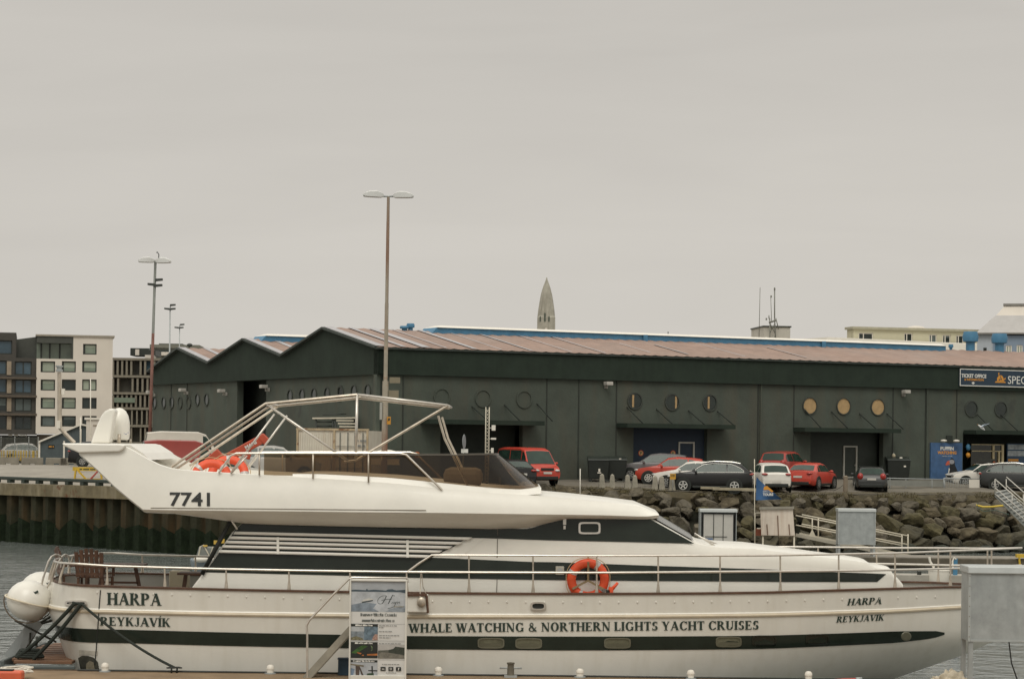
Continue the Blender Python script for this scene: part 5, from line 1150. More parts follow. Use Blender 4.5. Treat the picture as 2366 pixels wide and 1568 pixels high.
# ---- deck rails
def gp(px, dz=0.0, inset=.12, far=False):
    X = P(px, 1330, 53.1).x; p = Vector((X, YC - max(0, hb(X, 1.0) - inset), zg(X) + dz)); return mir(p) if far else p
def rail_at(px, py, far=False):
    Y = 53.1
    for _ in range(8): p = P(px, py, Y); Y = YC - max(.02, hb(p.x, 1.0) - .12)
    p = P(px, py, Y); return mir(p) if far else p
LOWR = [(198.5, 1304.6), (300, 1307.5), (493, 1313), (700, 1317), (887, 1319.6), (1100, 1321), (1380, 1322), (1774, 1319), (1900, 1318), (2069, 1315.6), (2230, 1311.6), (2320, 1307)]
UPR = [(941, 1320), (955, 1311), (985, 1286), (998, 1281), (1100, 1281.5), (1380, 1283), (1774, 1282), (2069, 1277), (2200, 1272), (2300, 1268)]
tip = lambda z: Vector((11.9, YC, z))
sternr = []
zr_ = rail_at(198.5, 1304.6).z
for i in range(13):
    f = i / 12 * math.pi / 2; sternr.append(Vector((-9.55 - .85 * math.cos(f), YC - 2.55 * math.sin(f) ** .8, zr_ + .03)))
for far in (False, True):
    s_ = [mir(p) if far else p for p in sternr[1:]] if far else sternr
    ln = [rail_at(*along(LOWR, i / 40), far) for i in range(1, 41)]; tb(s_ + ln + [tip(ln[-1].z + .02)], .026, 'lower_rail')
    ln = [rail_at(*along(UPR, i / 40), far) for i in range(41)]; tb(ln + [tip(ln[-1].z + .03)], .024, 'upper_rail')
    for x in (247, 380, 522, 667, 808, 939, 1083, 1231, 1378, 1520, 1663, 1802, 1937, 2067, 2195, 2290):
        yt_ = interp(UPR, x) if x > 1000 else interp(LOWR, x); a = rail_at(x, yt_, far); b = Vector((a.x + .01, a.y, zg(a.x) + .05))
        m_ = MB(); m_.tube([a, b + Vector((0, 0, .2)), b + Vector((0, 0, .1)), b], [.019, .02, .032, .042], 8); obj('stanchion', m_, STEELB, yt)
for f in (.25, .55, .8):
    for far in (False, True):
        i = int(f * 12); a = sternr[i]; b = Vector((a.x - .15 + .05, YC - (YC - a.y) * 1.0, zg(-9.8) + .05)); a, b = (mir(a), mir(b)) if far else (a, b)
        m_ = MB(); m_.tube([a, b + Vector((0, 0, .12)), b], [.022, .03, .045], 8); obj('stern_stanchion', m_, STEELB, yt)
# wire cable and pulley box near the gangway
m_ = MB(); m_.box(hull_at(965, 1392, .08), (.46, .14, .40)); pb_ = obj('boarding_step_housing', m_, WHITE, yt, bevel=.02); m_ = MB(); m_.beam(hull_at(985, 1374, .16), hull_at(988, 1415, .16), .05, .04); m_.beam(hull_at(941, 1373.5, .16), hull_at(986, 1373.5, .16), .05, .05, up=Vector((0, 1, 0))); obj('wooden_edge', m_, TEAK, pb_)
m_ = MB(); m_.tube([rail_at(972, 1318), rail_at(971, 1345), hull_at(970, 1378, .2)], .01, 5); m_.tube([rail_at(973, 1316), rail_at(977, 1355), hull_at(984, 1370, .2)], .01, 5); m_.ball(hull_at(973, 1390, .22), (.1, .05, .12), 7); obj('boarding_tackle', m_, STEELB, pb_)
# struts under the flybridge aft
for far in (False, True):
    a, b = P(535, 1198, 53.6), P(466, 1326, 53.6); a, b = (mir(a), mir(b)) if far else (a, b); tb([a, b], .05, 'flybridge_strut', RUBBER)
tb([P(533, 1199, 53.5), P(548, 1222, 53.5)], .02, 'aft_rail', PAINTW)
# hoops of the stern ladder
for dx, Y in ((0, 54.6), (27, 55.0)):
    m_ = MB(); m_.tube([P(95 + dx * .4, 1354 + dx * .25, Y), P(100 + dx * .8, 1333, Y), P(112 + dx * .9, 1296, Y), P(119 + dx * .9, 1285, Y + .05), P(129 + dx * .8, 1280, Y + .2), P(139 + dx * .7, 1283, Y + .4), P(143 + dx * .65, 1292, Y + .5), P(141 + dx * .6, 1310, Y + .5)], .024, 8); obj('ladder_hoop', m_, STEEL, yt)
# swim platform
m_ = MB(); zp = .60; Xa, Xb_ = P(12, 1535, 53.5).x, -9.6
for k in range(9):
    y0 = 53.35 + k * .54; m_.box(((Xa + Xb_) / 2 + .06, y0 + .23, zp), (Xb_ - Xa - (.3 if k in (0, 8) else 0), .40, .07))
pf = obj('swim_platform', m_, TEAK if False else mat('platform_teak', (.165, .085, .045), .7, var=.3, vs=4, streak=(.24, .13, .075), ss=(.6, 12, 12)), yt, bevel=.01)
m_ = MB(); m_.box((Xa - .03, 55.75, zp - .06), (.10, 4.9, .22)); m_.box(((Xa + Xb_) / 2, 53.3, zp - .10), (Xb_ - Xa, .06, .10)); obj('platform_bumper', m_, mat('bumper_grey', (.10, .115, .11), .6), pf, bevel=.03)
m_ = MB()
for (x0, y0), (x1, y1), Y in (((70, 1460), (66, 1525), 55.0), ((86, 1470), (82, 1505), 57.0), ((34, 1432), (130, 1482), 54.9), ((60, 1450), (133, 1428), 55.6), ((75, 1448), (130, 1415), 55.6)): m_.tube([P(x0, y0, Y), P(x1, y1, Y)], .035 if Y > 55.3 else .025, 6)
m_.beam(P(92, 1440, 55.4), P(48, 1520, 55.4), .09, .06); obj('raft_bracket', m_, mat('bracket_dark', (.045, .045, .033), .6), yt)
m_ = MB(); m_.beam(P(86, 1433, 55.1), P(22, 1520, 55.1), .30, .06, up=Vector((0, 1, 0))); m_.beam(P(64, 1432, 55.0) , P(36, 1520, 54.95), .02, .02); pg = obj('folded_gangway', m_, GALV, yt)
# ---- loose things aboard
def raft(name, c, label, grp='life raft canisters on the stern'):
    t = thing('life_raft_canister', label, 'life raft', c, grp); M = Matrix.Rotation(R(14), 4, 'Y'); m_ = MB()
    rows = []
    for i in range(17):
        f = -1 + 2 * i / 16; rr = .50 * (1 - abs(f) ** 2.3) ** (1 / 2.4) if abs(f) < 1 else .02; rr = max(rr, .02)
        rows.append([Vector(c) + M @ Vector((rr * math.cos(a) * 1.0, f * .62, rr * math.sin(a) * .92)) for a in [6.2832 * k / 24 for k in range(24)]])
    m_.quads(rows, 0, True, closed=True, caps=True); obj('shell', m_, WHITE, t)
    m_ = MB(); ring_ = [Vector(c) + M @ Vector((.53 * math.copysign(abs(math.cos(a)) ** .75, math.cos(a)), .65 * math.copysign(abs(math.sin(a)) ** .75, math.sin(a)), 0)) for a in [6.2832 * k / 36 for k in range(36)]]
    m_.tube(ring_, .022, 6, closed=True); obj('flange', m_, mat('flange_cream', (.62, .55, .42), .5), t)
    m_ = MB(); cc = Vector(c) + M @ Vector((.16, -.50, .24)); 
    for s_ in (-1, 1): m_.beam(cc + Vector((s_ * .075, .02, .05)), cc + Vector((0, -.012, 0)), .05, .02, up=Vector((0, 1, 0)))
    obj('arrow_mark', m_, INK, t)
    m_ = MB(); 
    for y in (-.35, .3): m_.tube([Vector(c) + M @ Vector((.51 * math.cos(a), y, .485 * math.sin(a))) for a in [math.pi + math.pi * k / 12 for k in range(13)]], .016, 5)
    obj('lashing_strap', m_, mat('strap_brown', (.12, .09, .06), .8), t)
raft('r', P(68, 1386, 54.6), 'near white life raft canister with a black arrow, hung on the yacht stern'); raft('r', P(97, 1365, 56.3), 'farther white life raft canister half hidden behind the near one on the yacht stern')
def lifebuoy(c, rx, label, flat=False, lean=0.0, parts=True):
    t = thing('lifebuoy', label, 'lifebuoy', c, 'orange lifebuoys on the yacht'); M = Matrix.Rotation(rx, 4, 'X') @ Matrix.Rotation(lean, 4, 'Y'); c = Vector(c)
    Rr, rr = .37, .10; m_ = MB(); rows = []
    for i in range(33):
        a = 6.2832 * i / 32; rows.append([c + M @ Vector(((Rr + rr * math.cos(b)) * math.cos(a), rr * .8 * math.sin(b), (Rr + rr * math.cos(b)) * math.sin(a))) for b in [6.2832 * k / 12 for k in range(12)]])
    m_.quads(rows, 0, True, closed=True); obj('ring', m_, ORANGE, t)
    for a0 in (.9, 2.6, 4.1, 5.6):
        m_ = MB(); rows = []
        for i in range(4):
            a = a0 + i * .07; rows.append([c + M @ Vector(((Rr + rr * 1.03 * math.cos(b)) * math.cos(a), rr * .84 * math.sin(b), (Rr + rr * 1.03 * math.cos(b)) * math.sin(a))) for b in [6.2832 * k / 12 for k in range(12)]])
        m_.quads(rows, 0, True, closed=True); obj('reflective_band', m_, mat('reflective', (.50, .48, .46), .4, .2), t)
    m_ = MB(); ro = [c + M @ Vector(((Rr + rr + .015 + .03 * abs(math.sin(2 * a))) * math.cos(a), -.03, (Rr + rr + .015 + .03 * abs(math.sin(2 * a))) * math.sin(a))) for a in [6.2832 * k / 40 for k in range(40)]]; m_.tube(ro, .009, 5, closed=True); obj('grab_line', m_, mat('rope_cream', (.50, .36, .20), .8), t)
    return t, M, c
t, M, c = lifebuoy(hull_at(1358, 1338, -.35), 0.05, 'orange lifebuoy with a bracket, upright on the side deck amid the rail')
m_ = MB()
for a in (1.57, 3.67, 5.76): m_.beam(c + Vector((0, -.02, -.02)), c + Vector((.40 * math.cos(a), -.10, .40 * math.sin(a))), .045, .025, up=Vector((0, 1, 0)))
m_.beam(c + Vector((0, .05, .38)), c + Vector((0, .05, .50)), .04, .03, up=Vector((0, 1, 0))); obj('holder_bracket', m_, mat('bracket_tan', (.26, .19, .10), .6), t)
lt = thing('lifebuoy_light', 'orange lifebuoy light tube beside the big lifebuoy', 'signal light', hull_at(1416, 1360, -.3)); m_ = MB(); m_.tube([P(1410, 1364, 53.25), P(1427, 1345, 53.25)], [.045, .03], 8); m_.box(P(1411, 1361, 53.22), (.1, .1, .12)); obj('tube', m_, ORANGE, lt); m_ = MB(); m_.box(P(1404, 1366, 53.22), (.08, .1, .08)); obj('clip', m_, RUBBER, lt)
lifebuoy(P(487, 1103, 54.0), -.5, 'left of two orange lifebuoys lying against the flybridge coaming', lean=.25); lifebuoy(P(527, 1095, 54.6), -.45, 'right of two orange lifebuoys lying against the flybridge coaming', lean=-.6)
# wooden chair and tables on the aft deck
zd = zg(-9) - .42
def slat_chair(c, rz, label):
    t = thing('deck_chair', label, 'chair', (0, 0, 0), None); m_ = MB()
    for i in range(6):
        f = -1 + 2 * i / 5; m_.hexa([(-.31, f * .29 - .045, .42), (-.28, f * .29 - .045, .42), (-.28, f * .29 + .045, .42), (-.31, f * .29 + .045, .42), (-.39, f * .31 - .045, .98 + .1 * math.cos(f * 1.4)), (-.36, f * .31 - .045, .98 + .1 * math.cos(f * 1.4)), (-.36, f * .31 + .045, .98 + .1 * math.cos(f * 1.4)), (-.39, f * .31 + .045, .98 + .1 * math.cos(f * 1.4))])
    for zz in (.50, .66, .92): m_.box((-.30 - .09 * (zz - .42), 0, zz), (.03, .66, .06))
    obj('backrest', m_, TEAK, t)
    m_ = MB()
    for k in range(5): m_.box((-.18 + k * .11, 0, .42), (.09, .62, .03))
    obj('seat', m_, TEAK, t)
    for sx, sy in ((-.26, -.3), (-.26, .3), (.26, -.3), (.26, .3)): m_ = MB(); m_.box((sx, sy, .2), (.05, .05, .42)); obj('leg', m_, TEAK, t)
    for sy in (-.33, .33): m_ = MB(); m_.box((0, sy, .64), (.62, .06, .035)); m_.box((.25, sy, .54), (.05, .05, .2)); obj('armrest', m_, TEAK, t)
    return place(t, c, rz)
slat_chair((P(215, 1345, 54.6).x, 54.9, zd + .13), R(75), 'brown wooden slatted deck chair with a curved back on the aft deck')
slat_chair((P(170, 1340, 56.4).x, 56.3, zd + .1), R(20), 'brown wooden deck chair behind the other chair at the stern rail')
def deck_table(c, label, w=1.2):
    t = thing('deck_table', label, 'table', (0, 0, 0)); m_ = MB(); m_.box((0, 0, .72), (w, .7, .05)); obj('tabletop', m_, TEAK, t, bevel=.01)
    for s_ in (-1, 1): m_ = MB(); m_.beam((s_ * w * .30, 0, .70), (s_ * w * .42, 0, 0), .09, .05, up=Vector((0, 1, 0))); obj('leg', m_, TEAK, t)
    m_ = MB(); m_.beam((-w * .36, 0, .3), (w * .36, 0, .3), .05, .05); obj('stretcher', m_, TEAK, t)
    return place(t, c, 0)
deck_table((P(270, 1340, 56).x, 56.4, zd + .04), 'brown wooden folding table beside the slatted deck chair'); deck_table((P(452, 1340, 55.5).x, 55.6, zd - .1), 'dark wooden table at the aft end of the deckhouse', .8)
t = thing('deck_locker', 'low cream locker with a rail behind the aft deck table', 'locker', (P(410, 1330, 58).x, 58.0, zd)); m_ = MB(); c = P(415, 1322, 57.6); m_.box(c + Vector((0, 0, -.15)), (.45, .4, .4)); obj('box', m_, mat('locker_cream', (.50, .44, .32), .6), t, bevel=.02)
# ---------------------------------------------------------------- vehicles (front towards +X)
TYRE = mat('tyre', (.012, .014, .012), .8, var=.2); ALLOY = mat('alloy', (.42, .42, .40), .35, .6, var=.1); CARG = mat('car_glass', (.020, .040, .030), .10, spec=.32, var=.35, vs=1.5); CTRIM = mat('car_trim', (.014, .018, .015), .5, var=.15)
PLATE = mat('number_plate', (.55, .53, .48), .5, var=.05); TAIL = mat('tail_light', (.30, .025, .018), .2, var=.2); LAMP = mat('head_light', (.46, .47, .45), .12, .2, var=.2); CHROME = mat('chrome', (.60, .59, .55), .2, .8, var=.05)
def paint(n, c): return mat('paint_' + n, c, .30, .0, var=.06, vs=2, coat=.12, spec=.35)
SHAPES = {
 # (fraction of length from the front, height/H) along the roof line; cowl, roof front, roof rear, tail glass end
 'hatch': ([(0, .40), (.015, .50), (.05, .56), (.24, .655), (.29, .68), (.43, .955), (.55, 1.0), (.78, .965), (.87, .92), (.955, .66), (.985, .60), (1, .36)], 4, 5, 8, 9),
 'suv': ([(0, .40), (.015, .52), (.05, .585), (.22, .655), (.27, .68), (.41, .95), (.52, 1.0), (.74, .985), (.87, .925), (.962, .70), (.99, .62), (1, .36)], 4, 5, 8, 9),
 'sedan': ([(0, .38), (.015, .48), (.05, .54), (.25, .65), (.30, .67), (.43, .955), (.53, 1.0), (.68, .97), (.74, .92), (.87, .70), (.975, .67), (1, .36)], 4, 5, 8, 9),
 'estate': ([(0, .38), (.015, .48), (.05, .54), (.25, .64), (.30, .66), (.42, .955), (.52, 1.0), (.84, .97), (.90, .945), (.965, .68), (.985, .60), (1, .36)], 4, 5, 8, 9),
 'van': ([(0, .34), (.01, .42), (.03, .46), (.115, .53), (.14, .545), (.27, .93), (.36, .99), (.80, 1.0), (.965, .965), (.995, .60), (.998, .5), (1, .26)], 4, 5, 8, 9),
}
def car(label, kind, col, L, Wd, H, loc, rz, name='parked_car', wr=.32, wb=.60, group=None, rails=None, roofm=None, chrome=False, wheelc=None, cat='car', open_boot=False, dirt=None, panel=False, darktop=False):
    top, ic, ir, jr, jt = SHAPES[kind]
    t = thing(name, label, cat, (0, 0, 0), group)
    top = [(L / 2 - a * L, z * H) for a, z in top]; zb = .20 * (H / 1.5) if kind != 'van' else .28
    def zt(x): return interp([(p[0], p[1]) for p in top[::-1]], x)
    beltf = .615 if kind != 'van' else .55
    def zbelt(x): return min(zt(x) - .015, H * (beltf + .035 * (L / 2 - x) / L))
    def wb_(x):
        f = abs(x) / (L / 2); return Wd / 2 * (1 - .16 * max(0, (f - .62) / .38) ** 2.2)
    def wtop(x):
        h = max(0, (zt(x) - zbelt(x)) / (H * .36)); k = .13 if kind == 'van' else .25
        return wb_(x) * (.96 - k * min(1, h))
    xs = sorted({p[0] for p in top} | {L / 2 - L * i / 40 for i in range(41)}, reverse=True)
    xs[0] -= .01; xs[-1] += .01
    rows = []
    for x in xs:
        w, w2, zz, zB = wb_(x), wtop(x), zt(x), zbelt(x); e_ = min(.05, (zz - zB) * .3)
        lo = zb + .12 * max(0, (abs(x) / (L / 2) - .8) / .2)
        h = [(w * .90, lo), (w * .985, lo + .10), (w, min(zB, lo + .30)), (w * .985, zB - min(.05, (zB - lo) * .2)), (w * .955, zB), (w2 + (w * .955 - w2) * .06, zz - e_), (w2 * .93, zz - e_ * .3), (w2 * .7, zz), (0, zz + .012)]
        rows.append([(x, -a, b) for a, b in h] + [(x, a, b) for a, b in h[::-1][1:]])
    mb = MB(); mb.quads(rows, 0, True, closed=True, caps=True)
    nr = len(rows); 
    obj('body', mb, col, t, sharp=.75)
    P3 = lambda x, zf, s_, off: (x, s_ * (wtop(x) + (wb_(x) * .955 - wtop(x)) * (1 - zf) * 1.0 + off), zbelt(x) + (zt(x) - min(.05, (zt(x) - zbelt(x)) * .3) - zbelt(x)) * zf)
    xw0, xw1, xr0, xr1 = top[ic][0], top[ir][0], top[jr][0], top[jt][0]
    spl = [(xw1 + (xw0 - xw1) * .62, .06 * L - .02 * L), (.045 * L, -.19 * L), (-.205 * L, xr0 + (xr1 - xr0) * (.30))] if kind != 'van' else [(xw1 + .45 * (xw0 - xw1), .19 * L), (.175 * L, -.10 * L), (-.115 * L, -.44 * L)]
    if panel: spl = spl[:1]
    for s_ in (-1, 1):
        if darktop:
            mb = MB(); n = 16; x0_, x1_ = xw0 - .02, xr1 + .12; mb.quads([[P3(x0_ + (x1_ - x0_) * k / n, f, s_, .006) for k in range(n + 1)] for f in (.04, .5, .98)], 0, True); obj('pillar_trim', mb, CTRIM, t)
        for i, (a, b) in enumerate(spl):
            mb = MB(); n = 8; lo, hi = [], []
            for k in range(n + 1):
                x = a + (b - a) * k / n; lo.append(P3(x, .10, s_, .012)); hi.append(P3(x, .90 - (.55 * (k / n) ** 2.2 if i == 2 and kind in ('suv', 'hatch', 'sedan') else 0) - (.0 if i else 0), s_, .012))
            mb.quads([lo, hi], 0, True); w = obj('side_window', mb, CARG, t)
            if chrome and s_ != 0:
                mb = MB(); 
                if i == 0: mb.tube([P3(a + (b - a) * k / n, .93, s_, .02) for k in range(n + 1)], .016, 5); mb.tube([P3(a + (b - a) * k / n, .06, s_, .02) for k in range(n + 1)], .016, 5); mb.tube([P3(a, .06, s_, .02), P3(a, .93, s_, .02)], .014, 5)
                else: mb.tube([P3(a + (b - a) * k / n, .93 - (.55 * (max(k, 0) / n) ** 2.2 if i == 2 else 0), s_, .02) for k in range(-1, n + 1)], .014, 5); mb.tube([P3(a + (b - a) * k / n, .06, s_, .02) for k in range(-1, n + 1)], .016, 5)
                if i == 2: mb.tube([P3(b, .06, s_, .02), P3(b, .38, s_, .02)], .014, 5)
                obj('chrome_strip', mb, CHROME, w)
    def screen(nm, x0, x1, off, fy):
        mb = MB(); r_ = []
        for k in range(7):
            f = .06 + .88 * k / 6; x = x0 + (x1 - x0) * f; w = wtop(x) * fy; d = .014 * (1 if x0 > x1 else -1)
            r_.append([(x + off, y * w, zt(x) + .016 - .03 * y * y) for y in (-1, -.7, -.35, 0, .35, .7, 1)])
        mb.quads(r_, 0, True); return obj(nm, mb, CARG, t)
    screen('windscreen', xw0, xw1, .012, .93); screen('rear_window', xr0, xr1, -.016, .86)
    xf, xb_ = L * wb / 2 + .02 * L, -L * wb / 2 + .01 * L
    for x in (xf, xb_):
        for s_ in (-1, 1):
            y = s_ * wb_(x); mb = MB(); c = (x, y + s_ * .004, wr)
            mb.lathe([(.01, -.02), (wr + .075, -.02), (wr + .075, .008), (.01, .008)], (x, y, wr), 'Y', 22); obj('wheel_arch', mb, CTRIM, t)
            mb = MB(); mb.lathe([(wr * .6, -.10), (wr * .93, -.10), (wr, -.07), (wr, .07), (wr * .93, .10), (wr * .6, .10)], (x, y - s_ * .075, wr), 'Y', 24); wl = obj('wheel', mb, TYRE, t)
            mb = MB(); yy = y + s_ * .022
            mb.lathe([(.001, -.004), (wr * .64, -.004), (wr * .64, .004), (.001, .004)], (x, yy - s_ * .012, wr), 'Y', 20, 1)
            mb.lathe([(wr * .57, -.008), (wr * .66, -.008), (wr * .66, .008), (wr * .57, .008), (wr * .57, -.008)], (x, yy, wr), 'Y', 20, 0, caps=False)
            ns = 5 if chrome else 7
            for k in range(ns):
                a = 6.2832 * k / ns + .3; mb.beam((x + .03 * math.cos(a), yy, wr + .03 * math.sin(a)), (x + wr * .6 * math.cos(a), yy, wr + wr * .6 * math.sin(a)), wr * .17, .012, 0, up=Vector((0, 1, 0)))
            obj('rim', mb, [wheelc or ALLOY, CTRIM], wl)
    # bumpers, sills, lights, plates, mirrors
    mb = MB(); z0 = zb + .02
    for sx in (1, -1):
        xe = sx * (L / 2 - .0); w = wb_(xe) * .9; mb.hexa([(xe - sx * .25, -w, z0), (xe + sx * .02, -w * .93, z0 + .03), (xe + sx * .02, w * .93, z0 + .03), (xe - sx * .25, w, z0), (xe - sx * .25, -w, z0 + .17), (xe + sx * .02, -w * .93, z0 + .2), (xe + sx * .02, w * .93, z0 + .2), (xe - sx * .25, w, z0 + .17)])
    for s_ in (-1, 1): mb.box((0, s_ * Wd / 2 * .97, zb + .06), (L * .42, .05, .12))
    obj('lower_trim', mb, CTRIM, t, bevel=.02)
    zh = .50 * H if kind != 'van' else .40 * H
    for s_ in (-1, 1):
        mb = MB(); xx = L / 2 - .13; mb.ball((xx, s_ * wb_(L / 2) * .80, zh), (.20, .17, .075), 8); obj('headlight', mb, LAMP, t)
        mb = MB(); zz = .60 * H if kind != 'van' else .5 * H; xx = -L / 2 + .13
        mb.ball((xx, s_ * wb_(-L / 2) * .84, zz), (.17, .17, .075 if kind not in ('van', 'estate') else .2), 8); obj('tail_light', mb, TAIL, t)
        mb = MB(); x = xw0 - .28 * (xw0 - xw1) - .1; mb.ball((x, s_ * (wb_(x) + .09), zbelt(x) + .06), (.07, .11, .07), 7); obj('mirror', mb, roofm or col if not chrome else CTRIM, t)
    mb = MB(); mb.box((L / 2 + .012, 0, .34 * H), (.02, .48, .11)); obj('number_plate', mb, PLATE, t)
    mb = MB(); zz = .47 * H if kind in ('sedan', 'hatch') else .5 * H
    mb.box((-L / 2 - .008 + (.02 if kind != 'van' else 0), 0, zz if kind != 'hatch' else .33 * H), (.03, .48, .11)); obj('number_plate', mb, PLATE, t)
    mb = MB(); mb.box((L / 2 - .02, 0, .44 * H), (.06, Wd * .42, .12)); obj('grille', mb, CTRIM, t)
    if rails:
        mb = MB()
        for s_ in (-1, 1): mb.tube([(x, s_ * (wtop(x) - .03), zt(x) + .03) for x in [xw1 - .1 + (xr0 - xw1 + .2) * k / 8 for k in range(9)]], .013, 6)
        obj('roof_rail', mb, CHROME if rails == 1 else CTRIM, t)
    if roofm:
        mb = MB(); r_ = []
        for k in range(9):
            x = xw1 + (xr0 - xw1) * k / 8; w = wtop(x); r_.append([(x, y * w, zt(x) + .02 - .03 * y * y) for y in (-.96, -.5, 0, .5, .96)])
        mb.quads(r_, 0, True); obj('roof', mb, roofm, t)
    return place(t, loc, rz)
def at(px, Y, dz=0.0):
    x = (px - CX) * Y / F; return (x, Y, gz(x, Y) + dz)
RD = paint('red', (.40, .045, .025)); RD2 = paint('bright_red', (.46, .055, .035)); WH_ = paint('white', (.66, .63, .57)); BK = paint('black', (.010, .010, .010)); GY = paint('grey', (.12, .115, .115)); SV = paint('silver', (.38, .37, .345)); DGR = paint('dark_grey', (.035, .037, .036))
car('red van with a silver windscreen view, parked by the warehouse wall', 'van', RD2, 4.7, 1.75, 1.98, at(1222, 126.6, -.02), R(-64), 'parked_van', .33, .56, cat='van')
bpy.data.objects['parked_van']['label'] = 'red passenger van facing the harbour beside the warehouse wall'
car('black car parked low in front of the red van', 'sedan', BK, 4.4, 1.78, 1.42, at(1180, 123.5), R(108))
car('grey car parked with its nose towards the concrete bollards', 'hatch', GY, 4.3, 1.76, 1.50, at(1520, 131.9), R(172))
car('red hatchback with white alloy wheels behind the concrete bollards', 'hatch', RD, 4.1, 1.74, 1.46, at(1560, 130.0), R(172), wheelc=mat('pale_alloy', (.60, .58, .53), .4, .2))
car('white hatchback half hidden behind the black sport utility car', 'hatch', WH_, 4.1, 1.74, 1.46, at(1602, 128.1, -.03), R(172))
car('shiny black sport utility car with chrome window trim above the rock bank', 'suv', BK, 4.38, 1.84, 1.59, at(1646, 126.2, -.03), R(172), wr=.35, rails=1, chrome=True, wheelc=mat('bright_alloy', (.66, .66, .62), .3, .4))
car('white hatchback seen from behind, beside the black sport utility car', 'hatch', WH_, 4.0, 1.75, 1.50, at(1781, 128.6), R(95))
car('dark red estate car behind the white hatchback', 'estate', paint('dark_red', (.30, .040, .028)), 4.4, 1.78, 1.66, at(1816, 134.5), R(64))
car('bright red coupe seen from behind with a black lower bumper', 'sedan', RD2, 4.3, 1.79, 1.42, at(1876, 131.2), R(64))
car('dark estate car with red tail lights behind the wooden post', 'estate', DGR, 4.4, 1.74, 1.34, at(2013, 133.6, -.12), R(84), rails=2)
car('white hatchback with a black roof behind the crowd barrier', 'hatch', WH_, 4.0, 1.74, 1.45, at(2272, 141.0, -.22), R(188), roofm=BK, darktop=True)
car('dark grey sport utility car at the right edge behind the access stairs', 'suv', DGR, 4.4, 1.84, 1.56, at(2356, 138.9), R(-14), rails=1, chrome=True, roofm=SV)
car('black sport utility car parked under the yacht wing by the grey shed', 'suv', BK, 4.4, 1.84, 1.66, at(240, 158.0), R(8))
car('silver car behind the mesh fence by the dark apartment block', 'hatch', SV, 4.2, 1.75, 1.5, (P(66, 1040, 175).x, 175, 3.65), R(10))
car('dull red van seen past the flybridge coaming of the yacht', 'van', paint('dull_red', (.27, .045, .035)), 4.4, 1.8, 1.98, at(425, 127, -.15), R(14), 'parked_van', .33, .56, cat='van', panel=True)
car('white van with a rounded roof behind the dull red van', 'van', paint('cream', (.56, .52, .45)), 4.6, 1.9, 2.3, at(432, 133), R(12), 'parked_van', .33, .56, cat='van', panel=True)
car('silver sport utility car seen over the yacht coaming beside the white container', 'suv', SV, 4.5, 1.85, 1.72, at(640, 122.5, -.12), R(6), rails=2)
car('pale silver hatchback behind the lifebuoys of the yacht', 'hatch', paint('pale_silver', (.48, .47, .43)), 4.1, 1.75, 1.5, at(528, 121.5, -.35), R(20))
# red telescopic handler
tl = thing('telehandler', 'red telescopic handler with a raised boom behind the yacht flybridge', 'telehandler', at(480, 117.6)); x0, Y0, g0_ = at(480, 117.6); TR = mat('telehandler_red', (.46, .075, .035), .4, var=.1)
mb = MB(); mb.box((x0, Y0, g0_ + .75), (2.6, 1.5, .4)); mb.box((x0 - .9, Y0 + .2, g0_ + .95), (.9, 1.1, .3)); obj('chassis', mb, TR, tl, bevel=.08)
for sx in (-.9, .9):
    for sy in (-.85, .85): mb = MB(); mb.lathe([(.2, -.18), (.40, -.18), (.45, -.12), (.45, .12), (.40, .18), (.2, .18)], (x0 + sx, Y0 + sy, g0_ + .45), 'Y', 20); w = obj('wheel', mb, TYRE, tl); mb = MB(); mb.lathe([(.01, -.19), (.24, -.19), (.24, .19), (.01, .19)], (x0 + sx, Y0 + sy, g0_ + .45), 'Y', 14); obj('rim', mb, PAINTW, w)
a, b = P(528, 1056, Y0 - .3), P(612, 1010, Y0 - .3); mb = MB(); mb.beam(a, b, .34, .44, up=Vector((0, 0, 1))); bo = obj('boom', mb, TR, tl, bevel=.04)
mb = MB(); mb.beam(P(480, 1075, Y0 - .3), P(512, 1047, Y0 - .3), .5, .62); mb.beam(P(604, 1020, Y0 - .3), P(616, 1008, Y0 - .3), .4, .5); mb.beam(P(575, 1040, Y0 - .3), P(570, 1060, Y0 - .3), .2, .3); obj('knuckle', mb, TR, tl, bevel=.05)
d = (b - a).normalized(); up = Vector((-d.z, 0, d.x)); mb = MB(); o_ = a + d * .95 - up * .07 + Vector((0, -.18, 0)); sans(mb, 'MANI', lambda u, v: o_ + d * u + up * v, 0, 0, .62, .16, bold=.04); obj('lettering', mb, SIGNW, bo)
mb = MB(); mb.hexa([P(455, 1100, Y0 + .3), P(500, 1100, Y0 + .3), P(500, 1100, Y0 + 1.2), P(455, 1100, Y0 + 1.2), P(460, 1052, Y0 + .3), P(492, 1050, Y0 + .3), P(492, 1050, Y0 + 1.2), P(460, 1052, Y0 + 1.2)]); obj('cab', mb, CARG, tl, bevel=.05)
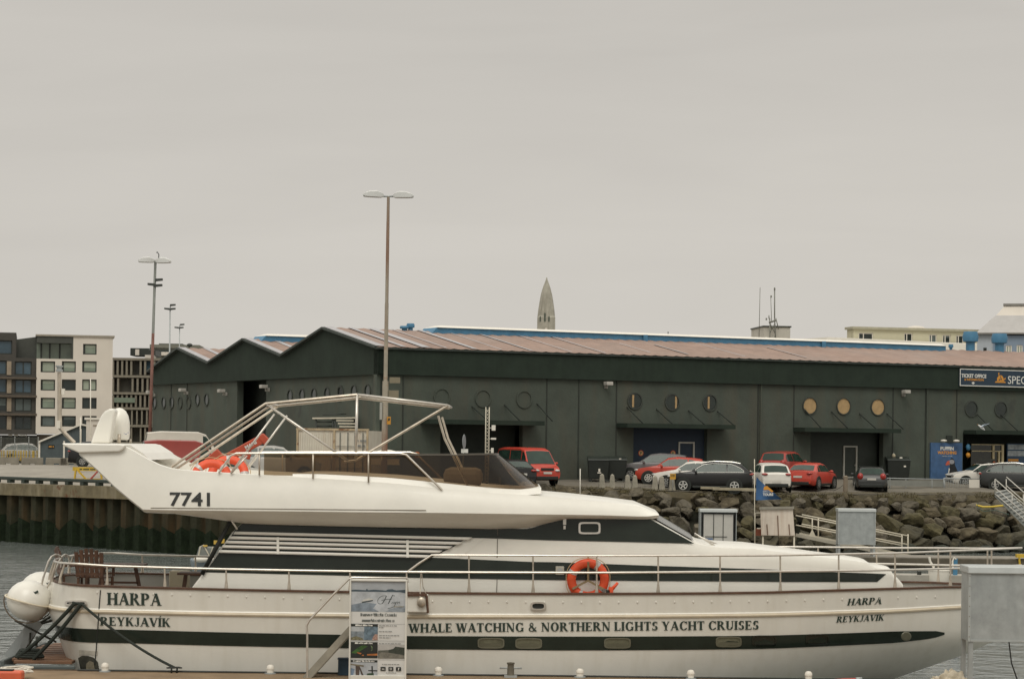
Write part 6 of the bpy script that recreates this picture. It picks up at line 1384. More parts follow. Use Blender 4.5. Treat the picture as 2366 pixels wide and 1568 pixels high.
# ---------------------------------------------------------------- near pontoon and what stands on it
PONT = mat('pontoon_deck', (.225, .155, .090), .85, var=.22, vs=1.2, bump=.15, bs=12, streak=(.25, .18, .115), ss=(2.5, .5, 1), sa=.6, spots=(.10, .075, .05), sp_s=.7, sp_t=.62)
pn = thing('floating_pontoon', 'brown floating pontoon deck along the near side of the yacht', 'pontoon', (0, 49, 0))
ZP = .5; mb = MB(); mb.box((.5, 49.15, ZP - .2), (30, 6.9, .4)); obj('deck', mb, PONT, pn); mb = MB(); mb.box((.5, 52.64, ZP - .16), (30, .08, .36)); mb.box((.5, 45.66, ZP - .16), (30, .08, .36)); obj('edge_beam', mb, mat('edge_timber', (.10, .07, .045), .8, var=.25), pn)
mb = MB()
for x in (-11, -6, -1, 4, 9, 14): mb.box((x, 49.15, -.15), (3.6, 6.2, .5))
obj('float', mb, BAR, pn); mb = MB(); mb.tube([(x, 52.45 + .05 * noise.noise(Vector((x * .4, 0, 0))), ZP + .03) for x in [-9.4 + i * .6 for i in range(34)]], .022, 6); c_ = thing('shore_cable', 'thin black shore power cable lying along the pontoon edge', 'cable', (0, 52.4, ZP)); obj('cable', mb, RUBBER, c_)
def cap_light(px):
    c = Vector(P(px, 1500, 52.45)); c.z = ZP
    t = thing('pontoon_cap', 'white mushroom shaped cap on the pontoon edge', 'pontoon cap', (0, 0, 0), 'white caps along the pontoon edge'); mb = MB(); mb.lathe([(.075, 0), (.075, .09), (.085, .10), (.085, .125), (.073, .165), (.05, .19), (.001, .20)], (0, 0, 0), n=18); obj('cap', mb, PAINTW, t); mb = MB(); mb.lathe([(.13, 0), (.13, .02), (.09, .03)], (0, 0, 0), n=14); obj('base', mb, GALV, t)
    return place(t, c)
cl = cap_light(243)
for i, px in enumerate((625, 1013, 1340, 1596, 1868)):
    c = Vector(P(px, 1500, 52.45)); c.z = ZP; dup(cl, c)
def cleat(px, label, rz=0.0, s=1.0):
    t = thing('mooring_cleat', label, 'cleat', (0, 0, 0)); mb = MB(); mb.tube([(-.17, 0, .11), (-.1, 0, .12), (.1, 0, .12), (.17, 0, .11)], [.014, .022, .022, .014], 8); obj('horn', mb, RUBBER, t); mb = MB()
    for x in (-.06, .06): mb.tube([(x, 0, 0), (x, 0, .12)], .02, 8)
    obj('leg', mb, RUBBER, t); c = Vector(P(px, 1500, 52.35)); c.z = ZP; return place(t, c, rz)
cleat(403, 'black mooring cleat holding the stern line on the pontoon', .2)
t = thing('mooring_bitt', 'rusty grey mooring bitt with crossbar on the pontoon, right of the sign', 'bitt', (0, 0, 0)); mb = MB(); mb.lathe([(.10, 0), (.08, .03), (.07, .28), (.085, .29), (.085, .32), (.001, .33)], (0, 0, 0), n=12); obj('post', mb, mat('rusty_iron', (.13, .115, .085), .7, .3, var=.3), t); mb = MB(); mb.tube([(-.24, 0, .2), (.24, 0, .2)], .022, 6); mb.box((0, 0, .02), (.28, .2, .05)); obj('crossbar', mb, GALV, t); c = Vector(P(1180, 1500, 52.3)); c.z = ZP; place(t, c)
# mooring lines
def rope(path, r, label, m=BLACKROPE, name='mooring_line'):
    t = thing(name, label, 'rope', path[0]); mb = MB(); mb.tube(path, r, 7); obj('line', mb, m, t); return t
def sag(a, b, s=.1, n=14): a, b = Vector(a), Vector(b); return [a + (b - a) * (i / n) + Vector((0, 0, -s * 4 * (i / n) * (1 - i / n))) for i in range(n + 1)]
f0 = hull_at(178, 1393, .06)
ce = Vector(P(403, 1500, 52.35)); ce.z = ZP + .12
rope([hull_at(168, 1391, .05), hull_at(190, 1395, .08)] + sag(hull_at(192, 1397, .10), ce, .10), .030, 'black stern line running down the hull from the fairlead to the cleat')
lo_ = Vector((P(40, 1535, 53.6).x, 53.6, .68))
rope(sag(hull_at(172, 1393, .1), lo_, .06), .045, 'upper of two thick black stern lines slanting to the swim platform'); rope(sag(hull_at(186, 1396, .1), lo_ + Vector((.38, -.1, -.02)), .05), .045, 'lower of two thick black stern lines slanting to the swim platform')
mb = MB(); t = thing('rope_coil', 'black rope heaped on the corner of the swim platform', 'rope', lo_)
for k in range(4): mb.tube([lo_ + Vector((.25 + (.3 - k * .03) * math.cos(a + k), .1 + .16 * math.sin(a + k), .02 + k * .045)) for a in [6.2832 * i / 14 for i in range(14)]], .04, 6, closed=True)
obj('coil', mb, BLACKROPE, t)
# white rope heap and orange red float at the lower left corner
o_ = Vector(P(25, 1560, 50.8)); o_.z = ZP; mb = MB(); r2 = random.Random(3); t = thing('rope_heap', 'tangled white rope lying on the pontoon at the lower left corner', 'rope', o_); path = []
for i in range(60): a = i * .75; path.append(o_ + Vector((.02 + .34 * math.cos(a) * (1 - i / 150) + r2.uniform(-.08, .08) + i * .004, .14 * math.sin(a) + r2.uniform(-.05, .05), .05 + i * .0017 + r2.uniform(0, .05) + (.10 if i < 30 else 0))))
mb.tube(path, .022, 6); obj('rope', mb, mat('white_rope', (.62, .58, .50), .8, var=.15, vs=20), t)
t = thing('orange_float', 'orange red flat float under the white rope at the lower left corner', 'float', o_); mb = MB(); c = Vector(P(12, 1575, 50.4)); mb.box((c.x, c.y, ZP + .10), (.75, .35, .2)); obj('float', mb, mat('float_red', (.62, .12, .055), .5, var=.1), t, bevel=.04); mb = MB(); mb.box((c.x + .02, c.y - .02, ZP + .215), (.3, .2, .03)); obj('handle', mb, RUBBER, t)
# boarding steps
YG = 52.0; t = thing('boarding_steps', 'grey plank boarding steps with a bent tube handrail, left of the cruise sign', 'boarding steps', (P(760, 1560, YG).x, YG, ZP))
def G(x, y, d=0): return P(x, y, YG + d)
mb = MB(); PLK = mat('plank_grey', (.28, .26, .21), .8, var=.2, vs=3)
for d in (-.3, .0, .3): mb.beam(G(708, 1572, d), G(830, 1436, d), .12 if d else .3, .06, up=Vector((0, 0, 1)))
mb.beam(G(706, 1568, -.32), G(830, 1432, -.32), .03, .17); mb.beam(G(706, 1568, .32), G(830, 1432, .32), .03, .17); obj('ramp_plank', mb, PLK, t)
mb = MB()
for d in (-.34, .34): mb.tube([G(710, 1568, d), G(709.5, 1460, d), G(708, 1444, d), G(714, 1432, d), G(770, 1372, d), G(806, 1336, d), G(815, 1333, d), G(941, 1334.5, d), G(943, 1345, d)], .024, 8)
obj('handrail', mb, STEEL, t)
t = thing('blue_crate', 'blue box standing behind the cruise sign on the pontoon', 'crate', (G(798, 1560).x, 52.3, ZP)); mb = MB(); c = P(805, 1546, 52.35); mb.box((c.x, c.y, ZP + .17), (.45, .2, .36)); obj('box', mb, mat('crate_blue', (.03, .065, .10), .6, var=.1), t, bevel=.02); mb = MB(); mb.box((c.x, c.y, ZP + .36), (.47, .22, .03)); obj('lid', mb, mat('crate_blue_lid', (.025, .05, .08), .6), t)
# the cruise sign
YSG = 51.35; fr = Fr(P(874, 1500, YSG), (1, 0, 0)); fs = lambda x, y: fr.sz(x, y)
a0, zt_ = fs(808, 1337); a1 = fs(941, 1337)[0]; z0 = ZP; sw_, shh = a1 - a0, zt_ - z0
sg = thing('cruise_sign', 'tall white framed sign board advertising yacht cruises with small photos', 'sign', fr.pt((a0 + a1) / 2, z0))
fm_ = .035; mb = MB()
for q in ((a0, a0 + fm_, z0, zt_), (a1 - fm_, a1, z0, zt_), (a0 + fm_, a1 - fm_, zt_ - fm_, zt_), (a0 + fm_, a1 - fm_, z0, z0 + .1)): fr.box(mb, *q, -.04, .045)
obj('frame', mb, mat('sign_frame', (.66, .64, .58), .4, var=.04), sg, bevel=.006)
mb = MB(); fr.box(mb, a0 + fm_, a1 - fm_, z0 + .1, zt_ - fm_, -.03, .0); obj('panel', mb, mat('sign_paper', (.62, .61, .58), .5, var=.03), sg)
zS = lambda zy: zt_ - (zy - 92) / (1568 - 92) * (zt_ - fs(874, 1568)[1])      # rows of the close-up 80..1568
xS = lambda zx: a0 + (zx - 128) / (962 - 128) * sw_
off_ = [.002]
def pic(x0, y0, x1, y1, m, name='photo_print', par=None):
    off_[0] += .0004; mb = MB(); fr.rect(mb, xS(x0), xS(x1), zS(y1), zS(y0), off_[0]); return obj(name, mb, m, par or sg)
def shp(pts, m, name, par, d=.0):
    off_[0] += .0004; mb = MB(); mb.face([fr.pt(xS(x), zS(y), off_[0]) for x, y in pts]); return obj(name, mb, m, par)
def pm_(n, c, v=.2, s=6): return mat('print_' + n, c, .5, var=v, vs=s)
p1 = pic(150, 118, 940, 568, pm_('sky', (.36, .38, .40), .12, 3)); shp([(150, 275), (940, 288), (940, 568), (150, 568)], pm_('sea', (.42, .44, .46), .25, 5), 'sea', p1); shp([(150, 470), (330, 430), (520, 450), (470, 520), (560, 568), (150, 568)], pm_('blue_sea', (.20, .24, .28), .35, 6), 'wake', p1); shp([(720, 520), (940, 470), (940, 568), (650, 568)], pm_('grey_sea', (.26, .29, .32), .35, 8), 'wake', p1)
shp([(150, 250), (210, 243), (360, 250), (375, 228), (400, 250), (480, 240), (650, 252), (680, 235), (740, 230), (800, 248), (940, 235), (940, 290), (850, 272), (150, 272)], pm_('shore', (.055, .08, .10), .3, 8), 'shore', p1)
shp([(300, 420), (330, 390), (400, 370), (470, 380), (465, 400), (300, 440)], pm_('boat_white', (.55, .54, .50), .1), 'boat', p1); shp([(300, 422), (470, 390), (460, 412), (310, 442)], pm_('boat_dark', (.06, .075, .08), .1), 'boat', p1)
off_[0] += .0006; mb = MB()
def rib(pts, w): mb.tube([fr.pt(xS(x), zS(y), off_[0]) for x, y in pts], w, 4)
rib([(660, 330), (612, 328), (562, 352), (532, 398), (540, 440), (575, 452), (606, 440)], .004); rib([(662, 330), (640, 380), (606, 440)], .007); rib([(752, 318), (722, 375), (690, 446)], .008); rib([(590, 398), (650, 384), (742, 376)], .004); rib([(752, 318), (775, 322), (770, 345)], .004)
rib([(735, 440), (760, 420), (765, 442), (785, 415), (780, 442), (800, 420), (795, 442), (770, 490), (700, 515), (680, 520)], .0045); rib([(800, 420), (825, 415), (815, 440), (855, 415), (850, 442)], .004)
lg = obj('script_logo', mb, INK, p1); mb = MB(); sans(mb, 'yachts', lambda u, v: fr.pt(xS(775) + u, zS(495) + v, off_[0] + .004), 0, 0, xS(915) - xS(775), .035); obj('logo_word', mb, pm_('ochre', (.30, .25, .13), .1), lg)
mb = MB(); sf = lambda x, y: (lambda u, v, k: fr.pt(xS(x) + u, zS(y) + v, off_[0] + .001 + k * .0002))
serif(mb, 'Luxury Yacht Cruises', sf(285, 634), 0, 0, (zS(590) - zS(634)), w=xS(815) - xS(285), small=.75); serif(mb, 'WWW.HARPAYACHTS.IS', sf(310, 718), 0, 0, zS(686) - zS(718), w=xS(785) - xS(310)); obj('heading_lettering', mb, pm_('heading', (.13, .14, .13)), sg, merge=False)
GRL = pm_('line_grey', (.25, .25, .24))
for y in (747, 992, 1008, 1275): pic(150, y, 940, y + 3, GRL, 'rule_line')
BKP = pm_('black', (.014, .017, .014))
p2 = pic(150, 748, 542, 988, pm_('whale_sky', (.40, .42, .43), .2)); shp([(345, 788), (542, 788), (542, 988), (345, 988)], pm_('whale_sea', (.12, .17, .21), .5, 14), 'sea', p2); shp([(150, 860), (345, 860), (345, 988), (150, 988)], pm_('whale_sea2', (.19, .22, .24), .4, 14), 'sea', p2); shp([(150, 955), (230, 930), (320, 960), (340, 988), (150, 988)], pm_('crowd', (.16, .15, .09), .8, 30), 'crowd', p2); shp([(465, 960), (500, 900), (542, 900), (542, 988), (465, 988)], pm_('crowd2', (.32, .20, .16), .6, 25), 'crowd', p2); shp([(150, 750), (542, 750), (542, 788), (150, 788)], BKP, 'title_bar', p2)
p3 = pic(150, 1018, 542, 1254, BKP); shp([(160, 1180), (260, 1100), (330, 1060), (400, 1080), (320, 1130), (230, 1190)], pm_('aurora', (.035, .09, .018), .6, 10), 'aurora', p3); shp([(440, 1060), (470, 1090), (465, 1140), (445, 1155), (458, 1120)], pm_('aurora2', (.10, .15, .07), .4, 10), 'aurora', p3)
for q in ([(390, 1195), (540, 1185), (540, 1215), (390, 1215)], [(240, 1165), (310, 1180), (300, 1200), (250, 1185)], [(315, 1205), (345, 1205), (345, 1222), (315, 1222)]): shp(q, pm_('glow', (.35, .12, .03), .4, 12), 'city_light', p3)
p4 = pic(548, 1050, 940, 1254, pm_('hall_sky', (.40, .385, .36), .1)); shp([(548, 1145), (940, 1190), (940, 1254), (548, 1254)], pm_('hall_water', (.17, .16, .13), .4, 10), 'water', p4); shp([(700, 1130), (770, 1112), (800, 1078), (940, 1095), (940, 1205), (700, 1170)], pm_('hall', (.035, .042, .03), .4, 12), 'hall', p4); shp([(548, 1140), (700, 1130), (700, 1170), (600, 1165), (548, 1200)], pm_('hills', (.10, .10, .08), .3), 'shore', p4)
p5 = pic(150, 1285, 542, 1518, pm_('deck_sky', (.38, .40, .42), .2)); shp([(150, 1400), (215, 1420), (190, 1518), (150, 1518)], pm_('deck_blue', (.16, .22, .30), .3), 'sea', p5); shp([(225, 1370), (280, 1360), (345, 1510), (315, 1510), (285, 1420), (280, 1518), (230, 1518)], pm_('figure', (.07, .05, .04), .4), 'mast', p5); shp([(150, 1340), (345, 1360), (345, 1385), (150, 1358)], pm_('rail', (.16, .13, .08), .3), 'canopy', p5); shp([(455, 1370), (475, 1370), (480, 1470), (460, 1470)], BKP, 'figure', p5); shp([(410, 1430), (542, 1432), (542, 1448), (410, 1446)], BKP, 'rail', p5); shp([(400, 1480), (490, 1470), (490, 1508), (385, 1505)], pm_('green', (.03, .06, .03), .3), 'cushion', p5); shp([(150, 1285), (542, 1285), (542, 1316), (150, 1316)], BKP, 'title_bar', p5)
off_[0] += .001; mb = MB()
serif(mb, 'Whale Watching', sf(216, 780), 0, 0, zS(757) - zS(780), w=xS(470) - xS(216), small=.75); serif(mb, 'Northern Lights', sf(210, 1044), 0, 0, zS(1022) - zS(1044), w=xS(472) - xS(210), small=.75); serif(mb, 'Private Yacht Tours', sf(190, 1310), 0, 0, zS(1288) - zS(1310), w=xS(500) - xS(190), small=.75); obj('caption_lettering', mb, SIGNW, sg, merge=False)
mb = MB(); lf = lambda u, v: fr.pt(xS(560) + u, v, off_[0] + .001)
for y, w_ in ((776, 262), (803, 62), (862, 190), (920, 292), (955, 170), (1040, 330)): dashes(mb, lf, 0, zS(y), w_ / 834 * sw_, .022, 0, y)
dashes(mb, lf, xS(608) - xS(560), zS(1348), xS(872) - xS(608), .02); dashes(mb, lf, xS(668) - xS(560), zS(1472), xS(815) - xS(668), .018); obj('small_print', mb, pm_('small_grey', (.22, .22, .21)), sg)
for i, (x0, x1) in enumerate(((588, 662), (702, 774), (812, 886))):
    b_ = pic(x0, 1380, x1, 1438, BKP, 'social_icon'); off_[0] += .001; mb = MB()
    if i == 0: sans(mb, 'oo', lambda u, v: fr.pt(xS(605) + u, zS(1420) + v, off_[0]), 0, 0, xS(645) - xS(605), .03, bold=.04)
    if i == 1: fr.ring(mb, (xS(x0) + xS(x1)) / 2, (zS(1380) + zS(1438)) / 2, .016, .024, off_[0], .001, n=14); 
    if i == 2: sans(mb, 'f', lambda u, v: fr.pt(xS(840) + u, zS(1428) + v, off_[0]), 0, 0, xS(860) - xS(840), .05, bold=.04)
    obj('icon_mark', mb, SIGNW, b_)
# galvanised cabinets on legs
def cabinet(w, h, legs, label, front=False, d=.9):
    t = thing('utility_cabinet', label, 'cabinet', (0, 0, 0), 'galvanised cabinets on the pontoons'); mb = MB(); L = legs
    s_ = 1
    mb.box((0, .02 - d / 2, L + h / 2), (w, .03, h)) if not front else mb.box((0, d / 2, L + h / 2), (w, .03, h))
    mb.box((-w / 2 + .03, 0, L + h / 2), (.03, d, h)); mb.box((w / 2 - .03, 0, L + h / 2), (.03, d, h)); obj('sheet_housing', mb, GALV, t)
    mb = MB(); mb.hexa([(-w / 2 - .02, -d / 2 - .05, L + h - .1), (w / 2 + .02, -d / 2 - .05, L + h - .1), (w / 2 + .02, d / 2 + .05, L + h - .1), (-w / 2 - .02, d / 2 + .05, L + h - .1), (-w / 2 - .02, -d / 2 - .02, L + h + .05), (w / 2 + .02, -d / 2 - .02, L + h + .05), (w / 2 + .02, d / 2 + .05, L + h + .05), (-w / 2 - .02, d / 2 + .05, L + h + .05)]); obj('roof', mb, mat('galv_roof', (.43, .45, .44), .45, .3, var=.08), t, bevel=.02)
    for x in (-w / 2 + .06, w / 2 - .06):
        for y in (-d / 2 + .06, d / 2 - .06): mb = MB(); mb.box((x, y, L / 2), (.09, .09, L)); obj('leg', mb, GALV, t)
    mb = MB(); mb.box((0, 0, L + .03), (w - .1, d - .1, .05)); obj('floor', mb, GALV, t)
    if not front:
        mb = MB()
        for x in (-w / 2 + .02, w / 2 - .02): mb.box((x, -d / 2 + .0, L + h / 2 - .05), (.05, .04, h - .1))
        mb.box((0, -d / 2 + .0, L + .02), (w - .1, .03, .04)); obj('edge_fold', mb, mat('galv_fold', (.40, .42, .41), .5, .3, var=.12), t)
        mb = MB()
        for i in range(7):
            for x in (-w / 2 + .02, w / 2 - .02): mb.ball((x, -d / 2 - .02, L + .1 + i * (h - .25) / 6), (.012, .008, .012), 4)
        obj('rivet', mb, mat('rivet_rust', (.22, .17, .12), .6), t)
    if front:
        mb = MB(); mb.box((0, -d / 2 + .12, L + h * .46), (w * .80, .06, h * .86)); dd_ = obj('door', mb, mat('cabinet_door', (.50, .48, .44), .5, var=.06), t); mb = MB()
        for x in (-w * .13, w * .13): mb.box((x, -d / 2 + .08, L + h * .46), (.03, .03, h * .86))
        mb.box((-.1, -d / 2 + .08, L + h * .3), (w * .6, .03, .025)); obj('door_bar', mb, FRD, dd_); mb = MB(); mb.box((-w * .26, -d / 2 + .085, L + h * .2), (w * .22, .01, .22)); obj('notice', mb, mat('notice_blue', (.10, .15, .26), .5, var=.4, vs=9), dd_)
    return t
YB_ = 50.3; k = YB_ / F; c1 = cabinet(1.70, 1.52, 1.06, 'large grey galvanised cabinet on legs at the right edge of the pontoon'); p = P(2226, 1480, YB_); c = Vector((p.x + .94, YB_ + .45, ZP)); hb_ = p.z - ZP
place(c1, c); 
mb = MB(); mb.tube([P(2330, 1480, 50.9), P(2336, 1530, 50.9), P(2350, 1570, 50.9)], .015, 6); t = thing('hanging_cable', 'thin black cable hanging under the large grey cabinet', 'cable', P(2330, 1560, 50.9)); obj('cable', mb, RUBBER, t)
ZF = .5
c2 = cabinet(1.74, 1.62, .55, 'galvanised cabinet on the far pontoon with its blank back showing, behind the foredeck'); p = P(1978, 1290, 112); place(c2, (p.x, 112.4, ZF))
c3 = cabinet(1.70, 1.75, .35, 'small galvanised cabinet with pale doors behind the yacht windscreen', True); p = P(1658.5, 1280, 111); place(c3, (p.x, 111.4, ZF))
# crumpled white cover
r3 = random.Random(11); o_ = Vector(P(2192, 1560, 51.0)); o_.z = ZP; t = thing('crumpled_cover', 'crumpled dirty white tarpaulin bundle on the pontoon by the large cabinet', 'tarpaulin', o_); mb = MB(); rows = []
for i in range(25):
    row = []
    for j in range(49):
        a = 6.2832 * j / 48; f = i / 24; rr = math.sin(math.pi / 2 * (1 - f) + .02); q_ = Vector((math.cos(a) * rr, math.sin(a) * rr, f * .9))
        n_ = noise.noise(q_ * 2.3 + Vector((5, 2, 1))) * .5 + abs(noise.noise(q_ * 4.5)) * .55; row.append(o_ + Vector((q_.x * (.44 + .22 * n_), q_.y * (.30 + .16 * n_), max(-.02, q_.z * (.36 + .5 * n_ * .8)))))
    rows.append(row)
mb.quads(rows, 0, True); obj('cloth', mb, mat('dirty_canvas', (.50, .44, .34), .9, var=.25, vs=5, streak=(.25, .21, .14), ss=(6, 6, 6), sa=.8), t, sharp=.5)
mb = MB(); mb.tube([o_ + Vector((-.3 + .2 * math.cos(a), -.2 + .1 * math.sin(a * 2), .06 + .1 * abs(math.sin(a)))) for a in [i * .4 for i in range(14)]], .022, 6); obj('tie_rope', mb, mat('tie_cream', (.42, .35, .24), .8), t)
c = Vector(P(1955, 1558, 52.3)); c.z = ZP; t = thing('red_hose_end', 'small red and black hose end lying at the pontoon edge', 'hose', c); mb = MB(); mb.tube([c + Vector((-.25, 0, .02)), c + Vector((-.05, .02, .04)), c + Vector((.2, 0, .05))], .03, 6); obj('hose', mb, mat('hose_red', (.45, .07, .05), .5), t); mb = MB(); mb.tube([c + Vector((.2, 0, .05)), c + Vector((.34, .02, .06))], .04, 6); obj('nozzle', mb, GALV, t)
# ---------------------------------------------------------------- far pontoon, gangways, hut, flag
fp = thing('floating_pontoon', 'grey far pontoon below the rock bank, behind the yacht bow', 'pontoon', (18, 112.8, 0)); mb = MB(); mb.box((21, 112.9, ZF - .12), (40, 2.6, .24)); obj('deck', mb, mat('grey_planks', (.22, .20, .165), .85, var=.2, vs=2), fp); mb = MB(); mb.box((21, 111.55, ZF - .22), (40, .1, .36)); obj('edge_beam', mb, mat('edge_brown', (.10, .085, .06), .8, var=.3), fp); mb = MB()
for x in range(3, 41, 4): mb.box((x, 112.9, -.1), (2.8, 2.3, .55))
obj('float', mb, BAR, fp)
fp2 = thing('floating_pontoon', 'pale grey pontoon finger with bollard stubs just behind the yacht foredeck', 'pontoon', (20, 96, 0)); mb = MB(); mb.box((20.5, 97.6, .28), (21, 1.4, .35)); obj('deck', mb, mat('pale_concrete', (.34, .32, .275), .85, var=.15), fp2); mb = MB()
for x in (11.5, 14, 16.6, 19.2, 21.4): mb.lathe([(.09, .44), (.09, .6), (.001, .61)], (x, 97.3, 0), n=10)
obj('stub', mb, FRD, fp2)
p = P(2166, 1320, 97.2); t = thing('white_drum', 'white cylinder float standing on the pale pontoon finger', 'drum', (p.x, 97.2, .45)); mb = MB(); mb.lathe([(.40, 0), (.42, .05), (.42, .45), (.44, .46), (.44, .5), (.38, .56), (.001, .58)], (p.x, 97.0, .18), n=20); obj('drum', mb, PAINTW, t); mb = MB(); mb.tube([P(2157, 1310, 97), P(2148, 1296, 97), P(2146, 1286, 97)], .05, 6); obj('strap', mb, PAINTW, t)
t = thing('hose_pedestal', 'blue hose pedestal with a white swan neck on the pale pontoon finger', 'pedestal', P(2206, 1320, 97.4)); mb = MB(); p = P(2206, 1310, 97.4); mb.box((p.x, 97.4, .75), (.16, .16, .75)); obj('post', mb, BLUEP, t); mb = MB(); mb.tube([P(2201, 1312, 97.3), P(2200, 1295, 97.3), P(2204, 1287, 97.3), P(2208, 1291, 97.3)], .035, 6); obj('swan_neck', mb, PAINTW, t)
t = thing('yellow_ladder', 'yellow ladder top on the far pontoon at the right edge', 'ladder', P(2362, 1310, 111.5)); mb = MB(); mb.tube([P(2356, 1312, 111.4), P(2354, 1288, 111.4), P(2350, 1280, 111.4)], .05, 6); mb.box(P(2364, 1283, 111.5), (.7, .3, .16)); obj('frame', mb, YEL, t)
# white gangway rails down to the far pontoon
YG2 = 115.5; t = thing('access_gangway', 'sloping gangway with white two bar rails down to the far pontoon', 'gangway', P(1960, 1260, YG2)); WR = mat('rail_white', (.60, .55, .44), .5, var=.1); g2 = lambda x, y, d=0: P(x, y, YG2 + d)
mb = MB(); mb.beam(g2(1838, 1235), g2(2110, 1290), .12, .16); mb.beam(g2(1846, 1233, 1.2), g2(2120, 1288, 1.2), .12, .16); mb.hexa([g2(1838, 1237), g2(2110, 1292), g2(2118, 1291, 1.2), g2(1846, 1236, 1.2), g2(1838, 1233), g2(2110, 1288), g2(2118, 1287, 1.2), g2(1846, 1232, 1.2)]); obj('walkway', mb, mat('gangway_beam', (.40, .37, .30), .7, var=.1), t)
for d, dx, dy in ((0, 0, 0), (1.2, 14, -2)):
    mb = MB()
    for o1, o2 in ((-42, -42), (-20, -20)): mb.tube([g2(1838 + dx, 1232 + dy + o1, d), g2(2083 + dx, 1277 + dy + o2 + (4 if o1 == -42 else 2), d)], .035, 6)
    for x in (1876, 1938, 1954, 2083):
        y = 1232 + (x - 1838) * .184; mb.tube([g2(x + dx, y + dy - 42, d), g2(x + dx, y + dy + 2, d)], .035, 6)
    obj('handrail', mb, WR, t)
mb = MB()
for x in (1876, 1954): y = 1232 + (x - 1838) * .184; mb.hexa([g2(x - 9, y, -.05), g2(x + 9, y + 3, -.05), g2(x + 9, y + 3, .03), g2(x - 9, y, .03), g2(x - 2, y - 14, -.05), g2(x + 2, y - 14, -.05), g2(x + 2, y - 14, .03), g2(x - 2, y - 14, .03)])
obj('gusset', mb, WR, t)
YH = 114.0; t = thing('gangway_hut', 'rust streaked white steel box on legs at the head of the gangway', 'hut', P(1792, 1290, YH)); mb = MB(); q = [P(1758, 1236, YH), P(1836, 1237, YH), P(1836, 1237, YH + 1.3), P(1758, 1236, YH + 1.3), P(1756, 1176, YH), P(1831, 1175, YH), P(1831, 1175, YH + 1.3), P(1756, 1176, YH + 1.3)]; mb.hexa(q); obj('box', mb, mat('rusty_white', (.70, .62, .53), .7, var=.08, streak=(.40, .25, .15), ss=(5, 5, .35), sa=.35, spots=(.20, .085, .04), sp_s=1.3, sp_t=.66), t, bevel=.02)
mb = MB(); mb.hexa([P(1754, 1176, YH - .1), P(1834, 1175, YH - .1), P(1834, 1175, YH + 1.4), P(1754, 1176, YH + 1.4), P(1754, 1170, YH - .1), P(1834, 1169, YH - .1), P(1834, 1169, YH + 1.4), P(1754, 1170, YH + 1.4)]); obj('lid', mb, mat('lid_grey', (.30, .28, .23), .7, var=.2), t); mb = MB()
for x in (1762, 1834): mb.tube([P(x, 1236, YH + .1), P(x, 1296, YH + .1)], .045, 6); mb.tube([P(x, 1236, YH + 1.2), P(x, 1296, YH + 1.2)], .045, 6)
obj('leg', mb, WR, t); mb = MB()
for x, y0, y1 in ((1771, 1210, 1235), (1796, 1190, 1236), (1822, 1210, 1235)): mb.beam(P(x, y0, YH - .03), P(x + 2, y1, YH - .03), .05, .03, up=Vector((0, 1, 0)))
obj('rib', mb, mat('rib_brown', (.20, .13, .09), .8), t); mb = MB(); mb.tube([P(1756, 1184, YH), P(1744, 1184, YH), P(1743, 1296, YH)], .03, 6); mb.tube([P(1748, 1220, YH), P(1757, 1220, YH)], .03, 6); obj('side_ladder', mb, WR, t); mb = MB(); mb.box(P(1750, 1228, YH + .2), (.3, .1, .35)); obj('rusty_plate', mb, mat('rust_red', (.20, .06, .03), .8), t)
fl = thing('pennant_flag', 'blue triangular tour pennant on a thin pole above the white hut', 'flag', P(1743, 1290, 112.5)); mb = MB(); mb.tube([P(1743, 1296, 112.5), P(1742.5, 1060, 112.5)], .022, 6); obj('pole', mb, WR, fl); mb = MB(); rows = []
Af, Bf, Cf = (1747, 1101), (1745.5, 1155), (1806, 1152.5)
for i in range(13):
    f = i / 12; x0, y0, x1, y1 = Af[0] + (Cf[0] - Af[0]) * f, Af[1] + (Cf[1] - Af[1]) * f ** .9, Bf[0] + (Cf[0] - Bf[0]) * f, Bf[1] + (Cf[1] - Bf[1]) * f
    rows.append([P(x0 + (x1 - x0) * j / 6, y0 + (y1 - y0) * j / 6, 112.5 + .10 * math.sin(f * 7 + j * .4)) for j in range(7)])
mb.quads(rows, 0, True); ff = obj('cloth', mb, mat('flag_blue', (.03, .095, .22), .7, var=.15), fl)
mb = MB(); ffn = lambda u, v: P(1762 + u, 1146 - v - u * .02, 112.30); sans(mb, 'TOURS', ffn, 0, 1.5, 24, 5.6, bold=.04); sans(mb, 'SPECIAL', ffn, 0, 9.5, 22, 4); obj('lettering', mb, SIGNW, ff); mb = MB(); mb.face([P(x, y, 112.28) for x, y in ((1763, 1131), (1765, 1123), (1772, 1122), (1786, 1134), (1783, 1137), (1775, 1131))]); obj('emblem', mb, SORA, ff)
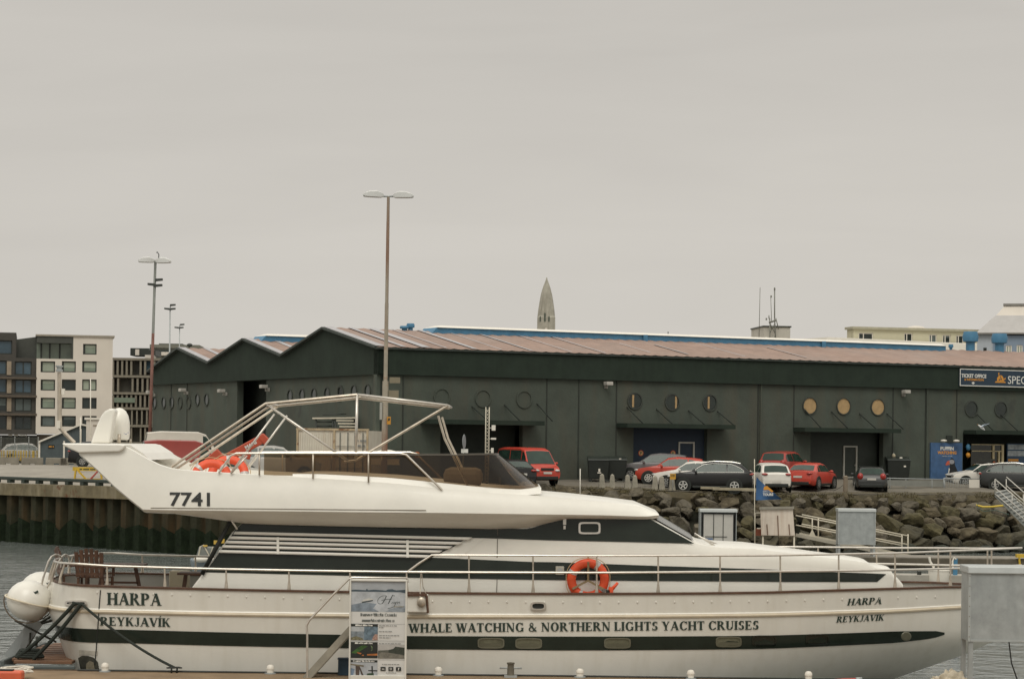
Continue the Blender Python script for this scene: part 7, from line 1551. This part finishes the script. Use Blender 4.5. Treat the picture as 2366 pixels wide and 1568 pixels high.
# stairs gangway on the right
YR_ = 123.0; t = thing('access_stairs', 'grey steel grating access stairs with handrails going down at the right edge', 'stairs', P(2330, 1150, YR_)); g3 = lambda x, y, d=0: P(x, y, YR_ + d); mb = MB(); 
mb.hexa([g3(2297, 1146), g3(2420, 1272), g3(2440, 1262, 2.2), g3(2325, 1140, 2.2), g3(2297, 1138), g3(2420, 1262), g3(2440, 1252, 2.2), g3(2325, 1132, 2.2)]); obj('stringer', mb, mat('grating', (.24, .25, .235), .6, .3, var=.5, vs=9), t); mb = MB()
for i in range(18): f = i / 17; mb.beam(g3(2299 + 121 * f, 1138 + 123 * f, -.06), g3(2327 + 113 * f, 1131 + 121 * f, 2.3), .12, .05)
obj('tread', mb, mat('tread_grey', (.34, .35, .33), .6, .2, var=.2), t)
for d, dx in ((-.05, 0), (2.2, 26)):
    mb = MB()
    for dy in (0, 20, 34): mb.tube([g3(2335 - 4 * 0 + dx - 3, 1125 - 0 + dy - (0 if dy == 0 else 0) - 1, d), g3(2450 + dx, 1240 + dy, d)] if False else [g3(2298 + dx, 1106 + dy - (dx and 5), d), g3(2430 + dx, 1222 + dy - (dx and 5), d)], .03, 6)
    for f in (0, .3, .6, .9): mb.tube([g3(2298 + dx + 132 * f, 1106 + 116 * f, d), g3(2298 + dx + 132 * f, 1142 + 118 * f, d)], .028, 6)
    obj('handrail', mb, mat('rail_galv', (.50, .48, .43), .45, .4), t)
# guard rail and crowd barrier on the crest
t = thing('glass_guard_rail', 'grey guard rail with pale panels along the crest of the rock bank', 'guard rail', at(2110, 134)); YZ = 134.2; g4 = lambda x, y, d=0: P(x, y, YZ + d + (x - 2050) * .022); mb = MB()
mb.tube([g4(2000, 1103), g4(2182, 1107)], .035, 6)
for x in (2055, 2092, 2152, 2182): mb.tube([g4(x, 1103 + (x - 2000) * .022), g4(x, 1138)], .035, 6)
obj('rail', mb, GALV, t); mb = MB()
mb.hexa([g4(2000, 1121, -.02), g4(2182, 1124, -.02), g4(2182, 1124, .02), g4(2000, 1121, .02), g4(2000, 1107, -.02), g4(2182, 1110, -.02), g4(2182, 1110, .02), g4(2000, 1107, .02)]); obj('panel', mb, mat('rail_panel', (.24, .245, .22), .5, .2, var=.1), t)
t = thing('crowd_barrier', 'grey steel crowd barrier with a white notice panel on the crest', 'barrier', at(2230, 134)); YZ = 137.0; mb = MB(); b0 = lambda x, y: P(x, y, YZ + (x - 2180) * .02)
for p0, p1 in (((2180, 1104), (2284, 1106)), ((2180, 1137), (2284, 1139)), ((2180, 1104), (2180, 1140)), ((2284, 1106), (2285, 1142))): mb.tube([b0(*p0), b0(*p1)], .03, 6)
for i in range(26): x = 2183 + i * 3.9; mb.tube([b0(x, 1104), b0(x, 1137)], .011, 4)
obj('barrier_frame', mb, GALV, t); mb = MB(); mb.hexa([b0(2238, 1137) + Vector((0, -.04, 0)), b0(2262, 1137) + Vector((0, -.04, 0)), b0(2262, 1137), b0(2238, 1137), b0(2238, 1107) + Vector((0, -.04, 0)), b0(2262, 1107) + Vector((0, -.04, 0)), b0(2262, 1107), b0(2238, 1107)]); obj('notice_panel', mb, PAINTW, t)
mb = MB(); mb.tube([P(2255, 1166, 127.5), P(2270, 1170, 127.3), P(2290, 1170, 127.3), P(2318, 1167, 127.5)], .05, 8); t = thing('yellow_hose', 'short yellow hose lying on the rocks below the crowd barrier', 'hose', P(2285, 1170, 127.3)); obj('hose', mb, mat('hose_yellow', (.60, .43, .04), .5), t)
mb = MB(); mb.tube([P(2258, 1162, 127.2), P(2256, 1172, 127.1), P(2272, 1180, 127.0), P(2300, 1178, 127), P(2330, 1188, 127)], .022, 6); t = thing('green_cable', 'thin grey green cable sagging over the rocks under the yellow hose', 'cable', P(2290, 1180, 127)); obj('cable', mb, mat('cable_green', (.06, .10, .08), .7), t)
t = thing('crest_beam', 'pale timber beam lying along the crest before the black sport utility car', 'beam', at(1710, 126)); mb = MB(); mb.beam(P(1646, 1128, 124.6), P(1770, 1131, 124.6), .12, .14); mb.beam(P(1618, 1126, 124.9), P(1662, 1127, 124.9), .2, .12); mb.beam(P(1744, 1135, 124.5), P(1772, 1135.5, 124.5), .2, .1); obj('timber', mb, mat('pale_timber', (.33, .29, .20), .8, var=.2), t)
# concrete bollards
def bollard(): 
    t = thing('concrete_bollard', 'grey tapered concrete bollard in the row in front of the parked cars', 'bollard', (0, 0, 0), 'concrete bollards in front of the cars'); mb = MB(); a, b = .175, .10
    mb.hexa([(-a, -a, -.1), (a, -a, -.1), (a, a, -.1), (-a, a, -.1), (-b, -b, .66), (b, -b, .66), (b, b, .66), (-b, b, .66)]); obj('post', mb, mat('bollard_concrete', (.27, .25, .20), .9, var=.2, vs=4), t, bevel=.015); mb = MB(); mb.hexa([(-b, -b, .66), (b, -b, .66), (b, b, .66), (-b, b, .66), (-.02, -.02, .74), (.02, -.02, .74), (.02, .02, .74), (-.02, .02, .74)]); obj('cap', mb, mat('bollard_concrete', None), t); return t
b0_ = bollard()
for i, px in enumerate((1394, 1418, 1453, 1470, 1517, 1532, 1556)):
    Y = 125.4 - .0 * i; c = at(px, Y); (place(b0_, c, .1) if i == 0 else dup(b0_, c, rnd.uniform(-.2, .2)))
mb = MB()
for (a, b) in ((1394, 1418), (1418, 1453), (1453, 1470)): A, B = Vector(at(a, 125.4, .5)), Vector(at(b, 125.4, .5)); mb.tube(sag(A, B, .14, 8), .014, 5)
t = thing('bollard_chain', 'thin chain hanging between the concrete bollards', 'chain', at(1418, 125.4)); obj('chain', mb, mat('chain_grey', (.14, .14, .12), .6, .4), t)
t = thing('wooden_post', 'weathered wooden post with a chain, left of the dark estate car', 'post', at(1957, 130.5)); mb = MB(); c = Vector(at(1957, 130.5)); mb.lathe([(.14, -.1), (.13, .5), (.12, .85), (.05, .9), (.001, .9)], c, n=10); obj('post', mb, mat('old_wood', (.20, .165, .12), .9, var=.25, streak=(.12, .10, .07), ss=(10, 10, .5)), t); mb = MB(); mb.tube(sag(c + Vector((0, 0, .5)), c + Vector((-.9, .3, .0)), .1, 8), .014, 5); obj('chain', mb, RUBBER, t)
t = thing('parking_notice', 'small orange notice on a thin post in front of the red hatchback', 'sign', at(1554, 125.0)); mb = MB(); p = P(1554, 1130, 125); mb.tube([(p.x, 125, gz(p.x, 125)), P(1554, 1095, 125)], .022, 6); obj('post', mb, GALV, t); mb = MB(); mb.box(P(1554, 1100, 124.95), (.30, .02, .30)); pb = obj('plate', mb, mat('notice_orange', (.55, .29, .03), .5), t); mb = MB(); o_ = P(1548.5, 1097, 124.93); nf_ = lambda u, v: o_ + Vector((u, 0, v)); dashes(mb, nf_, .0, .0, .24, .04); dashes(mb, nf_, .02, -.07, .2, .04); obj('lettering', mb, INK, pb)
t = thing('white_stake', 'thin white stake standing on the crest of the bank below the van', 'stake', at(1340, 124.6)); mb = MB(); p = P(1340, 1145, 122.5); mb.tube([(p.x, 122.5, 2.3), P(1340, 1082, 122.5)], .025, 6); obj('pole', mb, PAINTW, t)
# waste containers
def bin_(label, px, Y, w, marks, h=1.15):
    c = Vector(at(px, Y)); t = thing('waste_container', label, 'waste container', c, 'black waste containers by the warehouse'); mb = MB(); D_ = .5
    mb.hexa([c + Vector(q) for q in ((-w * .44, -D_ * .8, .15), (w * .44, -D_ * .8, .15), (w * .44, D_ * .8, .15), (-w * .44, D_ * .8, .15), (-w / 2, -D_, h), (w / 2, -D_, h), (w / 2, D_, h), (-w / 2, D_, h))]); obj('tub', mb, mat('bin_black', (.014, .018, .015), .5, var=.2), t, bevel=.03); mb = MB(); mb.hexa([c + Vector(q) for q in ((-w / 2 - .04, -D_ - .04, h), (w / 2 + .04, -D_ - .04, h), (w / 2 + .04, D_, h), (-w / 2 - .04, D_, h), (-w / 2, -D_, h + .06), (w / 2, -D_, h + .06), (w / 2, D_, h + .22), (-w / 2, D_, h + .22))]); obj('lid', mb, mat('bin_lid', (.022, .028, .023), .45), t, bevel=.02)
    for x in (-w * .38, w * .38): mb = MB(); mb.lathe([(.1, -.04), (.1, .04)], c + Vector((x, -D_ * .7, .1)), 'Y', 10); obj('wheel', mb, RUBBER, t)
    mb = MB()
    for x, z, w_, hh in marks: mb.box(c + Vector((x, -D_ + .02 - (0 if z > h * .8 else -.03), z)), (w_, .04, hh))
    obj('sticker', mb, PAINTW, t)
    if marks: 
        mb = MB(); fr_l = Fr(c + Vector((0, -D_ - .02, 0)), (1, 0, 0)); fr_l.ring(mb, marks[0][0] - .28, h * .55, .06, .09, 0.0, .02, n=14); obj('recycling_mark', mb, PAINTW, t)
bin_('black waste container behind the leftmost concrete bollard', 1385, 130.2, 1.15, [(.05, .62, .10, .16), (.05, .48, .2, .06)]); bin_('black waste container beside the grey car', 1426, 130.6, 1.15, [(.2, 1.2, .12, .1)]); bin_('black waste container with a white sticker left of the puffin poster', 2077, 140.4, 1.35, [(.34, .85, .13, .18), (.1, 1.3, .16, .08)])
t = thing('wall_hydrant', 'small pale hydrant fitting on the wall above the waste container', 'hydrant', P(2063, 1085, 140.9)); mb = MB(); mb.ball(P(2064, 1052, 140.8), (.11, .11, .12), 7); mb.box(P(2064, 1068, 140.8), (.26, .1, .16)); obj('fitting', mb, mat('hydrant_pale', (.55, .48, .33), .5), t); mb = MB(); mb.tube([P(2064, 1085, 140.9), P(2064, 1045, 140.9)], .03, 6); obj('pipe', mb, GALV, t)
# white shipping container with a stack of racks behind it
YCn = 122.0; fr = Fr(P(768, 1040, YCn), (1, -.12, 0)); q = [fr.s(685, 1000), fr.s(851, 1000)]; zc = fr.sz(700, 993)[1]; t = thing('shipping_container', 'white rust streaked shipping container with its doors towards the harbour', 'container', fr.pt(q[0], 3.55)); RW = mat('container_white', (.64, .60, .51), .6, var=.07, streak=(.42, .27, .14), ss=(4, 4, .3), sa=.3, spots=(.27, .12, .05), sp_s=1.1, sp_t=.66)
mid_ = fr.s(770, 1000); mb = MB(); fr.box(mb, q[0], q[1], 3.5, zc, -4.5, -.05)
n = 16
for i in range(n): a = q[0] + (mid_ - q[0]) * i / n; fr.box(mb, a, a + (mid_ - q[0]) / n * .5, 3.7, zc - .15, -.05, .0)
obj('shell', mb, RW, t); RST = mat('rust_edge', (.17, .085, .04), .8, var=.3); mb = MB(); fr.box(mb, q[0] - .02, q[1] + .02, zc, zc + .1, -.12, .04)
for a in (q[0], mid_, q[1] - .1): fr.box(mb, a, a + .1, 3.5, zc, -.05, .04)
obj('corner_frame', mb, mat('container_edge', (.42, .33, .21), .7, var=.3, spots=(.2, .09, .04), sp_s=3, sp_t=.55), t); mb = MB()
for f in (.2, .42, .62, .85): a = mid_ + (q[1] - mid_) * f; mb.tube([fr.pt(a, 3.6, .05), fr.pt(a, zc - .1, .05)], .03, 6)
for z in (4.2, 4.75, 5.3): fr.box(mb, mid_ + .12, q[1] - .15, z, z + .02, .0, .03)
obj('door_rod', mb, mat('rod_grey', (.13, .13, .11), .6, .3), t); mb = MB(); dashes(mb, lambda u, v: fr.pt(mid_ + (q[1] - mid_) * .62 + u, zc - .55 + v, .012), 0, 0, .6, .12); dashes(mb, lambda u, v: fr.pt(mid_ + (q[1] - mid_) * .68 + u, zc - .8 + v, .012), 0, 0, .4, .12); obj('lettering', mb, GRL, t)
YK = 128.5; t = thing('fire_stairs', 'dark metal stairs with pale treads on the gable wall behind the container', 'stairs', P(765, 1010, YK)); g5 = lambda x, y, d=0: P(x, y, YK + d); mb = MB()
for i, (x0, x1) in enumerate(((778, 818), (782, 822), (785, 824), (788, 826), (791, 829))): y = 972 - 1.0 + i * 6.9; mb.beam(g5(x0, y), g5(x1, y + .6), .9, .075)
mb.beam(g5(723, 966), g5(824, 965), 1.0, .075); obj('tread', mb, mat('tread_pale', (.60, .55, .44), .7), t); mb = MB()
for x in (730, 768, 774, 822): mb.tube([g5(x, 966, -.4), g5(x + 2, 1040, -.4)], .05, 6)
for y in (974, 984, 994): mb.tube([g5(730, y, -.4), g5(768, y, -.4)], .045, 6)
mb.tube([g5(770, 968, -.4), g5(795, 1040, -.4)], .06, 6); mb.tube([g5(745, 958, -.4), g5(800, 956, -.4)], .03, 6); obj('frame', mb, FRD, t)
# ---- lamp posts
RUSTP = mat('post_rust', (.34, .30, .235), .7, .0, var=.18, vs=1.2, streak=(.20, .075, .035), ss=(.9, .9, .22), sa=.95, spots=(.30, .17, .10), sp_s=1.2, sp_t=.6)
def lamp_head(mb, c, d, L=1.02, h=.34, w=.5):
    """cobra head pointing along d"""
    d = Vector(d).normalized(); s_ = Vector((-d.y, d.x, 0)).normalized(); u = d.cross(s_) * 1; u = u if u.z > 0 else -u; rows = []
    for f, ww, h0, h1 in ((0, .35, -.1, .25), (.12, .7, -.25, .5), (.35, 1, -.3, .7), (.7, 1, -.35, .55), (.93, .75, -.35, .2), (1, .4, -.25, -.05)):
        c0 = Vector(c) + d * L * f; rows.append([c0 + s_ * (w / 2 * ww) + u * h * h0, c0 + s_ * (w / 2 * ww * .9) + u * h * h1 * .7, c0 + u * h * h1, c0 - s_ * (w / 2 * ww * .9) + u * h * h1 * .7, c0 - s_ * (w / 2 * ww) + u * h * h0, c0 + u * h * (h0 - .1)])
    mb.quads(rows, 0, True, closed=True, caps=True)
HEAD = mat('lamp_head_white', (.58, .58, .56), .4, var=.05)
YLp = 119.0; t = thing('street_lamp', 'tall rusty lamp post with two white lamp heads in front of the warehouse', 'street lamp', at(888, YLp)); b_ = Vector(P(888, 1100, YLp)); tp_ = P(897, 455, YLp); gb_ = gz(b_.x, YLp); bot = Vector((tp_.x - .05, YLp, gb_)); pt2 = lambda y: bot + (tp_ - bot) * ((P(890, y, YLp).z - gb_) / (tp_.z - gb_))
mb = MB(); mb.tube([bot, pt2(1045), pt2(880)], [.155, .15, .15], 12); mb.tube([pt2(880), pt2(700)], [.10, .095], 12); mb.tube([pt2(700), pt2(535), tp_], [.085, .08, .07], 12); obj('pole', mb, RUSTP, t)
mb = MB(); mb.tube([tp_ + Vector((-.35, 0, .02)), tp_ + Vector((.35, 0, .03))], .045, 8); obj('cross_arm', mb, GALV, t)
for d in ((-1, -.35, .06), (1, -.2, .04)): mb = MB(); lamp_head(mb, tp_ + Vector((d[0] * .25, d[1] * .25, .04)), d); obj('lamp_head', mb, HEAD, t)
mb = MB(); c = P(912, 878, YLp); mb.box(c, (.52, .12, .29)); c = P(909, 914, YLp); mb.box(c, (.50, .12, .54)); obj('sign_back', mb, mat('sign_back_tan', (.21, .18, .12), .7, var=.1), t); mb = MB(); c = P(880, 949, YLp - .1); mb.box(c, (.13, .1, .85)); obj('side_board', mb, mat('side_board', (.36, .35, .31), .6), t)
mb = MB(); c = P(898, 971, YLp - .22); mb.box(c, (.19, .04, .38)); w = obj('warning_plate', mb, mat('warning_orange', (.52, .24, .025), .5), t); mb = MB(); mb.ball(c + Vector((.01, -.02, .06)), (.05, .01, .07), 6); mb.beam(c + Vector((-.06, -.025, -.02)), c + Vector((.05, -.025, .10)), .03, .01, up=Vector((0, 1, 0))); obj('warning_figure', mb, INK, w)
def post2(name, label, px, yt_, yb_, Y, r0, r1, m, heads, grp=None, dxl=0.0):
    tp_ = P(px, yt_, Y); c = Vector((tp_.x - dxl, Y, 3.65)); t = thing(name, label, 'street lamp' if 'lamp' in name else 'mast', c, grp); mb = MB(); mb.tube([c, tp_], [r0, r1], 10); obj('pole', mb, m, t)
    for kind, x, y, dx in heads:
        mb = MB()
        if kind == 'L': lamp_head(mb, P(x, y, Y), (dx, -.3, .05), .95 if Y < 150 else 1.0); obj('lamp_head', mb, HEAD, t)
        if kind == 'F': c_ = P(x, y, Y); mb.hexa([c_ + Vector(q) for q in ((0, -.12, -.08), (dx * .42, -.16, -.02), (dx * .42, .16, -.02), (0, .12, -.08), (0, -.10, .08), (dx * .42, -.14, .10), (dx * .42, .14, .10), (0, .10, .08))]); obj('floodlight', mb, FRD, t)
        if kind == 'A': mb.tube([P(x, y, Y), P(x + 1, y - 12, Y), P(x - 3, y - 18, Y), P(x - 5, y - 16, Y)], .03, 6); obj('anemometer', mb, FRD, t)
    return t
POSTG = mat('post_green', (.21, .22, .20), .6, .2, var=.1, vs=.4, spots=(.26, .06, .04), sp_s=.12, sp_t=.48)
p2_ = post2('street_lamp', 'lamp post with two heads and a red painted lower half, by the first gable', 359, 601, 900, 141, .10, .075, mat('post_grey_green', (.20, .21, .19), .6, .2, var=.1), (('L', 357, 603, -1), ('L', 360, 604, 1), ('F', 359, 647, 1), ('F', 358, 658, -1), ('F', 358, 660, 1), ('A', 366, 600, 0)), dxl=.25)
tp_ = P(359, 601, 141); mb = MB(); zc_ = P(352, 770, 141).z; f_ = (zc_ - 3.65) / (tp_.z - 3.65); mb.tube([(tp_.x - .25, 141, 3.65), (tp_.x - .25 + .25 * f_, 141, zc_)], [.104, .088], 10); obj('red_lower_pole', mb, mat('post_red', (.175, .08, .06), .7, var=.25), p2_)
post2('floodlight_mast', 'slim grey floodlight mast, the taller of two behind the brown apartment block', 393, 706, 900, 190, .09, .05, GALV, (('F', 393, 705, 1), ('F', 392, 714, -1), ('F', 393, 714, 1)), 'floodlight masts behind the gable'); post2('floodlight_mast', 'slim grey floodlight mast, the shorter and farther of two', 415, 750, 900, 240, .08, .045, GALV, (('F', 416, 750, 1), ('F', 413, 757, -1), ('F', 414, 757, 1)), 'floodlight masts behind the gable')
t = thing('roof_siren', 'small black siren post on the grey office block roof', 'siren', P(437, 805, 285)); mb = MB(); mb.tube([P(437, 806, 285), P(437, 797, 285)], .06, 6); mb.ball(P(438, 797, 285), (.35, .3, .22), 6); obj('siren', mb, FRD, t)
# lattice camera mast, round sign
t = thing('camera_mast', 'slim white lattice mast with cameras in front of the first doorway', 'mast', at(1126, 123)); YQ = 123.0; xa = P(1125, 1000, YQ).x; zt2 = P(1125, 940, YQ).z; zg_ = gz(xa, YQ); mb = MB()
for dx in (-.08, .10): mb.tube([(xa + dx, YQ, zg_), (xa + dx, YQ, zt2)], .022, 6)
z = zg_
while z < zt2 - .2: mb.tube([(xa - .08, YQ, z), (xa + .10, YQ, z + .18)], .012, 4); mb.tube([(xa + .10, YQ, z + .0), (xa - .08, YQ, z + .18)], .012, 4); z += .18
obj('lattice', mb, WR, t)
for x, y, d in ((1140, 988, (.2, .2, .28)), (1140, 1013, (.26, .14, .1)), (1137, 1040, (.14, .14, .26))): mb = MB(); mb.box(P(x, y, YQ), d); mb.tube([P(1129, y, YQ), P(x, y, YQ)], .02, 5); obj('camera', mb, PAINTW, t, bevel=.02)
t = thing('traffic_sign', 'round traffic sign seen edge on with a small plate, before the dark doorway', 'sign', at(1072, 121.5)); YQ = 121.5; mb = MB(); mb.tube([at(1071, YQ), P(1072, 1003, YQ)], .028, 8); obj('post', mb, GALV, t); mb = MB(); c = P(1072, 1020, YQ - .05); M = Matrix.Rotation(R(78), 4, 'Z'); mb.lathe([(.001, -.01), (.36, -.01), (.36, .01), (.001, .01)], c, 'Y', 24, mat=M); obj('disc', mb, mat('sign_disc', (.30, .31, .32), .4), t); mb = MB(); mb.box(P(1073, 1041, YQ - .06), (.35, .03, .20)); obj('plate', mb, SIGNW, t)
t = thing('white_dinghy_cover', 'low white object lying behind the flybridge screen at the foot of the lamp post', 'cover', at(888, 120.5)); mb = MB(); mb.ball(P(892, 1048, 120.5), (.6, .4, .22), 8); mb.box(P(890, 1066, 120.5), (1.4, .5, .3)); obj('cover', mb, PAINTW, t)
# gull
t = thing('gull', 'white gull gliding in front of the shop canopy', 'bird', P(2268, 985, 118)); mb = MB(); c = P(2267, 987, 118); k = 118 / F; M = Matrix.Rotation(R(38), 4, 'Y')
rows = []
for x, r_ in ((-.22, .008), (-.16, .03), (-.08, .055), (0, .062), (.08, .05), (.13, .035), (.17, .032), (.20, .02), (.23, .004)): rows.append([c + M @ Vector((-x, r_ * math.cos(a), r_ * math.sin(a))) for a in [6.2832 * i / 10 for i in range(10)]])
mb.quads(rows, 0, True, closed=True, caps=True); GW = mat('gull_white', (.66, .66, .66), .7, var=.05); bo = obj('body', mb, GW, t)
for s_ in (-1, 1):
    mb = MB(); pts = [c + Vector((.05, s_ * .04, .03)), c + Vector((.16, s_ * .25, .14)), c + Vector((.30, s_ * .45, .20)), c + Vector((.24, s_ * .44, .17)), c + Vector((.06, s_ * .26, .09)), c + Vector((-.05, s_ * .04, .02))]; mb.face(pts); obj('wing', mb, mat('gull_grey', (.36, .42, .50), .7), t, solid=.012)
mb = MB(); mb.tube([c + M @ Vector((-.22, 0, 0)), c + M @ Vector((-.26, 0, -.01))], [.012, .003], 6); obj('beak', mb, SORA, t)
# small work boat behind the stern
YV = 92.0; t = thing('work_boat', 'small grey work boat with white fenders moored behind the yacht stern', 'boat', P(475, 1320, YV)); v = lambda x, y, d=0: P(x, y, YV + d); mb = MB()
mb.hexa([v(452, 1352), v(560, 1356), v(560, 1354, 2), v(452, 1350, 2), v(438, 1290), v(580, 1294), v(580, 1292, 2.2), v(438, 1288, 2.2)]); obj('hull', mb, mat('boat_grey_blue', (.16, .19, .21), .5, var=.15), t, bevel=.08); mb = MB(); mb.hexa([v(452, 1290), v(560, 1294), v(560, 1292, 1.6), v(452, 1288, 1.6), v(460, 1262), v(556, 1264), v(556, 1263, 1.4), v(460, 1261, 1.4)]); obj('cabin', mb, mat('boat_grey', (.17, .18, .165), .5, var=.2), t, bevel=.05); mb = MB(); mb.tube([v(457, 1292), v(463, 1262), v(470, 1258), v(484, 1284), v(492, 1262)], .03, 6); obj('rail', mb, WR, t); mb = MB()
mb.ball(v(464, 1291, -.3), (.28, .2, .13), 9); mb.ball(v(502, 1293, -.3), (.2, .2, .12), 9); obj('fender', mb, PAINTW, t); mb = MB(); mb.box(v(499, 1252), (.16, .16, .14)); mb.box(v(514, 1249), (.14, .14, .16)); mb.box(v(474, 1260), (.16, .12, .06)); obj('yellow_light', mb, mat('boat_yellow', (.55, .36, .06), .5), t)
